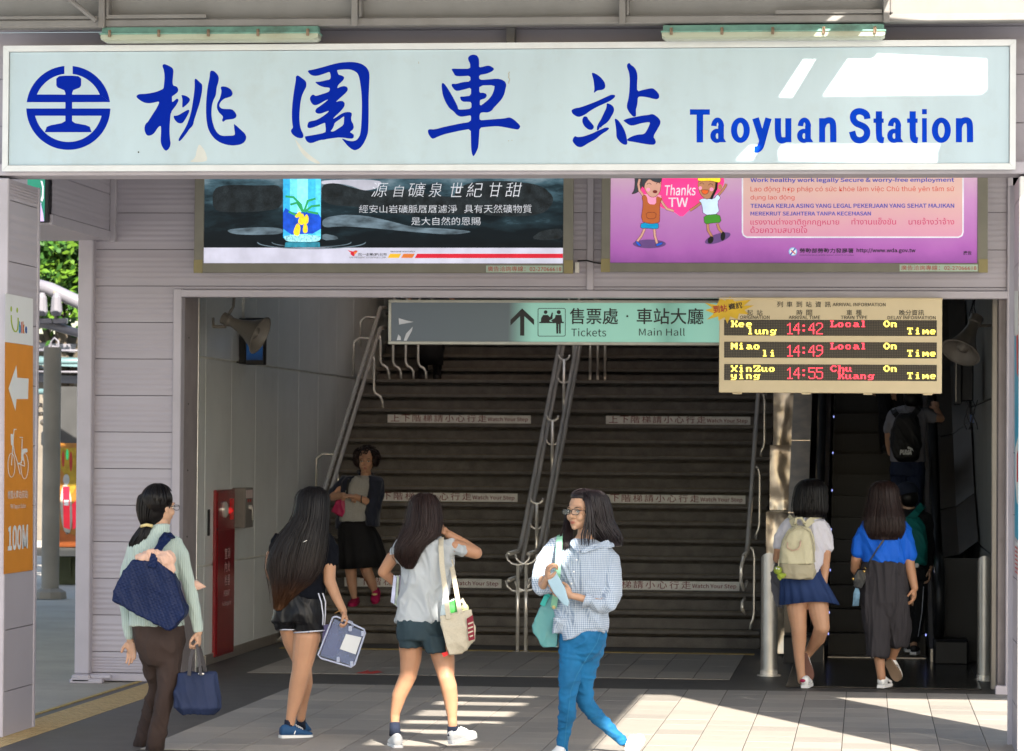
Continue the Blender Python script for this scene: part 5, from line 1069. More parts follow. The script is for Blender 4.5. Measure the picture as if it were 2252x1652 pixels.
for st in ([(63, 1000), (72, 850), (78, 795), (90, 795)], [(70, 870), (80, 930), (100, 990)], [(100, 990), (120, 985), (124, 850)], [(100, 990), (138, 1005)], [(110, 840), (128, 842)], [(98, 990), (112, 1050)], [(138, 1000), (122, 900)]): Q.stroke(st, 4.5, None, l=2.5, into=b)
Q.poly([(58, 820), (76, 825), (74, 890), (60, 885)], None, into=b, l=2.6); Q.poly([(118, 930), (130, 905), (152, 905), (155, 925), (132, 930), (130, 975), (118, 970)], None, into=b, l=2.8); b.build('bicycle_print', 'posterwhite', bp, fix=False)
Q.text('桃園火車站(前站)', 42, 1140, 158, 1200, 'posterwhite'); Q.text('TRA Taoyuan Station', 56, 1217, 146, 1256, 'posterwhite'); Q.text('100M', 42, 1335, 158, 1490, 'posterwhite', bold=.012)
# ---------------------------------------------------------------- street outside on the left
def at(x, y, Y): return A(x, y, Y)
rc = thing('concrete_column', at(110, 1318, 39.5), 'round pale concrete column standing outside past the left passage', 'column')
g = G(110, 1316); B().lathe((g.x, g.y, 0), [(.105, .05), (.105, 3.0)], n=24).build('shaft', 'concrete', rc, smooth=True)
B().lathe((g.x, g.y, 0), [(.20, 0), (.19, .08), (.12, .12)], n=9).build('footing', 'concrete', rc)
ad = thing('drink_advert', at(150, 1200, 42), 'red and yellow drink advert board behind the concrete column', 'sign')
q0, q1 = at(122, 1203, 42), at(172, 975, 42)
B().bev((q0.x, 42, q0.z), (q1.x + .3, 42.06, q1.z), .005).build('board', mat('adbase', (.30, .12, .015), rough=.4, var=.3, scale=6), ad)
P = Print(ad, 41.995)
P.poly([(125, 985), (168, 985), (168, 1070), (150, 1100), (140, 1040), (125, 1020)], mat('adyw', (.33, .21, .015), var=.3, scale=10), name='print_shape'); P.disc((146, 1120), 13, 'stain', l=1, ry=56, rot=-.05); P.poly([(138, 1070), (153, 1070), (154, 1165), (140, 1160)], adr, l=2); P.poly([(141, 1100), (151, 1100), (151, 1112), (141, 1112)], 'white', l=3); P.disc((146, 1055), 7, mat('canlid', (.35, .35, .35)), l=3, ry=12); P.poly([(158, 1110), (168, 1100), (168, 1160), (160, 1165)], adr, l=2)
P.disc((139, 1010), 3, mat('chili', (.35, .03, .02)), l=2, ry=18); P.disc((156, 1015), 3.5, 'chili', l=2, ry=22); P.disc((148, 1000), 3, gm, l=2, ry=12); P.poly([(122, 1160), (168, 1180), (168, 1203), (122, 1203)], mat('rust2', (.40, .10, .02), var=.2), l=1)
B().box((q0.x - .3, 42, q0.z - .12), (q1.x + .4, 42.05, q0.z - .01)).build('ledge', 'concrete', ad)
hut = thing('olive_hut', at(150, 1300, 44), 'dark olive hut wall with slats behind the advert board', 'hut')
h0, h1 = G(110, 1292), at(190, 870, 44)
B().box((h0.x - .3, 42.2, 0), (h1.x + .5, 42.6, 1.6)).build('wall', 'olive', hut)
for k in range(4): B().box((h0.x + .02 + k * .14, 42.17, .1), (h0.x + .05 + k * .14, 42.19, 1.1)).build('slat', 'olive', hut)
B().bev((at(130, 0, 42.1).x, 42.1, at(0, 970, 42.1).z), (at(134, 0, 42.1).x, 42.16, at(0, 910, 42.1).z + .1), .003).build('green_post', mat('gpost', (.02, .22, .06)), hut)
B().box((at(140, 0, 42.1).x, 42.1, 1.6), (at(180, 0, 42.1).x, 42.2, 2.6)).build('upper_panel', 'darkwall', hut)
tr_ = thing('roof_truss', at(130, 650, 40), 'curved pale steel roof truss outside past the left passage', 'truss')
B().tube([at(60, 622, 40), at(110, 636, 40), at(180, 668, 40), at(240, 705, 40)], .085, 10).build('upper_tube', 'lavpipe', tr_, smooth=True)
B().tube([at(60, 706, 40), at(110, 715, 40), at(180, 735, 40), at(240, 770, 40)], .055, 10).build('lower_tube', 'lavpipe', tr_, smooth=True)
for x in (92, 124): B().lathe(at(x, 672, 39.9), [(.05, -.13), (.075, -.08), (.06, .1), (.03, .16)], n=10).bev(at(x - 8, 712, 39.9), at(x + 22, 700, 39.9) + V((0, .1, 0)), .01).build('hinge_block', 'lavpipe', tr_, smooth=False)
B().tube([at(120, 640, 39.9), at(122, 700, 39.9)], .02, 6).build('tie', 'concrete', tr_)
def bg(lab, cat, name, fn):
    t = thing(name, at(130, 800, 45), lab, cat); fn(t); return t
def canopies(t):
    for y, h, m, d in ((735, 16, 'cream', 46), (756, 9, 'lavpipe', 45.6), (772, 12, 'cream', 45.8), (788, 9, 'bluepipe', 45), (812, 10, 'cream', 46), (826, 8, 'lavpipe', 45.4), (843, 10, 'concrete', 46)):
        a = at(40, y + h + 8, d); c = at(230, y - 2, d); B().add([(a.x, d, a.z + .03), (c.x, d + .6, a.z - .02), (c.x, d + .6, c.z - .02), (a.x, d, c.z)], [(0, 1, 2, 3)]).add([(a.x, d + 1.5, a.z + .2), (c.x, d + 2, a.z + .2), (c.x, d + .6, c.z - .02), (a.x, d, c.z)], [(0, 1, 2, 3)]).build('roof_sheet', m, t)
bg('layered cream and grey shelter roofs in the street beyond the passage', 'shelter', 'shelter_roof', canopies)
pp = thing('blue_pipe_rail', at(130, 794, 43), 'pair of pale blue horizontal pipes under the shelter roofs', 'pipe')
for y in (794, 860): B().tube([at(40, y + 2, 43), at(230, y, 43)], .04, 10).build('pipe', 'bluepipe', pp, smooth=True)
for y in (768, 815): B().tube([at(40, y + 2, 43.5), at(230, y + 4, 43.5)], .015, 6).build('rail', 'lavpipe', pp, smooth=True)
ar = thing('pipe_arch', at(122, 765, 42.5), 'thin bent white pipe loop among the shelter roofs', 'pipe')
B().tube([at(112, 778, 42.5), at(112, 752, 42.5), at(120, 743, 42.5), at(128, 750, 42.5), at(130, 778, 42.5)], .014, 6).build('loop', 'lavpipe', ar, smooth=True)
mcl = thing('parked_scooter', at(120, 870, 42), 'jumble of parked scooter handlebars and mirrors behind the column', 'scooter')
sb_ = B()
for k in range(26):
    x, y = random.uniform(92, 165), random.uniform(872, 965); p = at(x, y, 43.2 + random.random()); q = p + V((random.uniform(-.25, .25), .1, random.uniform(-.12, .12))); sb_.tube([p, (p + q) / 2 + V((0, 0, .03)), q], random.uniform(.012, .03), 6)
for k in range(8):
    x, y = random.uniform(92, 165), random.uniform(880, 950); sb_.ball(at(x, y, 43.3), (.07, .04, .05), 8)
sb_.build('handlebar', mat('scootdark', (.10, .085, .07), rough=.3, var=.5, scale=3), mcl, smooth=True)
B().bev(at(128, 950, 43), at(172, 928, 43) + V((0, .3, 0)), .03).build('seat', 'cream', mcl); B().bev(at(88, 985, 44), at(180, 945, 44) + V((0, .2, 0)), .05).build('body_panel', 'darkwall', mcl)
# lumps at the foot of the pillar and passage pavement
pv = thing('street_wall', at(130, 1000, 60), 'pale building wall across the street seen through the passage', 'building')
B().box((-30, 62, 0), (-8, 62.4, 3.4)).build('wall', 'cream', pv)
for k in range(6): B().box((-26 + k * 2.6, 61.96, 1.0), (-25 + k * 2.6, 61.99, 2.3)).build('window', 'darkwall', pv)
def tree(x, y, Y, R, n, lab):
    t = thing('leafy_tree', at(x, 1300, Y) * 1, lab, 'tree'); c = at(x, y, Y); g0 = V((c.x, c.y, 0)); t.location = g0
    B().tube([g0, g0 + V((.1, 0, c.z * .5)), c - V((0, 0, R * .3))], [.16, .12, .07], 8).tube([g0 + V((.1, 0, c.z * .5)), c + V((R * .5, 0, 0))], [.07, .03], 6).tube([g0 + V((.1, 0, c.z * .55)), c + V((-R * .5, .1, .1))], [.07, .03], 6).build('trunk', 'bark', t, smooth=True)
    for m, seed, nn in (('leaf', 1, n), ('leaf2', 2, n // 2)):
        rnd = random.Random(seed); b = B()
        for cl_ in range(nn // 14):
            cc = V((rnd.gauss(0, 1), rnd.gauss(0, 1), rnd.gauss(0, .7))).normalized() * R * rnd.uniform(.35, 1.0) + c
            for k in range(14):
                p = cc + V((rnd.gauss(0, .14), rnd.gauss(0, .14), rnd.gauss(0, .12))); d = V((rnd.gauss(0, 1), rnd.gauss(0, 1), rnd.gauss(-.3, .7))).normalized(); u = d.orthogonal().normalized(); L, W_ = rnd.uniform(.10, .17), rnd.uniform(.03, .05)
                b.add([p, p + d * L * .5 + u * W_, p + d * L, p + d * L * .5 - u * W_], [(0, 1, 2, 3)])
        b.build('crown', m, t, fix=False)
tree(130, 540, 46, 1.25, 9000, 'leafy green tree seen through the upper left passage')
tree(60, 480, 49, 1.6, 5000, 'darker tree behind at the far upper left')

# canopy added to shade the pavement and band the column outside
sc_ = thing('shade_canopy', (-9.5, 32, 3.9), 'flat slatted canopy added to shade the pavement outside the passage', 'canopy')
for k in range(10): B().bev((-14, 21.5 + k * 1.25, 4.3), (-6.35, 21.5 + k * 1.25 + (1.24 if k % 5 else .8), 4.36), .004).build('shade_panel', 'roofing', sc_)
for x in (-13.5, -6.7): B().box((x, 21, 4.2), (x + .1, 34, 4.29)).build('canopy_beam', 'greysteel', sc_)
for k in range(5): B().bev((-14, 34.3 + k * .95, 4.3), (-6.35, 34.3 + k * .95 + .62, 4.36), .004).build('shade_panel', 'roofing', sc_)
# ---------------------------------------------------------------- people
def skinmat(n, c): return mat(n, c, rough=.48, var=.05, scale=12, sss=.12, bump=.04, bscale=120, spec=.35)
skinmat('skin', (.50, .275, .17)); skinmat('skin2', (.42, .22, .13)); skinmat('skin3', (.47, .28, .185)); skinmat('skindark', (.46, .26, .17))
mat('hair', (.005, .004, .0045), rough=.36, var=.3, scale=4, spec=.22, stretch=(30, 30, 1))
mat('hairbrown', (.019, .010, .009), rough=.42, var=.4, scale=4, spec=.22, stretch=(30, 30, 1))
mat('eyewhite', (.7, .68, .64), rough=.2); mat('iris', (.015, .01, .008), rough=.1); mat('lip', (.40, .13, .10), rough=.35); mat('brow', (.03, .018, .012), rough=.7)
class Fig:
    def __init__(s, ox, oy, k, Y, foot, lab, group=None, z=0):
        s.ox, s.oy, s.k, s.Y = ox, oy, k, Y
        p = s.q(*foot); s.root = thing('person', (p.x, Y, z), lab, 'person', group)
    def q(s, x, y, d=0): return A(s.ox + x * s.k, s.oy + y * s.k, s.Y + d)
    def m(s, n): return n * s.k * s.Y / F
    def ring(s, x, y, hw, hd, d=0, yaw=0, n=24, ex=2.4, tilt=0):
        c = s.q(x, y, d); hw = s.m(hw); u = V((math.cos(yaw), math.sin(yaw), tilt)); v = V((-math.sin(yaw), math.cos(yaw), 0)); r = []
        for i in range(n):
            a = 2 * math.pi * i / n; ca, sa = math.cos(a), math.sin(a)
            r.append(c + u * hw * math.copysign(abs(ca) ** (2 / ex), ca) + v * hd * math.copysign(abs(sa) ** (2 / ex), sa))
        return r
    def rings(s, rows, yaw=0, **k): return [s.ring(*r, yaw=yaw, **k) for r in rows]
    def limb(s, b, pts, n=14): return b.limb([(s.q(x, y, d), s.m(r)) for x, y, r, d in pts], n)
    def put(s, name, b, m, smooth=True, label=None, **k): return b.build(name, m, s.root, smooth=smooth, label=label, fix=k.get('fix', False))
    def cloth(s, name, b, m, vox=.0075, sm=3, amp=.005, sc=9, label=None, seed=0, st=(1, 1, .5), diag=.6):
        o = blob(b, vox, sm)
        if amp: wrinkle(o, amp, sc, st, seed, diag)
        return s.put(name, o, m, label=label)
def frame(f, up=(0, 0, 1)):
    f = V(f).normalized(); up = V(up); r = f.cross(up).normalized(); up = r.cross(f); return r, f, up
def head(c, f, sc=1.0, up=(0, 0, 1), face=True):
    "skull, face, nose, ears; returns a remeshed piece"
    r, f, u = frame(f, up); R3 = Matrix((r, f, u)).transposed(); b = B(); E_ = lambda x, y, z, rx, ry, rz: b.ball(c + (r * x + f * y + u * z) * sc, (rx * sc, ry * sc, rz * sc), 16, R3)
    E_(0, -.012, .030, .074, .090, .082); E_(0, .022, -.030, .060, .062, .074); E_(0, .040, -.070, .040, .042, .034); E_(0, .066, -.093, .018, .016, .014)
    if face:
        E_(0, .072, .018, .048, .020, .016); E_(.032, .060, -.032, .024, .024, .026); E_(-.032, .060, -.032, .024, .024, .026)
        b.limb([(c + (f * .083 + u * .004) * sc, .007 * sc), (c + (f * .101 - u * .030) * sc, .0105 * sc)], 10); E_(.012, .090, -.034, .008, .009, .007); E_(-.012, .090, -.034, .008, .009, .007)
        E_(0, .082, -.058, .022, .010, .007); E_(0, .079, -.069, .018, .010, .007)
    for q in (-1, 1): E_(q * .073, -.004, -.012, .007, .016, .028)
    return blob(b, .0042, 2)
def facebits(fig, c, f, sc=1.0, up=(0, 0, 1), glasses=False, look=0):
    r, f, u = frame(f, up); R3 = Matrix((r, f, u)).transposed(); P_ = lambda x, y, z: c + (r * x + f * y + u * z) * sc
    for q in (-1, 1):
        e = B().ball(P_(q * .031, .0755, -.002), (.0125 * sc, .007 * sc, .0055 * sc), 12, R3); eo = fig.put('eye', e, 'eyewhite')
        B().ball(P_(q * .031 + look, .0805, -.002), (.0052 * sc, .0035 * sc, .0052 * sc), 10, R3).build('iris', 'iris', eo, smooth=True)
        fig.put('eyelid', B().tube([P_(q * .031 - .015, .078, -.001), P_(q * .031 - .007, .084, .0045), P_(q * .031 + .007, .084, .0045), P_(q * .031 + .015, .077, .0)], .0016 * sc, 6), 'brow')
        fig.put('eyebrow', B().tube([P_(q * .015, .0895, .018), P_(q * .032, .089, .023), P_(q * .050, .076, .019)], [.0026 * sc, .003 * sc, .001 * sc], 6), 'brow')
    fig.put('lips', B().tube([P_(-.020, .084, -.0635), P_(-.008, .092, -.061), P_(0, .0925, -.062), P_(.008, .092, -.061), P_(.020, .084, -.0635)], [.001, .0038 * sc, .0036 * sc, .0038 * sc, .001], 8).tube([P_(-.016, .085, -.067), P_(0, .0915, -.070), P_(.016, .085, -.067)], [.001, .0044 * sc, .001], 8), 'lip')
    if glasses:
        for q in (-1, 1):
            cc = P_(q * .033, .104, -.004); pts = [cc + (r * (.026 * math.copysign(abs(math.cos(a)) ** .6, math.cos(a))) + u * (.016 * math.copysign(abs(math.sin(a)) ** .6, math.sin(a)))) * sc for a in [2 * math.pi * i / 20 for i in range(20)]]
            g = fig.put('glasses_rim', B().tube(pts + [pts[0]], .0018, 6), 'black')
            B().flat([p + f * .0005 for p in pts]).build('lens', 'lens', g, fix=False)
            fig.put('glasses_arm', B().tube([P_(q * .059, .103, .004), P_(q * .076, .06, .004), P_(q * .080, -.01, .0)], .0018, 6), 'black')
        fig.put('glasses_bridge', B().tube([P_(-.008, .106, .0), P_(0, .110, .003), P_(.008, .106, .0)], .0016, 6), 'black')
mat('lens', (.5, .55, .55), rough=.05, alpha=.16, var=0, spec=.8)
def hand(w, d, n, side, curl=25, sc=1.0, spread=.0, thumb=.6, curls=None):
    "w wrist, d finger direction, n palm-facing direction, side towards the thumb"
    d = V(d).normalized(); n = V(n); n = (n - d * n.dot(d)).normalized(); side_ = V(side); s = n.cross(d); s = s if s.dot(side_) > 0 else -s
    b = B(); R3 = Matrix((s, d, n)).transposed()
    b.ball(w + d * .012 * sc, (.024 * sc, .03 * sc, .018 * sc), 12, R3); b.ball(w + d * .05 * sc, (.037 * sc, .046 * sc, .0155 * sc), 14, R3); b.ball(w + d * .035 * sc + s * .022 * sc + n * .006 * sc, (.017 * sc, .03 * sc, .015 * sc), 12, R3)
    for i, (o, L) in enumerate(((.029, .068), (.0100, .077), (-.0095, .072), (-.0275, .056))):
        p = w + (d * (.080 - abs(o - .01) * .25) + s * o) * sc; a = math.radians((curls[i] if curls else curl)); dd = (d + s * o * spread * 8).normalized(); pts = [(p, .0092 * sc)]; ang = 0
        for k, fr in enumerate((.45, .32, .23)):
            ang += a * (.75 if k == 0 else 1.0); v = dd * math.cos(ang) + n * math.sin(ang); p = p + v * L * fr * sc; pts.append((p, (.0085, .0078, .0066)[k] * sc))
        b.limb(pts, 8)
    t0 = w + (d * .022 + s * .030 + n * .006) * sc; v1 = (d * .62 + s * .72 * (1.2 - thumb) + n * .25 + n * thumb * .3).normalized(); v2 = (d * .85 + s * .25 * (1 - thumb) + n * (.2 + thumb * .5)).normalized()
    t1 = t0 + v1 * .034 * sc; b.limb([(t0, .0125 * sc), (t1, .0105 * sc), (t1 + v2 * .026 * sc, .0085 * sc)], 8)
    return blob(b, .0032, 1)
def strands(rows, n, a0, a1, r=.0045, seed=1, jit=.10, lift=.004, short=.12, wave=0, start=.0):
    "locks lying on a lofted hair volume; rows are (centre, u vector, v vector)"
    rnd = random.Random(seed); b = B(); m_ = len(rows)
    for i in range(n):
        a = math.radians(a0 + (a1 - a0) * (i + rnd.random()) / n); j1 = rnd.gauss(0, jit); ph = rnd.uniform(0, 6); end = 1 - rnd.random() * short; lf = lift * rnd.uniform(-.6, 1.5); path = []; rr = []
        N = 14
        for k in range(N):
            t = start + (end - start) * k / (N - 1); x = t * (m_ - 1); i0 = min(int(x), m_ - 2); fr = x - i0
            c = rows[i0][0].lerp(rows[i0 + 1][0], fr); u = rows[i0][1].lerp(rows[i0 + 1][1], fr); v = rows[i0][2].lerp(rows[i0 + 1][2], fr)
            aa = a + j1 * t + wave * math.sin(t * 9 + ph) * t; L = 1 + lf / max(u.length, .03)
            path.append(c + (u * math.cos(aa) + v * math.sin(aa)) * L + V((0, 0, 0))); rr.append(r * (1.1 if t < .9 else .9) * (1 - .75 * max(0, (k / (N - 1) - .7) / .3)) * (.5 if k == 0 else 1))
        b.tube(path, rr, 5)
    return b
def hrows(fig, rows, yaw=0):
    out = []
    for x, y, hw, hd, d in rows: out.append((fig.q(x, y, d), V((math.cos(yaw), math.sin(yaw), 0)) * fig.m(hw), V((-math.sin(yaw), math.cos(yaw), 0)) * hd))
    return out
def hairvol(rows, n=22, sc=.965):
    return B().loft([[c + (u * math.cos(2 * math.pi * i / n) + v * math.sin(2 * math.pi * i / n)) * sc for i in range(n)] for c, u, v in rows])
def make_hair(fig, rows, m, a0=180, a1=360, n=170, r=.0045, cap=None, yaw=0, **k):
    R_ = hrows(fig, rows, yaw); v = blob(join(hairvol(R_), cap) if cap else hairvol(R_), .008, 3)
    return fig.put('hair', join(v, strands(R_, n, a0, a1, r, **k), strands(R_, 60, a0 - 8, a1 + 8, .0013, seed=99, lift=.016, jit=.22, short=.08, wave=.05, start=.08)), m)
def capball(c, f, sc=1.0, back=.016, up=(0, 0, 1), g=1.0):
    r, f, u = frame(f, up); R3 = Matrix((r, f, u)).transposed()
    return B().ball(c + (u * .040 - f * back) * sc, (.083 * sc * g, .092 * sc * g, .086 * sc * g), 18, R3)
def capstrands(c, f, sc, n=120, seed=3, lo=-.05, up=(0, 0, 1), frontcut=.35, g=1.02, r=.0042):
    "short locks combed over the skull from the crown"
    rr_, f, u = frame(f, up); rnd = random.Random(seed); b = B(); cc = c + (u * .040 - f * .016) * sc
    for i in range(n):
        a = rnd.uniform(0, 2 * math.pi)
        if math.sin(a) > frontcut + .4: continue
        path = []; 
        for k in range(9):
            th = .08 + (1.55 + rnd.uniform(0, .35) * (k > 7)) * k / 8 * (1.0 if math.sin(a) < frontcut else .50); x = math.sin(th) * math.cos(a) * .083; y = math.sin(th) * math.sin(a) * .092; z = math.cos(th) * .086
            path.append(cc + (rr_ * x + f * y + u * z) * sc * g)
        b.tube(path, [r * .6] + [r] * 7 + [r * .4], 5)
    return b
def shoe(fig, heel, toe, up, mu='white', ms='white', w_=.042, h=.075, name='shoe', lace=False, stripe=None):
    heel, toe = V(heel), V(toe); d = (toe - heel); L = d.length; d.normalize(); up = V(up); up = (up - d * up.dot(d)).normalized(); s = d.cross(up)
    prof = [(0, .55, .75), (.06, .72, .92), (.2, .78, 1.0), (.38, .80, .95), (.52, .92, .72), (.7, 1.0, .52), (.85, .88, .42), (.95, .60, .33), (1.0, .28, .24)]
    b = B(); rings = []
    for t, ww, hh in prof:
        c = heel + d * L * t; ring = []
        for i in range(14):
            a = 2 * math.pi * i / 14; ring.append(c + s * math.cos(a) * w_ * ww + up * (.018 + h * hh * (.5 + .5 * math.sin(a)) * (1 if math.sin(a) > -.9 else 1)))
        rings.append(ring)
    o = fig.put(name, b.loft(rings), mu)
    out = [(t, ww * 1.07) for t, ww, _ in prof]; pts = [heel + d * L * (t * 1.02 - .01) + s * w_ * ww for t, ww in out] + [heel + d * L * (t * 1.02 - .01) - s * w_ * ww for t, ww in reversed(out)]
    B().prism(pts, up * .024).build('sole', ms, o)
    if lace:
        for k in range(4): B().tube([heel + d * L * (.48 + k * .06) + s * w_ * .5 + up * (.018 + h * (.78 - .08 * k)), heel + d * L * (.49 + k * .06) + up * (.022 + h * (.88 - .09 * k)), heel + d * L * (.48 + k * .06) - s * w_ * .5 + up * (.018 + h * (.78 - .08 * k))], .003, 5).build('lace', 'white', o)
    if stripe:
        for k in range(3 if stripe != 'white' else 1):
            for q in (-1, 1): B().tube([heel + d * L * (.36 + k * .09) + s * q * w_ * .90 + up * (.03), heel + d * L * (.42 + k * .09) + s * q * w_ * .72 + up * (.055)], .004, 5).build('stripe', stripe, o)
    return o
def bag(fig, name, pts, thick, m, d0=0, vox=.008, sm=5, amp=.003, top=False, label=None, cat=None, **k):
    P_ = [fig.q(x, y, d0) for x, y in pts]; b = B().prism(P_, (0, thick, 0)); o = blob(b, vox, sm)
    if amp: wrinkle(o, amp, 12)
    return o
def held(fig, name, parts, lab, cat, at_):
    t = thing(name, at_, lab, cat)
    for nm, b, m in parts: b.build(nm, m, t, smooth=True, fix=False)
    return t
# ---------------------------------------------------------------- 1 woman in the green sweater
patmat('sweater', 'rib', col=(.40, .49, .455), rough=.8, sheen=.3); patmat('cords', 'cord', col=(.042, .026, .022), rough=.85); patmat('quilted', 'quilt', col=(.004, .012, .055), rough=.5, spec=.2); mat('peach', (.60, .38, .29), rough=.75, sheen=.2); patmat('denimbag', 'denim', col=(.014, .024, .068), rough=.7, var=.2)
f1 = Fig(222.6, 1023.7, .3804, 19.3, (320, 1640), 'person in pale green ribbed sweater and brown trousers with quilted navy bag on the shoulder')
hc1 = f1.q(338, 238, 0); fv = V((.62, .78, -.02)); b = B()
f1.limb(b, [(345, 290, 46, .01), (340, 380, 46, .01)]); 
f1.limb(b, [(545, 880, 26, -.02), (563, 965, 24, -.03)]); f1.limb(b, [(161, 970, 21, .062), (168, 1012, 22, .06)])
body = join(blob(b, .006, 3), head(hc1, fv, 1.0), hand(f1.q(563, 962, -.03), V((.05, -.25, -1)), V((-1, .1, 0)), V((0, -1, .2)), 62, .98), hand(f1.q(170, 1008, .06), V((.12, -.1, -1)), V((-.5, -1, 0)), V((-1, 0, 0)), 12, .98, spread=.3))
f1.put('body', body, 'skin3')
facebits(f1, hc1, fv, 1.0, glasses=True)
b = B().loft(f1.rings([(345, 340, 50, .052), (342, 372, 54, .058), (330, 395, 78, .065), (318, 425, 128, .085), (308, 470, 158, .105), (302, 560, 165, .115), (300, 680, 150, .11), (308, 800, 148, .105), (318, 880, 160, .112), (322, 928, 168, .118)], yaw=.10))
f1.limb(b, [(420, 455, 52, 0), (465, 520, 46, -.02), (512, 700, 42, 0), (545, 850, 36, -.02), (560, 945, 33, -.03)]); f1.limb(b, [(195, 480, 48, .02), (150, 620, 42, .06), (138, 780, 38, .08), (155, 920, 33, .06), (165, 985, 31, .06)])
f1.cloth('sweater', b, 'sweater', amp=.003, seed=2)
b = B().loft(f1.rings([(322, 895, 156, .105), (330, 950, 156, .12), (338, 1010, 148, .125), (342, 1050, 138, .12), (345, 1110, 120, .095), (350, 1160, 90, .07)], yaw=.1))
f1.limb(b, [(400, 1040, 82, 0), (392, 1150, 76, 0), (374, 1300, 62, -.02), (346, 1450, 56, 0), (318, 1600, 56, .04), (302, 1676, 54, .08)]); f1.limb(b, [(275, 1040, 84, .02), (300, 1160, 66, .08), (320, 1280, 56, .14), (280, 1450, 48, .22), (240, 1590, 42, .30), (224, 1640, 40, .36)])
f1.cloth('trousers', b, 'cords', amp=.006, sc=7, seed=5, sm=7)
shoe(f1, f1.q(292, 1712, .0), f1.q(302, 1704, .23), (0, 0, 1), 'black', 'black'); shoe(f1, f1.q(215, 1640, .36), f1.q(225, 1675, .55), (0, .2, 1), 'black', 'black')
hr1 = join(blob(join(capball(hc1, fv, 1.05, .022, g=1.04), B().ball(f1.q(312, 250, .0), (.075, .085, .10), 16), B().ball(f1.q(285, 310, -.01), (.05, .05, .05), 14)), .007, 3), capstrands(hc1, fv, 1.07, 130, g=1.04), strands(hrows(f1, [(330, 135, 40, .05, 0), (300, 180, 85, .09, 0), (285, 250, 78, .085, 0), (275, 310, 55, .06, -.01), (262, 345, 28, .03, -.02)]), 110, 150, 340, .004, seed=8, jit=.15, short=.03))
f1.put('hair', hr1, 'hair')
pr = hrows(f1, [(262, 345, 26, .028, -.03), (250, 370, 34, .035, -.04), (232, 410, 46, .04, -.05), (215, 450, 52, .04, -.05), (205, 490, 40, .025, -.05)], 0)
f1.put('ponytail', join(blob(hairvol(pr), .006, 2), strands(pr, 70, 0, 360, .0035, seed=4, jit=.4, lift=.003, short=.25)), 'hair')
f1.put('hair_tie', B().tube([f1.q(230, 352, -.065), f1.q(262, 343, -.08), f1.q(296, 350, -.06)], .010, 8), mat('gold', (.60, .48, .22), rough=.4))
bb = bag(f1, 'b', [(180, 548), (330, 556), (412, 628), (448, 730), (484, 842), (478, 868), (402, 955), (372, 950), (64, 784), (66, 742), (122, 612)], .13, None, d0=-.26, amp=.004)
q1 = thing('shoulder_bag', f1.q(270, 900, -.2), 'big quilted navy shoulder bag with peach cloth stuffed in it', 'bag')
bb.build('bag_body', 'quilted', q1, smooth=True, fix=False)
st_ = B()
for o in (0, 22): st_.add([], [])
def strap(pts, w_, t=.006, m='quilted', par=None, name='strap'):
    "flat band along 3D points, w_ wide"
    b = B(); b.limb([(f1.q(340, 380), f1.m(40)), (f1.q(325, 480), f1.m(60)), (f1.q(315, 700), f1.m(60)), (f1.q(335, 980), f1.m(64))]); f1.limb(b, [(325, 470, 40, 0), (430, 470, 32, 0), (512, 700, 26, 0), (545, 880, 22, -.02)]); f1.limb(b, [(320, 480, 40, 0), (200, 490, 30, .02), (140, 760, 24, .08), (165, 985, 20, .06)]); f1.limb(b, [(335, 980, 50, 0), (392, 1100, 40, 0), (374, 1300, 30, -.02), (304, 1670, 26, .08)]); f1.limb(b, [(335, 980, 50, 0), (290, 1080, 36, .04), (318, 1280, 26, .14), (226, 1630, 26, .36)]); pts = [V(p) for p in pts]; vs = []
    for i, p in enumerate(pts):
        tt = (pts[min(i + 1, len(pts) - 1)] - pts[max(i - 1, 0)]).normalized(); s = tt.cross(V((0, 1, 0)));  s = (s if s.length > .05 else V((1, 0, 0))).normalized() * w_ / 2; n_ = tt.cross(s).normalized() * t / 2
        vs += [p - s - n_, p + s - n_, p + s + n_, p - s + n_]
    n = len(pts); fs = [(4 * i + k, 4 * i + (k + 1) % 4, 4 * i + 4 + (k + 1) % 4, 4 * i + 4 + k) for i in range(n - 1) for k in range(4)] + [(3, 2, 1, 0), (4 * n - 4, 4 * n - 3, 4 * n - 2, 4 * n - 1)]
    return b.add(vs, fs).build(name, m, par)
strap([f1.q(290, 590, -.27), f1.q(308, 520, -.24), f1.q(345, 460, -.18), f1.q(385, 418, -.13), f1.q(410, 402, -.05), f1.q(415, 420, .05)], .045, .01, 'quilted', q1)
strap([f1.q(330, 500, -.16), f1.q(348, 430, -.15), f1.q(375, 398, -.09), f1.q(395, 400, .0)], .035, .01, 'quilted', q1)
pb = B(); pb.ball(f1.q(265, 530, -.21), (.07, .05, .045), 14).ball(f1.q(370, 545, -.20), (.062, .055, .055), 14).ball(f1.q(395, 595, -.20), (.035, .04, .05), 12).ball(f1.q(315, 520, -.19), (.06, .05, .045), 12)
o = wrinkle(blob(pb, .006, 3), .008, 16, diag=1.0); o.build('stuffed_cloth', 'peach', q1, smooth=True, fix=False)
q2 = thing('folded_wrap', f1.q(555, 690, -.0), 'pointed peach cloth end poking out past the green sleeve', 'cloth'); B().loft([[f1.q(520 + 0, 690, .0) + V((0, math.cos(a) * .02, math.sin(a) * .035)) for a in [k * math.pi / 4 for k in range(8)]], [f1.q(560, 695, 0) + V((0, math.cos(a) * .02, math.sin(a) * .028)) for a in [k * math.pi / 4 for k in range(8)]], [f1.q(604, 702, 0) + V((0, math.cos(a) * .003, math.sin(a) * .004)) for a in [k * math.pi / 4 for k in range(8)]]]).build('cloth_fold', 'peach', q2, smooth=True)
q3 = thing('hand_bag', f1.q(550, 1440, -.05), 'small dark blue denim handbag hanging from the hand', 'bag')
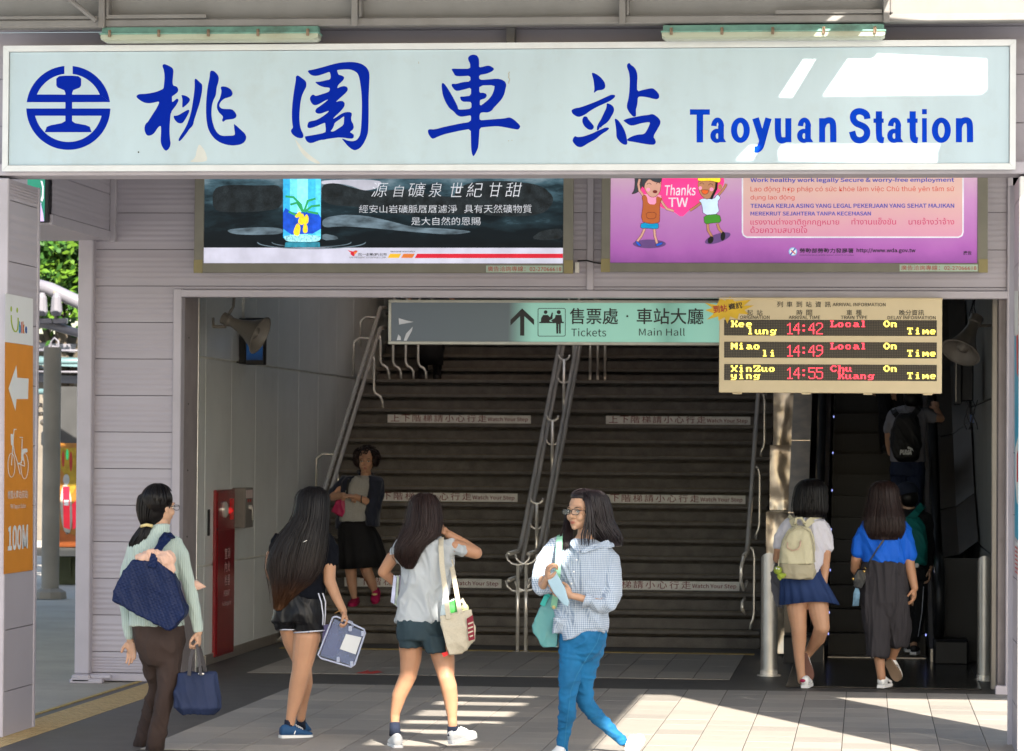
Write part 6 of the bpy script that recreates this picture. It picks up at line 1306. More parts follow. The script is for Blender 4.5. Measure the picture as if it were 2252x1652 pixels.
bb = B().loft(f1.rings([(550, 1195, 118, .03, -.05), (552, 1250, 124, .05, -.05), (552, 1340, 138, .065, -.05), (550, 1400, 142, .07, -.05), (552, 1440, 100, .045, -.05)], ex=3.2)); wrinkle(blob(bb, .007, 3), .006, 9, (1, 1, .3), 4).build('bag_body', 'denimbag', q3, smooth=True, fix=False)
strap([f1.q(508, 1215, -.09), f1.q(515, 1120, -.08), f1.q(540, 1040, -.06), f1.q(560, 1030, -.05), f1.q(575, 1080, -.04), f1.q(605, 1200, -.03)], .022, .006, mat('handle', (.05, .045, .05), rough=.6), q3, 'bag_handle')
strap([f1.q(575, 1210, -.115), f1.q(566, 1100, -.10), f1.q(552, 1035, -.09)], .018, .006, 'handle', q3, 'bag_handle'); B().ball(f1.q(578, 1205, -.10), (.02, .008, .008), 10).build('clasp', 'ss', q3, smooth=True)
# ---------------------------------------------------------------- 2 long haired girl in black shorts
f2 = Fig(519.3, 949.5, .4253, 20.3, (300, 1590), 'person with very long dark hair in black T-shirt and white piped black shorts')
mat('blacktee', (.006, .007, .011), rough=.95, spec=.08, var=.1); mat('satin', (.005, .005, .007), rough=.42, spec=.3, var=.1); mat('piping', (.62, .64, .75), rough=.6); mat('navysock', (.012, .018, .04), rough=.9)
hc2 = f2.q(408, 372, 0); fv = V((.42, .9, -.02)); b = B(); f2.limb(b, [(388, 490, 44, 0), (350, 570, 66, 0), (335, 760, 66, 0), (330, 900, 56, 0), (352, 1000, 40, 0)]); f2.limb(b, [(350, 575, 44, 0), (455, 580, 32, 0), (482, 680, 32, 0)]); f2.limb(b, [(345, 580, 44, 0), (225, 590, 28, .02), (187, 660, 28, .04)]); f2.limb(b, [(330, 930, 44, 0), (282, 1010, 38, .05)]); f2.limb(b, [(400, 440, 42, 0), (390, 500, 46, 0)])
f2.limb(b, [(480, 660, 38, 0), (482, 770, 33, -.01), (520, 860, 26, -.02), (556, 930, 20, -.03)]); f2.limb(b, [(186, 640, 34, .03), (180, 730, 30, .07), (215, 800, 24, .15)])
f2.limb(b, [(366, 1010, 62, 0), (368, 1060, 72, 0), (352, 1150, 62, 0), (336, 1240, 50, 0), (322, 1300, 48, .01), (308, 1370, 42, .02), (285, 1470, 28, .02), (275, 1530, 24, .02)]); f2.limb(b, [(280, 1010, 60, .05), (295, 1080, 56, .08), (345, 1200, 46, .12), (358, 1300, 40, .22), (345, 1400, 28, .3), (335, 1480, 24, .34)])
body = join(blob(b, .006, 3), head(hc2, fv, .97), hand(f2.q(556, 928, -.03), V((.35, -.1, -1)), V((-.8, -.2, -.3)), V((-.3, -1, .2)), 58, .9))
f2.put('body', body, 'skin'); facebits(f2, hc2, fv, .97)
b = B().loft(f2.rings([(395, 505, 45, .05), (370, 525, 100, .07), (350, 555, 145, .095), (345, 620, 148, .115), (338, 720, 128, .11), (330, 800, 128, .105), (328, 856, 134, .112)]))
f2.limb(b, [(455, 560, 44, 0), (485, 610, 44, 0), (484, 672, 46, 0)]); f2.limb(b, [(220, 570, 40, .02), (192, 650, 40, .05)])
f2.cloth('t_shirt', b, 'blacktee', amp=.008, seed=11)
b = B().loft(f2.rings([(330, 838, 128, .108), (330, 880, 136, .12), (328, 940, 140, .13), (325, 985, 138, .125)])); b.loft(f2.rings([(380, 930, 76, .12), (378, 1000, 80, .11), (376, 1032, 80, .105)])); b.loft(f2.rings([(270, 930, 70, .12), (262, 1000, 56, .11, .02), (258, 1022, 50, .10, .03)]))
f2.cloth('shorts', b, 'satin', amp=.005, sc=11, seed=3)
for o in (0, 22): f2.put('piping', B().tube([f2.q(425 + o, 835, -.09 + o * .0015), f2.q(440 + o, 880, -.09 + o * .0015), f2.q(450 + o * .5, 950, -.092 + o * .002), f2.q(448 + o * .4, 1000, -.09 + o * .002)], .0045, 6), 'piping')
rr = []
for a in np.linspace(200, 372, 14): rr.append(f2.q(376 + 83 * math.cos(math.radians(a)), 1034 - 6 * math.cos(math.radians(a)) - (22 if a > 350 else 0), .108 * math.sin(math.radians(a))))
f2.put('piping', B().tube(rr, .0045, 6), 'piping'); f2.put('piping', B().tube([f2.q(262 + 52 * math.cos(math.radians(a)), 1024, .02 + .10 * math.sin(math.radians(a))) for a in np.linspace(190, 350, 10)], .004, 6), 'piping')
hm = grad('hairombre', [(0, (.15, .065, .024)), (.16, (.07, .030, .014)), (.34, (.014, .007, .006)), (.6, (.007, .005, .005)), (1, (.006, .005, .006))], 2, .70, 1.6, rough=.42, spec=.25, nscale=30, namt=.10, stretch=(2, 2, .1))
make_hair(f2, [(403, 284, 22, .03, 0), (402, 300, 55, .065, 0), (400, 330, 78, .09, -.005), (396, 400, 82, .10, -.01), (388, 455, 88, .105, -.02), (345, 550, 128, .10, -.06), (315, 640, 146, .09, -.08), (302, 715, 140, .085, -.09), (285, 785, 104, .07, -.10), (248, 850, 56, .04, -.10), (218, 925, 22, .02, -.10)], hm, 178, 362, 260, .0042, seed=21, jit=.12, short=.22)
shoe(f2, f2.q(228, 1588, -.02), f2.q(392, 1586, .10), (0, 0, 1), mat('shoeblue', (.02, .08, .20), rough=.7), 'white', stripe='white', lace=True); shoe(f2, f2.q(322, 1560, .42), f2.q(368, 1572, .60), (0, -.2, 1), 'shoeblue', 'white')
f2.put('sock', B().tube([f2.q(276, 1490, .02), f2.q(272, 1560, .02)], [.031, .034], 12), 'navysock'); f2.put('sock', B().tube([f2.q(336, 1470, .34), f2.q(335, 1530, .42)], [.028, .032], 12), 'navysock')
f2.put('hair_clip', B().tube([f2.q(346, 572, -.17), f2.q(366, 562, -.17)], .003, 5), 'ss'); f2.put('bracelet', B().tube([f2.q(530 + 22 * math.cos(a), 928 - 12 * math.cos(a) + 0 * a, -.03 + .030 * math.sin(a)) for a in np.linspace(0, 6.28, 14)], .003, 5), mat('bracegold', (.55, .30, .10), rough=.3, metal=.6))
cs = thing('plastic_case', f2.q(550, 1200, -.05), 'clear blue plastic document case with white label held low in a hand', 'case')
cpl = mat('caseplastic', (.20, .25, .42), rough=.15, alpha=.55, var=.1); mat('caserim', (.55, .60, .78), rough=.2, alpha=.8)
def qd(b, pts, d, th): return b.prism([f2.q(x, y, d) for x, y in pts], (0, th, 0))
qd(B(), [(508, 968), (660, 1036), (600, 1210), (432, 1158)], -.06, .05).build('case_body', cpl, cs)
rim = [(500, 960), (520, 956), (660, 1022), (668, 1040), (612, 1205), (595, 1217), (440, 1172), (424, 1155)]
B().tube([f2.q(x, y, -.062) for x, y in rim + rim[:1]], .006, 6).build('case_rim', 'caserim', cs); B().tube([f2.q(x, y, -.01) for x, y in rim + rim[:1]], .006, 6).build('case_rim', 'caserim', cs)
qd(B(), [(568, 1046), (648, 1064), (618, 1152), (536, 1124)], -.0665, .003).build('paper_label', 'posterwhite', cs); qd(B(), [(450, 1000), (520, 990), (545, 1120), (500, 1168), (440, 1150)], -.03, .01).build('papers_inside', mat('insidep', (.10, .09, .22), rough=.6), cs)
for x, y in ((590, 1018), (655, 1044), (528, 1178), (598, 1200)): B().bev(f2.q(x - 10, y + 14, -.075), f2.q(x + 10, y - 14, -.06), .004).build('latch', 'caserim', cs)
B().tube([f2.q(575, 1000, -.04), f2.q(570, 975, -.04), f2.q(600, 985, -.04), f2.q(603, 1012, -.04)], .007, 6).build('case_handle', 'caserim', cs)
# ---------------------------------------------------------------- 3 girl in the white T-shirt
f3 = Fig(778.9, 1038.5, .3713, 19.8, (390, 1630), 'person in pale grey T-shirt with tote bag, raising a hand to the ear')
mat('greytee', (.40, .43, .46), rough=.85, var=.06, sheen=.2); mat('tealshort', (.022, .042, .055), rough=.8, var=.15)
hc3 = f3.q(432, 232, 0); fv = V((-.12, 1, -.02)); b = B(); f3.limb(b, [(428, 385, 48, 0), (425, 480, 70, 0), (405, 700, 70, 0), (395, 900, 74, 0), (340, 1020, 66, 0)]); f3.limb(b, [(400, 920, 66, 0), (512, 1030, 66, -.02)]); f3.limb(b, [(425, 450, 50, 0), (570, 440, 38, 0), (610, 448, 36, 0)]); f3.limb(b, [(425, 460, 50, 0), (280, 460, 36, 0), (226, 515, 34, 0)]); f3.limb(b, [(425, 320, 44, 0), (428, 390, 50, 0)])
f3.limb(b, [(225, 510, 40, .0), (172, 592, 34, .02), (245, 655, 25, .10)]); f3.limb(b, [(600, 440, 42, 0), (722, 478, 38, .04), (640, 420, 33, .05), (560, 370, 26, .04)])
f3.limb(b, [(335, 1020, 74, 0), (335, 1100, 66, 0), (322, 1200, 52, -.01), (300, 1250, 50, 0), (268, 1320, 46, .02), (242, 1430, 30, .05), (240, 1500, 26, .06)]); f3.limb(b, [(515, 1040, 76, -.02), (530, 1110, 68, -.04), (545, 1215, 50, -.08), (560, 1270, 50, -.07), (572, 1350, 44, -.05), (580, 1450, 30, -.04), (584, 1520, 27, -.04)])
body = join(blob(b, .006, 3), head(hc3, fv, 1.0), hand(f3.q(562, 372, .04), V((-.75, .1, .6)), V((-.4, .4, -.5)), V((0, .3, 1)), 38, .95), hand(f3.q(243, 652, .10), V((.5, .6, .05)), V((0, .2, -1)), V((0, 1, 0)), 45, .95))
f3.put('body', body, 'skin2')
b = B().loft(f3.rings([(440, 382, 62, .06), (438, 398, 98, .075), (432, 425, 155, .095), (428, 480, 168, .115), (422, 560, 158, .118), (412, 650, 146, .112), (402, 760, 140, .108), (392, 885, 148, .115)]))
f3.limb(b, [(280, 445, 46, 0), (236, 510, 46, 0)]); f3.limb(b, [(570, 430, 52, 0), (632, 465, 46, 0)])
f3.cloth('t_shirt', b, 'greytee', amp=.010, sc=8, seed=9)
b = B().loft(f3.rings([(392, 868, 140, .112), (392, 930, 150, .13), (395, 990, 152, .135)])); b.loft(f3.rings([(330, 960, 76, .12), (334, 1040, 72, .105, 0)])); b.loft(f3.rings([(470, 960, 88, .125, -.01), (492, 1068, 68, .108, -.03)]))
f3.cloth('shorts', b, 'tealshort', seed=6)
make_hair(f3, [(420, 122, 20, .03, 0), (420, 138, 52, .07, 0), (420, 175, 84, .10, 0), (420, 240, 94, .11, -.01), (415, 310, 104, .105, -.03), (395, 370, 112, .095, -.06), (330, 440, 86, .075, -.10), (312, 500, 70, .06, -.11), (330, 575, 30, .03, -.11)], 'hairbrown', 175, 365, 210, .0044, seed=5, jit=.16, short=.25, wave=.05)
shoe(f3, f3.q(262, 1640, -.05), f3.q(228, 1622, .19), (0, -.1, 1), 'white', 'white'); shoe(f3, f3.q(570, 1612, -.06), f3.q(722, 1570, .06), (0, 0, 1), 'white', 'white', lace=True)
f3.put('sock', B().tube([f3.q(240, 1485, .05), f3.q(242, 1560, .03)], [.032, .036], 12), 'navysock'); f3.put('sock', B().tube([f3.q(583, 1505, -.04), f3.q(586, 1560, -.04)], [.033, .036], 12), 'navysock')
tb = thing('tote_bag', f3.q(620, 1080, -.15), 'cream canvas tote bag with maroon print hanging at the hip', 'bag')
mat('canvas', (.52, .47, .37), rough=.85, var=.05, fine=.08); 
wrinkle(blob(B().loft([[f3.q(508, 852, -.20), f3.q(694, 812, -.16), f3.q(690, 822, -.04), f3.q(520, 852, -.06)], [f3.q(520, 930, -.23), f3.q(710, 910, -.18), f3.q(706, 920, -.03), f3.q(535, 930, -.06)], [f3.q(542, 1020, -.24), f3.q(718, 985, -.17), f3.q(715, 995, -.03), f3.q(555, 1020, -.06)], [f3.q(562, 1083, -.22), f3.q(640, 1076, -.17), f3.q(640, 1076, -.06), f3.q(565, 1083, -.07)]]), .007, 3), .005, 10, seed=3).build('bag_body', 'canvas', tb, smooth=True, fix=False)
strap([f3.q(560, 870, -.21), f3.q(540, 700, -.18), f3.q(520, 550, -.14), f3.q(514, 440, -.12), f3.q(516, 392, -.06), f3.q(520, 400, .04)], .03, .005, 'canvas', tb); strap([f3.q(628, 840, -.18), f3.q(605, 700, -.12), f3.q(585, 590, -.06), f3.q(570, 520, .0)], .028, .005, 'canvas', tb); strap([f3.q(625, 845, -.16), f3.q(622, 780, -.14), f3.q(640, 755, -.12), f3.q(658, 790, -.10), f3.q(672, 830, -.10)], .02, .005, 'canvas', tb)
mp_ = mat('maroon', (.20, .012, .03), rough=.7)
B().prism([f3.q(666, 868, -.205), f3.q(703, 845, -.19), f3.q(714, 990, -.19), f3.q(678, 1000, -.21)], (0, .004, 0)).build('print_patch', mp_, tb)
for k in range(4): B().prism([f3.q(674, 895 + k * 26, -.209), f3.q(704, 885 + k * 26, -.195), f3.q(705, 893 + k * 26, -.195), f3.q(675, 905 + k * 26, -.209)], (0, .002, 0)).build('print_line', 'canvas', tb)
fb = B().prism([f3.q(510, 850, -.12), f3.q(515, 790, -.12), f3.q(610, 738, -.12), f3.q(625, 830, -.12)], (0, .02, 0)); fb.build('magazine', mat('magz', (.55, .65, .70), rough=.3, var=.3, scale=14), tb); B().prism([f3.q(560, 770, -.125), f3.q(612, 750, -.125), f3.q(612, 832, -.125), f3.q(568, 838, -.125)], (0, .004, 0)).build('magazine_print', mat('maggreen', (.08, .45, .10), rough=.3, var=.5, scale=25), tb); B().ball(f3.q(655, 808, -.10), (.025, .02, .03), 10).build('crumpled_wrap', mat('wrap', (.35, .40, .20), rough=.4, var=.4, scale=20), tb, smooth=True)
B().prism([f3.q(517, 1072, -.2), f3.q(552, 1062, -.2), f3.q(557, 1082, -.2), f3.q(530, 1095, -.2)], (0, .01, 0)).build('red_tag', 'red2', tb)
bx_ = thing('carton_boxes', f3.q(245, 790, .08), 'pastel striped thin cartons tucked under the left arm', 'box')
for k, (c_, x) in enumerate((((.45, .48, .66), 216), ((.50, .60, .50), 232), ((.55, .50, .68), 246))): B().prism([f3.q(x, 770 + k * 12, .0 + k * .03), f3.q(x + 22, 780 + k * 12, .0 + k * .03), f3.q(x + 34, 620, .0 + k * .03), f3.q(x + 18, 610, .0 + k * .03)], (0, .025, 0)).build('carton', mat('carton%d' % k, c_, rough=.4, var=.25, scale=20), bx_)
# ---------------------------------------------------------------- 4 woman in the checked blouse
f4 = Fig(1112.7, 1038.5, .3714, 19.5, (400, 1640), 'person with glasses in blue checked blouse and blue jeans walking past with a phone pouch')
patmat('gingham', 'gingham', col=(.48, .54, .62), rough=.8, sheen=.2); patmat('jeans', 'denim', col=(.006, .13, .31), rough=.75, var=.22); mat('mint', (.28, .60, .42), rough=.5); mat('tealbag', (.10, .30, .31), rough=.35, var=.06); mat('pouch', (.33, .48, .58), rough=.3)
hc4 = f4.q(448, 232, 0); fv = V((-.52, -.85, .02)); b = B(); f4.limb(b, [(470, 410, 50, .02), (455, 500, 70, .02), (452, 750, 70, .02), (455, 980, 76, .02)]); f4.limb(b, [(455, 480, 50, .02), (600, 490, 36, 0), (620, 700, 26, -.05), (570, 770, 18, -.12), (484, 756, 20, -.182)]); f4.limb(b, [(450, 480, 50, 0), (300, 470, 36, 0), (215, 600, 32, -.06), (212, 672, 26, -.12), (222, 674, 22, -.155)]); f4.limb(b, [(455, 980, 70, 0), (390, 1100, 40, -.03), (368, 1300, 30, -.05), (346, 1500, 22, -.01), (332, 1655, 20, .02)]); f4.limb(b, [(460, 980, 70, 0), (495, 1060, 40, .02), (458, 1270, 30, .06), (476, 1375, 26, .08), (545, 1455, 24, .12), (620, 1525, 22, .15), (690, 1590, 24, .18)]); f4.limb(b, [(470, 300, 44, .01), (470, 410, 52, .02)]); f4.limb(b, [(470, 400, 60, .0), (430, 440, 50, -.03)])
f4.limb(b, [(484, 756, 22, -.182), (420, 738, 22, -.21), (385, 730, 20, -.22)]); f4.limb(b, [(222, 674, 22, -.155), (232, 655, 21, -.18), (240, 635, 20, -.20)]); f4.limb(b, [(690, 1590, 28, .18), (720, 1612, 26, .20)])
body = join(blob(b, .006, 3), head(hc4, fv, 1.04), hand(f4.q(388, 731, -.22), V((-1, -.1, .28)), V((-.2, .8, .3)), V((.3, 0, 1)), 20, 1.0, spread=.25, curls=(12, 18, 24, 30)), hand(f4.q(240, 640, -.2), V((.15, -.25, 1)), V((.9, .3, .0)), V((0, -1, .1)), 55, .98))
f4.put('body', body, 'skin3'); facebits(f4, hc4, fv, 1.04, glasses=True, look=-.002)
b = B().loft(f4.rings([(468, 392, 78, .08, .01), (462, 412, 120, .095), (452, 440, 172, .11), (448, 500, 178, .13), (448, 600, 170, .135), (450, 720, 166, .13), (450, 850, 168, .13), (452, 920, 166, .13)], yaw=-.25))
b.loft(f4.rings([(455, 900, 162, .125), (400, 985, 58, .11, -.03), (375, 1000, 36, .08, -.05)], yaw=-.25)); b.loft(f4.rings([(450, 880, 160, .125), (470, 945, 140, .125)], yaw=-.25)); b.loft(f4.rings([(330, 860, 50, .07, -.06), (295, 960, 24, .05, -.06)], yaw=-.25))
b.limb([(f4.q(300, 450, -.01), f4.m(58)), (f4.q(238, 520, -.03), f4.m(62)), (f4.q(212, 620, -.06), f4.m(60)), (f4.q(205, 680, -.10), f4.m(48))]); b.limb([(f4.q(262, 700, -.14), f4.m(32)), (f4.q(215, 690, -.12), f4.m(44))])
b.limb([(f4.q(595, 480, 0), f4.m(58)), (f4.q(628, 580, -.01), f4.m(68)), (f4.q(632, 700, -.04), f4.m(68)), (f4.q(600, 790, -.10), f4.m(58)), (f4.q(535, 790, -.14), f4.m(44)), (f4.q(500, 765, -.180), f4.m(33))])
f4.cloth('blouse', b, 'gingham', amp=.010, sc=6.5, seed=14, diag=.8, vox=.007)
fr = B()
for k in range(22):
    a = 2 * math.pi * k / 22; c_ = f4.q(484, 758, -.178); rr0 = .045 + .008 * (k % 2); rr1 = .030; u_ = V((.35, 0, 1)).normalized(); v_ = V((0, 1, 0)); fr.v += [tuple(c_ + V((-.018, 0, 0)) + (u_ * math.cos(a) + v_ * math.sin(a)) * rr0), tuple(c_ + V((.02, 0, -.002)) + (u_ * math.cos(a) + v_ * math.sin(a)) * rr1)]
for k in range(22): j = (k + 1) % 22; fr.f.append((2 * k, 2 * k + 1, 2 * j + 1, 2 * j)); fr.mi.append(0)
f4.put('cuff_frill', fr, 'gingham')
cv = B(); cv.prism([f4.q(415, 392, -.115), f4.q(385, 400, -.11), f4.q(375, 430, -.12), f4.q(425, 482, -.155), f4.q(440, 462, -.15)], (0, .012, 0)); f4.put('collar', wrinkle(blob(cv, .004, 2), .003, 14), 'gingham')
cv = B(); cv.prism([f4.q(440, 462, -.155), f4.q(448, 484, -.16), f4.q(560, 448, -.12), f4.q(645, 445, -.04), f4.q(640, 415, -.03), f4.q(590, 402, -.06), f4.q(520, 428, -.125)], (0, .012, 0)); f4.put('collar', wrinkle(blob(cv, .004, 2), .003, 14), 'gingham')
for x, y in ((418, 520), (402, 590), (388, 660)): f4.put('button', B().ball(f4.q(x, y, -.16 + (y - 520) * .0), (.006, .004, .006), 8), 'white')
b = B().loft(f4.rings([(455, 900, 132, .105), (455, 960, 144, .12), (455, 1010, 142, .125)], yaw=-.2)); b.loft(f4.rings([(455, 1000, 142, .125), (445, 1070, 122, .10), (440, 1120, 80, .07)], yaw=-.2))
f4.limb(b, [(395, 1020, 84, -.02), (388, 1130, 74, -.03), (370, 1260, 60, -.05), (364, 1345, 53, -.05), (360, 1440, 52, -.03), (342, 1560, 42, .0), (330, 1665, 36, .02)]); f4.limb(b, [(510, 1010, 86, .02), (470, 1150, 72, .04), (458, 1270, 58, .06), (474, 1370, 53, .08), (538, 1450, 48, .12), (615, 1520, 39, .15), (690, 1592, 32, .18)])
f4.cloth('jeans', b, 'jeans', sm=6, amp=.004, sc=13, seed=7, diag=.1, st=(.6, .6, 1.2))
f4.put('jeans_seam', B().tube([f4.q(560, 945, -.105), f4.q(540, 1010, -.115), f4.q(480, 1100, -.125), f4.q(420, 1200, -.125), f4.q(385, 1290, -.122), f4.q(372, 1400, -.11), f4.q(356, 1520, -.085), f4.q(345, 1650, -.07)], .0016, 5), mat('seam', (.03, .18, .34), rough=.8))
shoe(f4, f4.q(745, 1578, .20), f4.q(715, 1678, .06), (.9, .1, .45), 'white', 'white'); shoe(f4, f4.q(345, 1696, .06), f4.q(275, 1706, -.12), (0, 0, 1), 'white', 'white')
hb = [(500, 106, 26, .03, .0), (505, 118, 62, .07, .01), (515, 150, 88, .09, .015), (530, 220, 92, .10, .02), (545, 290, 88, .10, .03), (578, 350, 92, .095, .03), (600, 395, 92, .085, .03), (622, 440, 70, .06, .03)]
Rh = hrows(f4, hb); vol = blob(join(hairvol(Rh), capball(hc4, fv, 1.06, .036, g=1.02), B().ball(hc4 + V((0, 0, .088)) - fv * .002, (.070, .070, .034), 16)), .007, 3)
fl_ = B()
rnd = random.Random(12)
for k in range(16):      # hair swept over the near side of the face and the far side locks
    o = rnd.gauss(0, 1); t = rnd.random(); fl_.tube([f4.q(470 + 8 * o, 122, -.06), f4.q(482 + 9 * o, 170, -.095), f4.q(492 + 10 * o, 240, -.10), f4.q(492 + 14 * o - 10 * t, 310, -.105), f4.q(485 + 18 * o - 20 * t, 370, -.11), f4.q(475 + 20 * o, 420 + 20 * t, -.125)], [.003, .004, .004, .004, .003, .001], 5)
for k in range(50):
    o = rnd.gauss(0, 1); t = rnd.random(); fl_.tube([f4.q(440 + 6 * o, 128, .02), f4.q(395 + 6 * o, 180, .05), f4.q(372 + 8 * o, 260, .05), f4.q(368 + 12 * o, 330, .02), f4.q(355 + 16 * o, 400, -.06), f4.q(345 + 22 * o, 440 + 25 * t, -.10)], [.003, .005, .006, .005, .004, .001], 5)
f4.put('hair', join(vol, strands(Rh, 170, 170, 400, .0045, seed=31, jit=.22, short=.3, wave=.12), capstrands(hc4, fv, 1.05, 130, frontcut=.12, g=1.04), fl_), mat('hair4', (.012, .008, .010), rough=.40, var=.5, scale=4, spec=.3, stretch=(30, 30, 1)))
ph = thing('phone_pouch', f4.q(310, 800, -.24), 'pale blue phone pouch held in both hands', 'pouch')
o = blob(B().prism([f4.q(245, 622, -.235), f4.q(262, 598, -.24), f4.q(292, 585, -.24), f4.q(350, 690, -.26), f4.q(375, 775, -.27), f4.q(365, 795, -.27), f4.q(338, 785, -.26), f4.q(280, 712, -.25), f4.q(250, 655, -.24)], (0, .02, 0)), .004, 3); o.build('pouch_body', 'pouch', ph, smooth=True, fix=False)
B().tube([f4.q(262, 640, -.238), f4.q(265, 605, -.243), f4.q(290, 590, -.243)], .003, 5).build('zip', 'ss', ph)
hbg = thing('teal_handbag', f4.q(230, 1040, -.02), 'soft teal handbag on a mint strap at the hip of the walker in jeans', 'bag')
wrinkle(blob(B().prism([f4.q(208, 790, -.02), f4.q(232, 728, -.02), f4.q(300, 728, -.02), f4.q(312, 900, -.02), f4.q(302, 1040, -.02), f4.q(222, 1040, -.02), f4.q(158, 952, -.02), f4.q(152, 912, -.02)], (0, .11, 0)), .007, 5), .004, 9).build('bag_body', 'tealbag', hbg, smooth=True, fix=False)
strap([f4.q(282, 800, -.05), f4.q(298, 700, -.14), f4.q(305, 600, -.175), f4.q(312, 500, -.165), f4.q(315, 430, -.12), f4.q(318, 385, -.05), f4.q(322, 372, .03)], .036, .006, 'mint', hbg); strap([f4.q(215, 790, -.03), f4.q(240, 735, -.03), f4.q(255, 722, -.02)], .03, .006, mat('deepteal', (.02, .42, .38), rough=.4), hbg); B().ball(f4.q(283, 800, -.06), (.012, .01, .012), 8).build('buckle', 'gold', hbg, smooth=True)
# ---------------------------------------------------------------- 5 woman coming down the stairs
f5 = Fig(712.1, 956.9, .2335, 30.72, (300, 1640), 'person with curly hair, navy jacket and magenta shoes coming down the stairs', z=.32)
mat('navyjk', (.012, .016, .034), rough=.8, sheen=.2); mat('greyshirt', (.32, .315, .30), rough=.85, var=.08, fine=.15); mat('blackskirt', (.006, .006, .008), rough=.8); mat('magenta', (.35, .008, .075), rough=.45)
hc5 = f5.q(400, 245, 0); fv = V((.03, -1, -.02)); b = B(); f5.limb(b, [(395, 400, 50, .01), (370, 480, 80, .01), (320, 720, 80, 0), (310, 900, 90, 0), (270, 1180, 66, 0)]); f5.limb(b, [(320, 950, 80, 0), (380, 1190, 64, 0)]); f5.limb(b, [(380, 450, 60, .01), (500, 450, 44, 0), (520, 560, 40, -.01), (445, 642, 36, -.06)]); f5.limb(b, [(360, 450, 60, .01), (215, 440, 42, .02), (85, 580, 36, -.05)]); f5.limb(b, [(395, 330, 48, .01), (395, 400, 52, .01)])
f5.limb(b, [(80, 585, 36, -.05), (150, 575, 34, -.12), (185, 568, 30, -.16)]); f5.limb(b, [(440, 640, 38, -.06), (370, 610, 34, -.12), (300, 580, 28, -.16)])
f5.limb(b, [(250, 1180, 66, 0), (255, 1290, 56, 0), (265, 1400, 50, .01), (285, 1520, 30, 0), (295, 1590, 26, 0)]); f5.limb(b, [(380, 1180, 66, 0), (405, 1280, 56, -.04), (450, 1390, 48, -.03), (480, 1470, 32, 0), (492, 1500, 28, .0)])
body = join(blob(b, .007, 3), head(hc5, fv, 1.05), hand(f5.q(190, 566, -.16), V((1, -.2, -.15)), V((-.1, .3, -1)), V((0, 0, 1)), 40, 1.0), hand(f5.q(300, 580, -.17), V((-1, -.15, .12)), V((0, .3, -1)), V((0, 0, 1)), 35, 1.0))
f5.put('body', body, 'skindark'); facebits(f5, hc5, fv, 1.05)
b = B().loft(f5.rings([(390, 375, 70, .06), (375, 410, 130, .09), (340, 500, 140, .11), (310, 620, 145, .12), (295, 720, 140, .12), (285, 812, 140, .125)])); f5.cloth('shirt', b, 'greyshirt', seed=2)
b = B()
b.loft(f5.rings([(470, 385, 60, .07), (490, 430, 78, .10), (480, 520, 82, .11), (465, 650, 75, .125), (460, 760, 72, .13), (455, 858, 75, .13)])); b.loft(f5.rings([(260, 385, 60, .07, .01), (225, 440, 75, .10, .02), (215, 540, 60, .11, .04), (205, 650, 50, .11, .05), (170, 800, 60, .11, .06), (180, 880, 60, .11, .06)]))
f5.limb(b, [(510, 440, 56, 0), (525, 560, 52, -.01), (500, 670, 50, -.04), (470, 672, 46, -.05)]); f5.limb(b, [(200, 430, 54, .02), (130, 500, 50, .0), (80, 540, 46, -.02)]); b.tube([f5.q(340, 370, -.02), f5.q(320, 345, .05), f5.q(390, 350, .08), f5.q(460, 365, .04), f5.q(440, 420, -.06)], .018, 8)
f5.cloth('jacket', b, 'navyjk', seed=4)
def pleats(fig, rows, n, amp, yaw=0, nf=96, ph=0):
    R_ = []
    for (x, y, hw, hd, d, k_) in rows:
        c = fig.q(x, y, d); hw = fig.m(hw); ring = []
        for i in range(nf):
            a = 2 * math.pi * i / nf; f_ = 1 + amp * k_ * (math.sin(n * a + ph + math.sin(3 * a) * .8)); ring.append(c + V((math.cos(a) * hw * f_, math.sin(a) * hd * f_, -.012 * k_ * math.sin(2 * a + ph))))
        R_.append(ring)
    return B().loft(R_)
f5.put('skirt', pleats(f5, [(300, 800, 125, .115, 0, 0), (305, 860, 175, .14, 0, .3), (330, 960, 205, .17, 0, .6), (355, 1100, 220, .20, 0, 1), (370, 1245, 232, .22, 0, 1.2)], 11, .05), 'blackskirt')
cb_ = blob(join(B().ball(hc5 + V((0, .03, .035)), (.100, .095, .090), 16), B().ball(hc5 + V((-.085, .02, .0)), (.045, .06, .06), 12), B().ball(hc5 + V((.085, .02, -.0)), (.045, .06, .06), 12)), .007, 2)
cu = B(); rnd = random.Random(5)
for k in range(170):
    d = V((rnd.gauss(0, 1), rnd.gauss(.25, 1), rnd.gauss(.45, .8))).normalized(); p = hc5 + V((0, .02, .035)) + V((d.x * .118, d.y * .11, d.z * .10))
    if d.y < -.3 and p.z < hc5.z + .055 and abs(p.x - hc5.x) < .075: continue
    t1_ = d.orthogonal().normalized(); t2_ = d.cross(t1_); cu.tube([p + (t1_ * math.cos(a) + t2_ * math.sin(a)) * .014 + d * .004 * a for a in (0, 1.2, 2.4, 3.6, 4.8)], [.006, .007, .007, .006, .003], 5)
f5.put('hair', join(cb_, cu), 'hairbrown')
mg = thing('magenta_handbag', f5.q(140, 780, -.05), 'magenta handbag under the arm of the walker on the stairs', 'bag'); wrinkle(blob(B().prism([f5.q(120, 600, -.1), f5.q(235, 590, -.1), f5.q(200, 720, -.1), f5.q(182, 782, -.1), f5.q(62, 722, -.1)], (0, .12, 0)), .008, 3), .004, 10).build('bag_body', 'magenta', mg, smooth=True, fix=False); strap([f5.q(215, 600, -.1), f5.q(222, 500, -.11), f5.q(235, 420, -.09), f5.q(240, 380, .02)], .02, .006, 'black', mg)
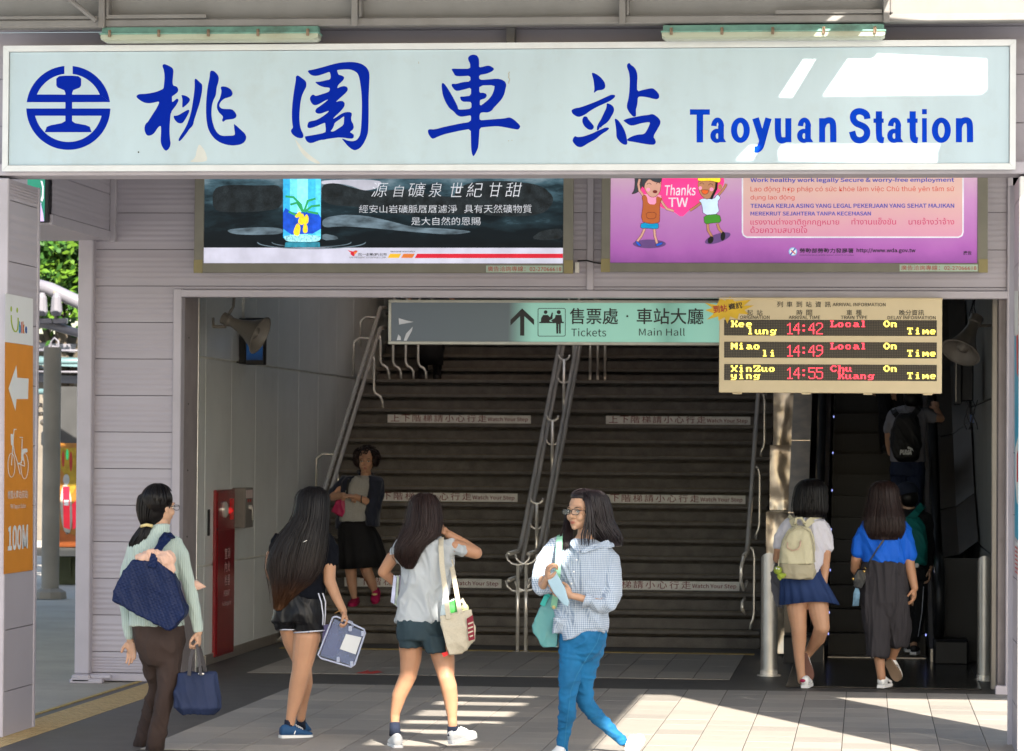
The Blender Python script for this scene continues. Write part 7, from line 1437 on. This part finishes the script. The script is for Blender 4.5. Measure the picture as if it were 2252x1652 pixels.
shoe(f5, f5.q(312, 1578, .08), f5.q(255, 1618, -.13), (0, 0, 1), 'magenta', 'magenta', h=.05); shoe(f5, f5.q(505, 1475, .05), f5.q(480, 1590, -.08), (-.1, -.8, .5), 'magenta', 'magenta', h=.05); f5.put('shoe_buckle', B().ball(f5.q(478, 1500, -.10), (.03, .008, .012), 8), 'gold'); f5.put('watch', B().tube([f5.q(352, 605, -.165) + V((0, .03 * math.cos(a) + .03, .032 * math.sin(a))) for a in np.linspace(0, 6.28, 14)], .006, 6), 'black')
# ---------------------------------------------------------------- 6 girl with the cream backpack
f6 = Fig(1632, 1023.7, .3803, 25.3, (370, 1285), 'person in white T-shirt and short navy skirt with a cream backpack, lifting one foot')
mat('whitetee', (.62, .61, .68), rough=.85, var=.04); mat('navyskirt', (.014, .035, .12), rough=.8, var=.1)
hc6 = f6.q(398, 188, 0); fv = V((.12, 1, -.05)); b = B(); f6.limb(b, [(385, 325, 42, 0), (370, 400, 60, 0), (345, 620, 60, 0), (350, 720, 66, 0), (318, 800, 56, 0)]); f6.limb(b, [(350, 700, 60, 0), (436, 790, 58, 0)]); f6.limb(b, [(375, 380, 44, 0), (470, 375, 32, 0), (487, 480, 30, 0)]); f6.limb(b, [(370, 380, 44, 0), (265, 370, 30, 0), (217, 480, 28, .03)]); f6.limb(b, [(390, 260, 40, 0), (385, 330, 44, 0)]); f6.limb(b, [(486, 470, 32, 0), (478, 600, 27, .02), (468, 690, 22, -.02), (462, 722, 20, -.05)]); f6.limb(b, [(215, 480, 30, .03), (205, 540, 27, .08)])
f6.limb(b, [(315, 760, 62, 0), (318, 840, 58, 0), (328, 940, 46, .0), (330, 1010, 42, .02), (330, 1100, 32, .03), (340, 1200, 25, .03), (345, 1245, 24, .03)]); f6.limb(b, [(435, 760, 64, 0), (445, 850, 58, -.02), (462, 935, 46, -.04), (440, 1000, 42, .06), (400, 1060, 30, .16), (372, 1100, 25, .20)])
body = join(blob(b, .006, 3), head(hc6, fv, 1.0), hand(f6.q(462, 718, -.05), V((-.35, -.15, -1)), V((.3, 1, 0)), V((1, 0, 0)), 28, .98, spread=.2)); f6.put('body', body, 'skin')
b = B().loft(f6.rings([(385, 300, 55, .06), (380, 325, 110, .085), (372, 360, 135, .105), (365, 450, 118, .115), (350, 560, 110, .11), (335, 640, 108, .11)])); f6.limb(b, [(470, 360, 40, 0), (488, 420, 42, 0), (488, 465, 44, 0)]); f6.limb(b, [(268, 350, 40, 0), (228, 420, 38, .01), (218, 460, 38, .02)]); f6.cloth('t_shirt', b, 'whitetee', amp=.008, seed=8)
f6.put('skirt', pleats(f6, [(335, 585, 108, .11, 0, 0), (345, 640, 125, .125, 0, .4), (362, 700, 142, .14, 0, .8), (388, 795, 168, .16, 0, 1.3)], 15, .045, ph=1), 'navyskirt')
make_hair(f6, [(405, 78, 18, .03, 0), (404, 90, 50, .07, 0), (402, 120, 78, .10, 0), (398, 170, 86, .11, 0), (395, 220, 92, .105, -.01), (395, 260, 94, .10, -.02), (398, 300, 84, .085, -.02)], 'hair', 170, 370, 170, .0046, seed=17, jit=.12, short=.12)
bk = thing('cream_backpack', f6.q(320, 660, -.2), 'cream canvas backpack with khaki bottom worn on the back', 'backpack'); mat('creamcanvas', (.56, .52, .36), rough=.8, var=.05, fine=.06); mat('khaki', (.38, .34, .24), rough=.8)
def pack(fig, par, rows, m, amp=.006, name='pack_body', seed=0): wrinkle(blob(B().loft(fig.rings(rows, ex=3)), .008, 4), amp, 9, seed=seed).build(name, m, par, smooth=True, fix=False)
pack(f6, bk, [(338, 345, 30, .04, -.17), (334, 370, 60, .07, -.18), (328, 430, 88, .085, -.19), (320, 500, 98, .09, -.2), (316, 572, 102, .09, -.2)], 'creamcanvas'); pack(f6, bk, [(316, 566, 104, .092, -.2), (318, 620, 106, .094, -.2), (320, 655, 92, .08, -.2)], 'khaki', name='pack_bottom')
B().tube([f6.q(262, 445, -.285), f6.q(262, 475, -.297), f6.q(290, 493, -.30), f6.q(322, 485, -.298), f6.q(335, 465, -.29), f6.q(338, 435, -.28)], .006, 6).build('pocket_loop', mat('pinkloop', (.60, .42, .32), rough=.7), bk, smooth=True); B().tube([f6.q(305, 340, -.16), f6.q(315, 305, -.14), f6.q(345, 305, -.14), f6.q(362, 335, -.16)], .012, 8).build('top_handle', 'creamcanvas', bk, smooth=True); B().tube([f6.q(248, 570, -.26), f6.q(240, 460, -.26), f6.q(270, 385, -.25), f6.q(335, 350, -.24), f6.q(395, 385, -.25), f6.q(415, 460, -.26), f6.q(420, 560, -.26)], .004, 6).build('zip_seam', 'khaki', bk)
strap([f6.q(305, 350, -.14), f6.q(290, 315, -.10), f6.q(285, 300, -.02), f6.q(270, 330, .09)], .05, .01, 'creamcanvas', bk); strap([f6.q(365, 350, -.14), f6.q(400, 318, -.10), f6.q(440, 300, -.04), f6.q(450, 320, .09)], .05, .01, 'creamcanvas', bk)
pl_ = thing('green_plush_charm', f6.q(215, 655, -.28), 'small green plush charm hanging from the cream backpack', 'charm'); mat('plush', (.30, .38, .05), rough=.9, var=.2, bump=.5, bscale=300)
B().ball(f6.q(206, 607, -.28), f6.m(24), 12).ball(f6.q(225, 638, -.28), (f6.m(24), f6.m(20), f6.m(18)), 12).ball(f6.q(246, 634, -.28), f6.m(10), 8).ball(f6.q(220, 658, -.29), f6.m(7), 8).ball(f6.q(212, 650, -.29), f6.m(7), 8).build('plush_body', 'plush', pl_, smooth=True); B().ball(f6.q(200, 597, -.30), f6.m(7), 8).build('plush_eye', 'white', pl_, smooth=True); B().ball(f6.q(212, 600, -.302), f6.m(6), 8).build('plush_eye', 'white', pl_, smooth=True); B().tube([f6.q(210, 585, -.27), f6.q(212, 545, -.26), f6.q(216, 540, -.24)], .003, 5).build('cord', 'creamcanvas', pl_)
shoe(f6, f6.q(362, 1288, -.02), f6.q(385, 1270, .2), (0, 0, 1), 'white', 'white'); shoe(f6, f6.q(350, 1090, .12), f6.q(392, 1245, .10), (.1, 1, .2), 'white', mat('solebrown', (.17, .08, .06), rough=.7)); f6.put('heel_patch', B().ball(f6.q(350, 1245, -.025), (.022, .014, .014), 10), 'magenta')
jk = thing('hanging_jacket', f6.q(200, 830, .05), 'thin dark grey mesh cloth hanging beside the navy skirt', 'cloth'); wrinkle(blob(B().prism([f6.q(192, 580, .05), f6.q(215, 600, .05), f6.q(232, 700, .05), f6.q(240, 830, .05), f6.q(200, 812, .05), f6.q(170, 720, .05), f6.q(165, 620, .05)], (0, .03, 0)), .006, 3), .006, 14).build('cloth_fold', mat('meshgrey', (.09, .09, .11), rough=.8), jk, smooth=True, fix=False)
# ---------------------------------------------------------------- 7 girl in the bright blue blouse
f7 = Fig(1632, 1023.7, .3803, 25.35, (830, 1285), 'person with long straight hair in a bright blue blouse and wide charcoal culottes')
mat('blueblouse', (.0, .10, .58), rough=.7, var=.06); mat('culotte', (.030, .027, .032), rough=.85, var=.1)
hc7 = f7.q(822, 185, 0); fv = V((0, 1, -.02)); b = B(); f7.limb(b, [(820, 325, 42, 0), (820, 400, 64, 0), (820, 560, 64, 0), (825, 720, 70, 0)]); f7.limb(b, [(825, 720, 60, 0), (775, 850, 46, 0), (785, 980, 38, 0), (790, 1085, 33, 0)]); f7.limb(b, [(825, 720, 60, 0), (888, 850, 46, .02), (905, 960, 36, .06), (889, 1035, 34, .08)]); f7.limb(b, [(820, 380, 44, 0), (925, 385, 34, 0), (962, 545, 33, 0)]); f7.limb(b, [(820, 380, 44, 0), (715, 385, 34, 0), (664, 540, 30, .02)]); f7.limb(b, [(820, 260, 40, 0), (820, 330, 44, 0)]); f7.limb(b, [(962, 540, 34, 0), (982, 640, 27, 0), (998, 710, 21, -.02)]); f7.limb(b, [(662, 540, 32, .02), (655, 600, 28, .06), (680, 640, 24, .12)])
f7.limb(b, [(790, 1080, 34, 0), (800, 1180, 26, 0), (806, 1225, 25, 0)]); f7.limb(b, [(890, 1030, 38, .08), (868, 1100, 28, .16), (860, 1130, 26, .18)])
body = join(blob(b, .006, 3), head(hc7, fv, 1.0), hand(f7.q(998, 708, -.02), V((-.05, -.1, -1)), V((-1, .3, 0)), V((.1, -1, 0)), 30, .98)); f7.put('body', body, 'skin2')
b = B().loft(f7.rings([(820, 300, 60, .06), (820, 325, 125, .085), (822, 370, 155, .11), (822, 450, 140, .125), (820, 520, 132, .13), (818, 560, 124, .12)])); b.limb([(f7.q(925, 370), f7.m(42)), (f7.q(950, 450), f7.m(52)), (f7.q(968, 515), f7.m(50))]); b.limb([(f7.q(712, 370), f7.m(42)), (f7.q(682, 450), f7.m(50)), (f7.q(668, 500), f7.m(46))]); f7.cloth('blouse', b, 'blueblouse', amp=.010, sc=7, seed=12)
b = B().loft(f7.rings([(820, 550, 118, .11), (822, 600, 128, .13), (825, 700, 140, .15), (826, 790, 142, .15), (826, 850, 118, .12), (826, 890, 70, .07)])); b.loft(f7.rings([(765, 740, 78, .14), (775, 850, 78, .14), (785, 980, 70, .13), (780, 1105, 60, .12)])); b.loft(f7.rings([(885, 740, 82, .14), (890, 850, 78, .14, .02), (908, 950, 68, .13, .06), (898, 1048, 52, .12, .10)])); f7.cloth('culottes', b, 'culotte', sm=7, amp=.009, sc=8, seed=20, st=(1.6, 1, .22), diag=.15)
make_hair(f7, [(820, 88, 18, .03, 0), (820, 100, 48, .07, 0), (820, 130, 74, .10, 0), (820, 190, 84, .11, 0), (820, 250, 98, .11, -.02), (822, 310, 112, .11, -.05), (825, 370, 114, .10, -.06), (825, 430, 92, .08, -.07)], 'hairbrown', 175, 365, 230, .0044, seed=27, jit=.07, short=.08)
sbg = thing('crossbody_bag', f7.q(680, 715, -.1), 'small black crossbody bag with gold clasp and denim tassel', 'bag'); wrinkle(blob(B().prism([f7.q(645, 640, -.1), f7.q(672, 600, -.1), f7.q(715, 605, -.1), f7.q(720, 665, -.1), f7.q(690, 718, -.1), f7.q(642, 705, -.1)], (0, .09, 0)), .006, 4), .002, 12).build('bag_body', mat('leather', (.012, .014, .018), rough=.25), sbg, smooth=True, fix=False)
strap([f7.q(708, 612, -.11), f7.q(740, 550, -.15), f7.q(785, 478, -.16), f7.q(820, 430, -.155)], .012, .006, 'leather', sbg); B().ball(f7.q(706, 612, -.125), .012, 8).tube([f7.q(700, 600, -.12), f7.q(712, 588, -.13), f7.q(718, 600, -.13)], .004, 6).build('gold_ring', mat('gold2', (.55, .36, .12), rough=.25, metal=.9), sbg, smooth=True); B().ball(f7.q(642, 656, -.11), .012, 8).build('clasp', 'gold2', sbg, smooth=True)
tz = B(); rnd = random.Random(2)
for k in range(14): x = 652 + k * 2.4; tz.tube([f7.q(665, 690, -.08), f7.q(x - 5, 740, -.09), f7.q(x - 12 + rnd.uniform(-4, 4), 812, -.09)], .006, 5)
tz.build('tassel', mat('denimlight', (.12, .22, .32), rough=.8, var=.4, scale=30), sbg, smooth=True)
shoe(f7, f7.q(800, 1288, -.02), f7.q(850, 1272, .18), (0, 0, 1), 'white', 'white', stripe='black'); shoe(f7, f7.q(838, 1130, .12), f7.q(905, 1245, .10), (.25, .8, .45), 'white', mat('soletan', (.22, .15, .10), rough=.7), stripe='black')
# ---------------------------------------------------------------- 8 person in black with the teal backpack
f8 = Fig(1632, 1023.7, .3803, 29.0, (985, 1090), 'person in black with cap and teal backpack stepping onto the escalator')
hc8 = f8.q(955, 180, 0); fv = V((-.55, .83, 0)); b = B(); f8.limb(b, [(970, 280, 38, 0), (990, 400, 60, 0), (992, 620, 60, 0), (975, 850, 30, 0), (990, 990, 26, 0)]); f8.limb(b, [(985, 330, 40, 0), (1062, 340, 28, 0), (1080, 580, 24, -.04)]); f8.limb(b, [(960, 230, 36, 0), (970, 280, 40, 0)]); f8.limb(b, [(990, 980, 26, 0), (992, 1050, 20, 0)]); f8.put('body', join(blob(b, .007, 3), head(hc8, fv, .98), hand(f8.q(1085, 600, -.05), V((0, 0, -1)), V((-1, 0, 0)), V((0, -1, 0)), 30, .95)), 'skin3')
mat('blackcoat', (.007, .007, .009), rough=.85); b = B().loft(f8.rings([(975, 250, 50, .06), (985, 280, 105, .10), (992, 340, 118, .13), (992, 480, 108, .13), (990, 600, 100, .13)])); f8.limb(b, [(1065, 320, 38, 0), (1080, 440, 34, 0), (1080, 560, 30, -.04)]); f8.limb(b, [(915, 320, 38, 0), (900, 440, 34, 0)]); f8.cloth('jacket', b, 'blackcoat')
b = B().loft(f8.rings([(990, 590, 96, .12), (992, 660, 98, .13)])); f8.limb(b, [(960, 680, 54, 0), (965, 850, 42, 0), (975, 1000, 32, .0)]); f8.limb(b, [(1020, 680, 54, 0), (1020, 850, 42, 0), (1000, 1000, 30, 0)]); f8.cloth('trousers', b, 'blackcoat', seed=3)
f8.put('trouser_stripe', B().tube([f8.q(1050, 700, -.09), f8.q(1040, 850, -.09), f8.q(1018, 990, -.08)], .003, 5), 'piping')
f8.put('cap', blob(join(B().ball(hc8 + V((0, 0, .055)), (.10, .105, .078), 16), B().ball(hc8 + fv * .11 + V((0, 0, .05)), (.07, .06, .010), 12)), .006, 2), mat('capnavy', (.010, .015, .035), rough=.8)); f8.put('hair', join(B().ball(hc8 - fv * .03 + V((0, 0, -.01)), (.085, .085, .09), 14)), 'hair')
tp = thing('teal_backpack', f8.q(990, 590, -.2), 'teal backpack on the shoulders of the person in black', 'backpack'); mat('tealpack', (.0, .13, .12), rough=.7); pack(f8, tp, [(985, 300, 40, .05, -.16), (995, 350, 60, .08, -.17), (1000, 450, 66, .09, -.18), (1000, 570, 64, .09, -.18)], 'tealpack'); strap([f8.q(960, 320, -.18), f8.q(1010, 270, -.14), f8.q(1040, 235, -.08), f8.q(1045, 250, .05)], .06, .01, 'tealpack', tp); B().ball(f8.q(1010, 578, -.28), (.02, .006, .02), 10).build('round_badge', 'white', tp, smooth=True)
shoe(f8, f8.q(990, 1095, -.04), f8.q(1005, 1085, .2), (0, 0, 1), 'black', 'white'); shoe(f8, f8.q(965, 1080, .1), f8.q(965, 1070, .32), (0, 0, 1), 'black', 'white')
# ---------------------------------------------------------------- 9 person with the black backpack on the escalator
f9 = Fig(1899, 853, .247, 30.9, (390, 1250), 'person in grey T-shirt with black backpack riding the escalator, hand on the rail', z=1.0)
hc9 = f9.q(435, 70, 0); fv = V((0, 1, 0)); b = B(); f9.limb(b, [(425, 195, 48, 0), (405, 300, 80, 0), (392, 650, 70, 0), (322, 800, 40, 0), (323, 1000, 36, 0), (325, 1335, 30, 0)]); f9.limb(b, [(392, 690, 60, 0), (465, 800, 40, 0), (465, 1000, 36, 0), (460, 1335, 30, 0)]); f9.limb(b, [(400, 260, 60, 0), (545, 245, 42, 0), (645, 270, 38, 0)]); f9.limb(b, [(400, 260, 60, 0), (280, 250, 40, 0), (225, 400, 36, 0)]); f9.limb(b, [(430, 130, 46, 0), (425, 200, 50, 0)]); f9.limb(b, [(225, 400, 36, 0), (225, 500, 32, .03), (240, 580, 28, .06)]); f9.limb(b, [(645, 270, 38, 0), (690, 275, 34, .04), (660, 210, 28, .06), (645, 180, 26, .06)])
f9.put('body', join(blob(b, .007, 3), head(hc9, fv, 1.02), hand(f9.q(648, 185, .06), V((-.1, .6, .6)), V((0, .5, -.8)), V((-1, 0, 0)), 35, 1.0)), 'skindark')
mat('greytee2', (.20, .20, .23), rough=.85); b = B().loft(f9.rings([(420, 160, 75, .07), (410, 200, 160, .10), (400, 280, 170, .13), (392, 420, 160, .13), (388, 560, 158, .13), (390, 660, 158, .13)])); f9.limb(b, [(540, 230, 60, 0), (610, 265, 52, 0)]); f9.limb(b, [(280, 230, 56, 0), (232, 330, 50, 0), (225, 365, 50, 0)]); f9.cloth('t_shirt', b, 'greytee2')
mat('darkjeans', (.010, .018, .05), rough=.8); b = B().loft(f9.rings([(390, 640, 150, .12), (392, 720, 155, .14), (392, 780, 152, .14)])); f9.limb(b, [(320, 780, 84, 0), (322, 1000, 62, 0), (325, 1335, 48, 0)]); f9.limb(b, [(465, 780, 84, 0), (465, 1000, 62, 0), (460, 1335, 48, 0)]); f9.cloth('jeans', b, 'darkjeans')
f9.put('hair', join(capball(hc9, fv, 1.1), B().ball(hc9 - fv * .03 + V((0, 0, -.03)), (.085, .08, .09), 14)), 'hair')
for x in (325, 460): shoe(f9, f9.q(x, 1362, -.05), f9.q(x, 1362, .2), (0, 0, 1), 'black', 'black')
bp9 = thing('black_backpack', f9.q(380, 660, -.2), 'black sports backpack with small white cat emblem on the escalator rider', 'backpack'); mat('packblack', (.008, .008, .010), rough=.6, var=.2)
pack(f9, bp9, [(385, 225, 60, .05, -.16), (382, 270, 100, .08, -.17), (378, 380, 125, .09, -.18), (375, 520, 135, .10, -.19), (378, 620, 110, .09, -.19), (380, 658, 70, .06, -.18)], 'packblack'); strap([f9.q(320, 270, -.14), f9.q(280, 225, -.12), f9.q(262, 190, -.02)], .055, .01, 'packblack', bp9); strap([f9.q(430, 260, -.14), f9.q(480, 200, -.12), f9.q(505, 160, -.02)], .055, .01, 'packblack', bp9)
PPr = Print(bp9, 30.9 - .315, 1899, 853, .247); PPr.text('PUMA', 322, 552, 430, 597, 'ppaper', bold=.03, shear=.1); PPr.poly([(388, 530), (400, 522), (415, 530), (435, 540), (447, 572), (438, 560), (430, 550), (425, 560), (415, 548), (398, 545)], 'ppaper', name='cat_emblem')
# ---------------------------------------------------------------- 10 and 11: riders and walkers mostly hidden above
f10 = Fig(1899, 853, .247, 32.3, (300, 1200), 'person in a beige top further up the escalator, mostly hidden behind the arrival board', z=1.8)
def simple(fig, cx0, ytop, s_, mt, mp, hairm, skin, fv=(0, 1, 0)):
    hc = fig.q(cx0, ytop, 0); b = B(); P_ = lambda x, z: hc + V((x, 0, z)); b.limb([(P_(0, -.1), .05), (P_(0, -.3), .07), (P_(0, -.8), .08), (P_(-.08, -1.0), .06), (P_(-.08, -1.45), .04)]); b.limb([(P_(0, -.8), .08), (P_(.08, -1.0), .06), (P_(.08, -1.45), .04)]); b.limb([(P_(-.2, -.35), .035), (P_(0, -.27), .05), (P_(.2, -.35), .035)]); b.limb([(P_(-.2, -.35), .035), (P_(-.24, -.6), .03), (P_(-.22, -.8), .025)]); b.limb([(P_(.2, -.35), .035), (P_(.24, -.6), .03), (P_(.22, -.8), .025)])
    fig.put('body', join(blob(b, .008, 3), head(hc, V(fv), 1.0), hand(P_(-.22, -.8), V((0, 0, -1)), V((1, 0, 0)), V((0, 1, 0)), 25), hand(P_(.22, -.8), V((0, 0, -1)), V((-1, 0, 0)), V((0, 1, 0)), 25)), skin)
    b = B(); el = lambda z, w_, d: [P_(math.cos(2 * math.pi * i / 20) * w_, z) + V((0, math.sin(2 * math.pi * i / 20) * d, 0)) for i in range(20)]
    b.loft([el(-.17, .08, .06), el(-.22, .17, .10), el(-.35, .19, .12), el(-.6, .16, .115), el(-.75, .17, .125)]); b.limb([(P_(-.17, -.25), .055), (P_(-.21, -.45), .05)]); b.limb([(P_(.17, -.25), .055), (P_(.21, -.45), .05)]); fig.cloth('shirt', b, mt)
    b = B().loft([el(-.70, .15, .11), el(-.85, .17, .13)]); b.limb([(P_(-.08, -.87), .085), (P_(-.08, -1.15), .062), (P_(-.08, -1.45), .05)]); b.limb([(P_(.08, -.87), .085), (P_(.09, -1.15), .062), (P_(.08, -1.45), .05)]); fig.cloth('trousers', b, mp)
    fig.put('hair', join(capball(hc, V(fv), 1.08), B().ball(hc - V(fv) * .03 + V((0, 0, -.03)), (.085, .08, .09), 14)), hairm)
    for x in (-.08, .08): shoe(fig, P_(x, -1.51) + V((0, -.06, 0)), P_(x, -1.51) + V((0, .18, 0)), (0, 0, 1), 'black', 'black')
f10.root.location.z = 1.8; hcz = f10.root.location.z + 1.52; y_ = None
yy = (CY + 166 - (hcz - EYE) * F / 32.3 - 853) / .247
simple(f10, 270, yy, 1, mat('beigetop', (.28, .24, .19), rough=.85), 'blackcoat', 'hair', 'skindark')
f11 = Fig(816, 638, .3426, 36.0, (385, 600), 'dark silhouetted person on the upper landing of the stairs behind the hanging sign', z=2.56)
yy = (992 - (2.56 + 1.52 - EYE) * F / 36.0 - 638) / .3426
simple(f11, 385, yy, 1, 'blackcoat', 'blackcoat', 'hair', 'skindark')
f11.put('coat_tail', f11 and B().loft(f11.rings([(385, 300, 75, .15), (385, 420, 80, .16), (395, 480, 70, .14)])), 'blackcoat')
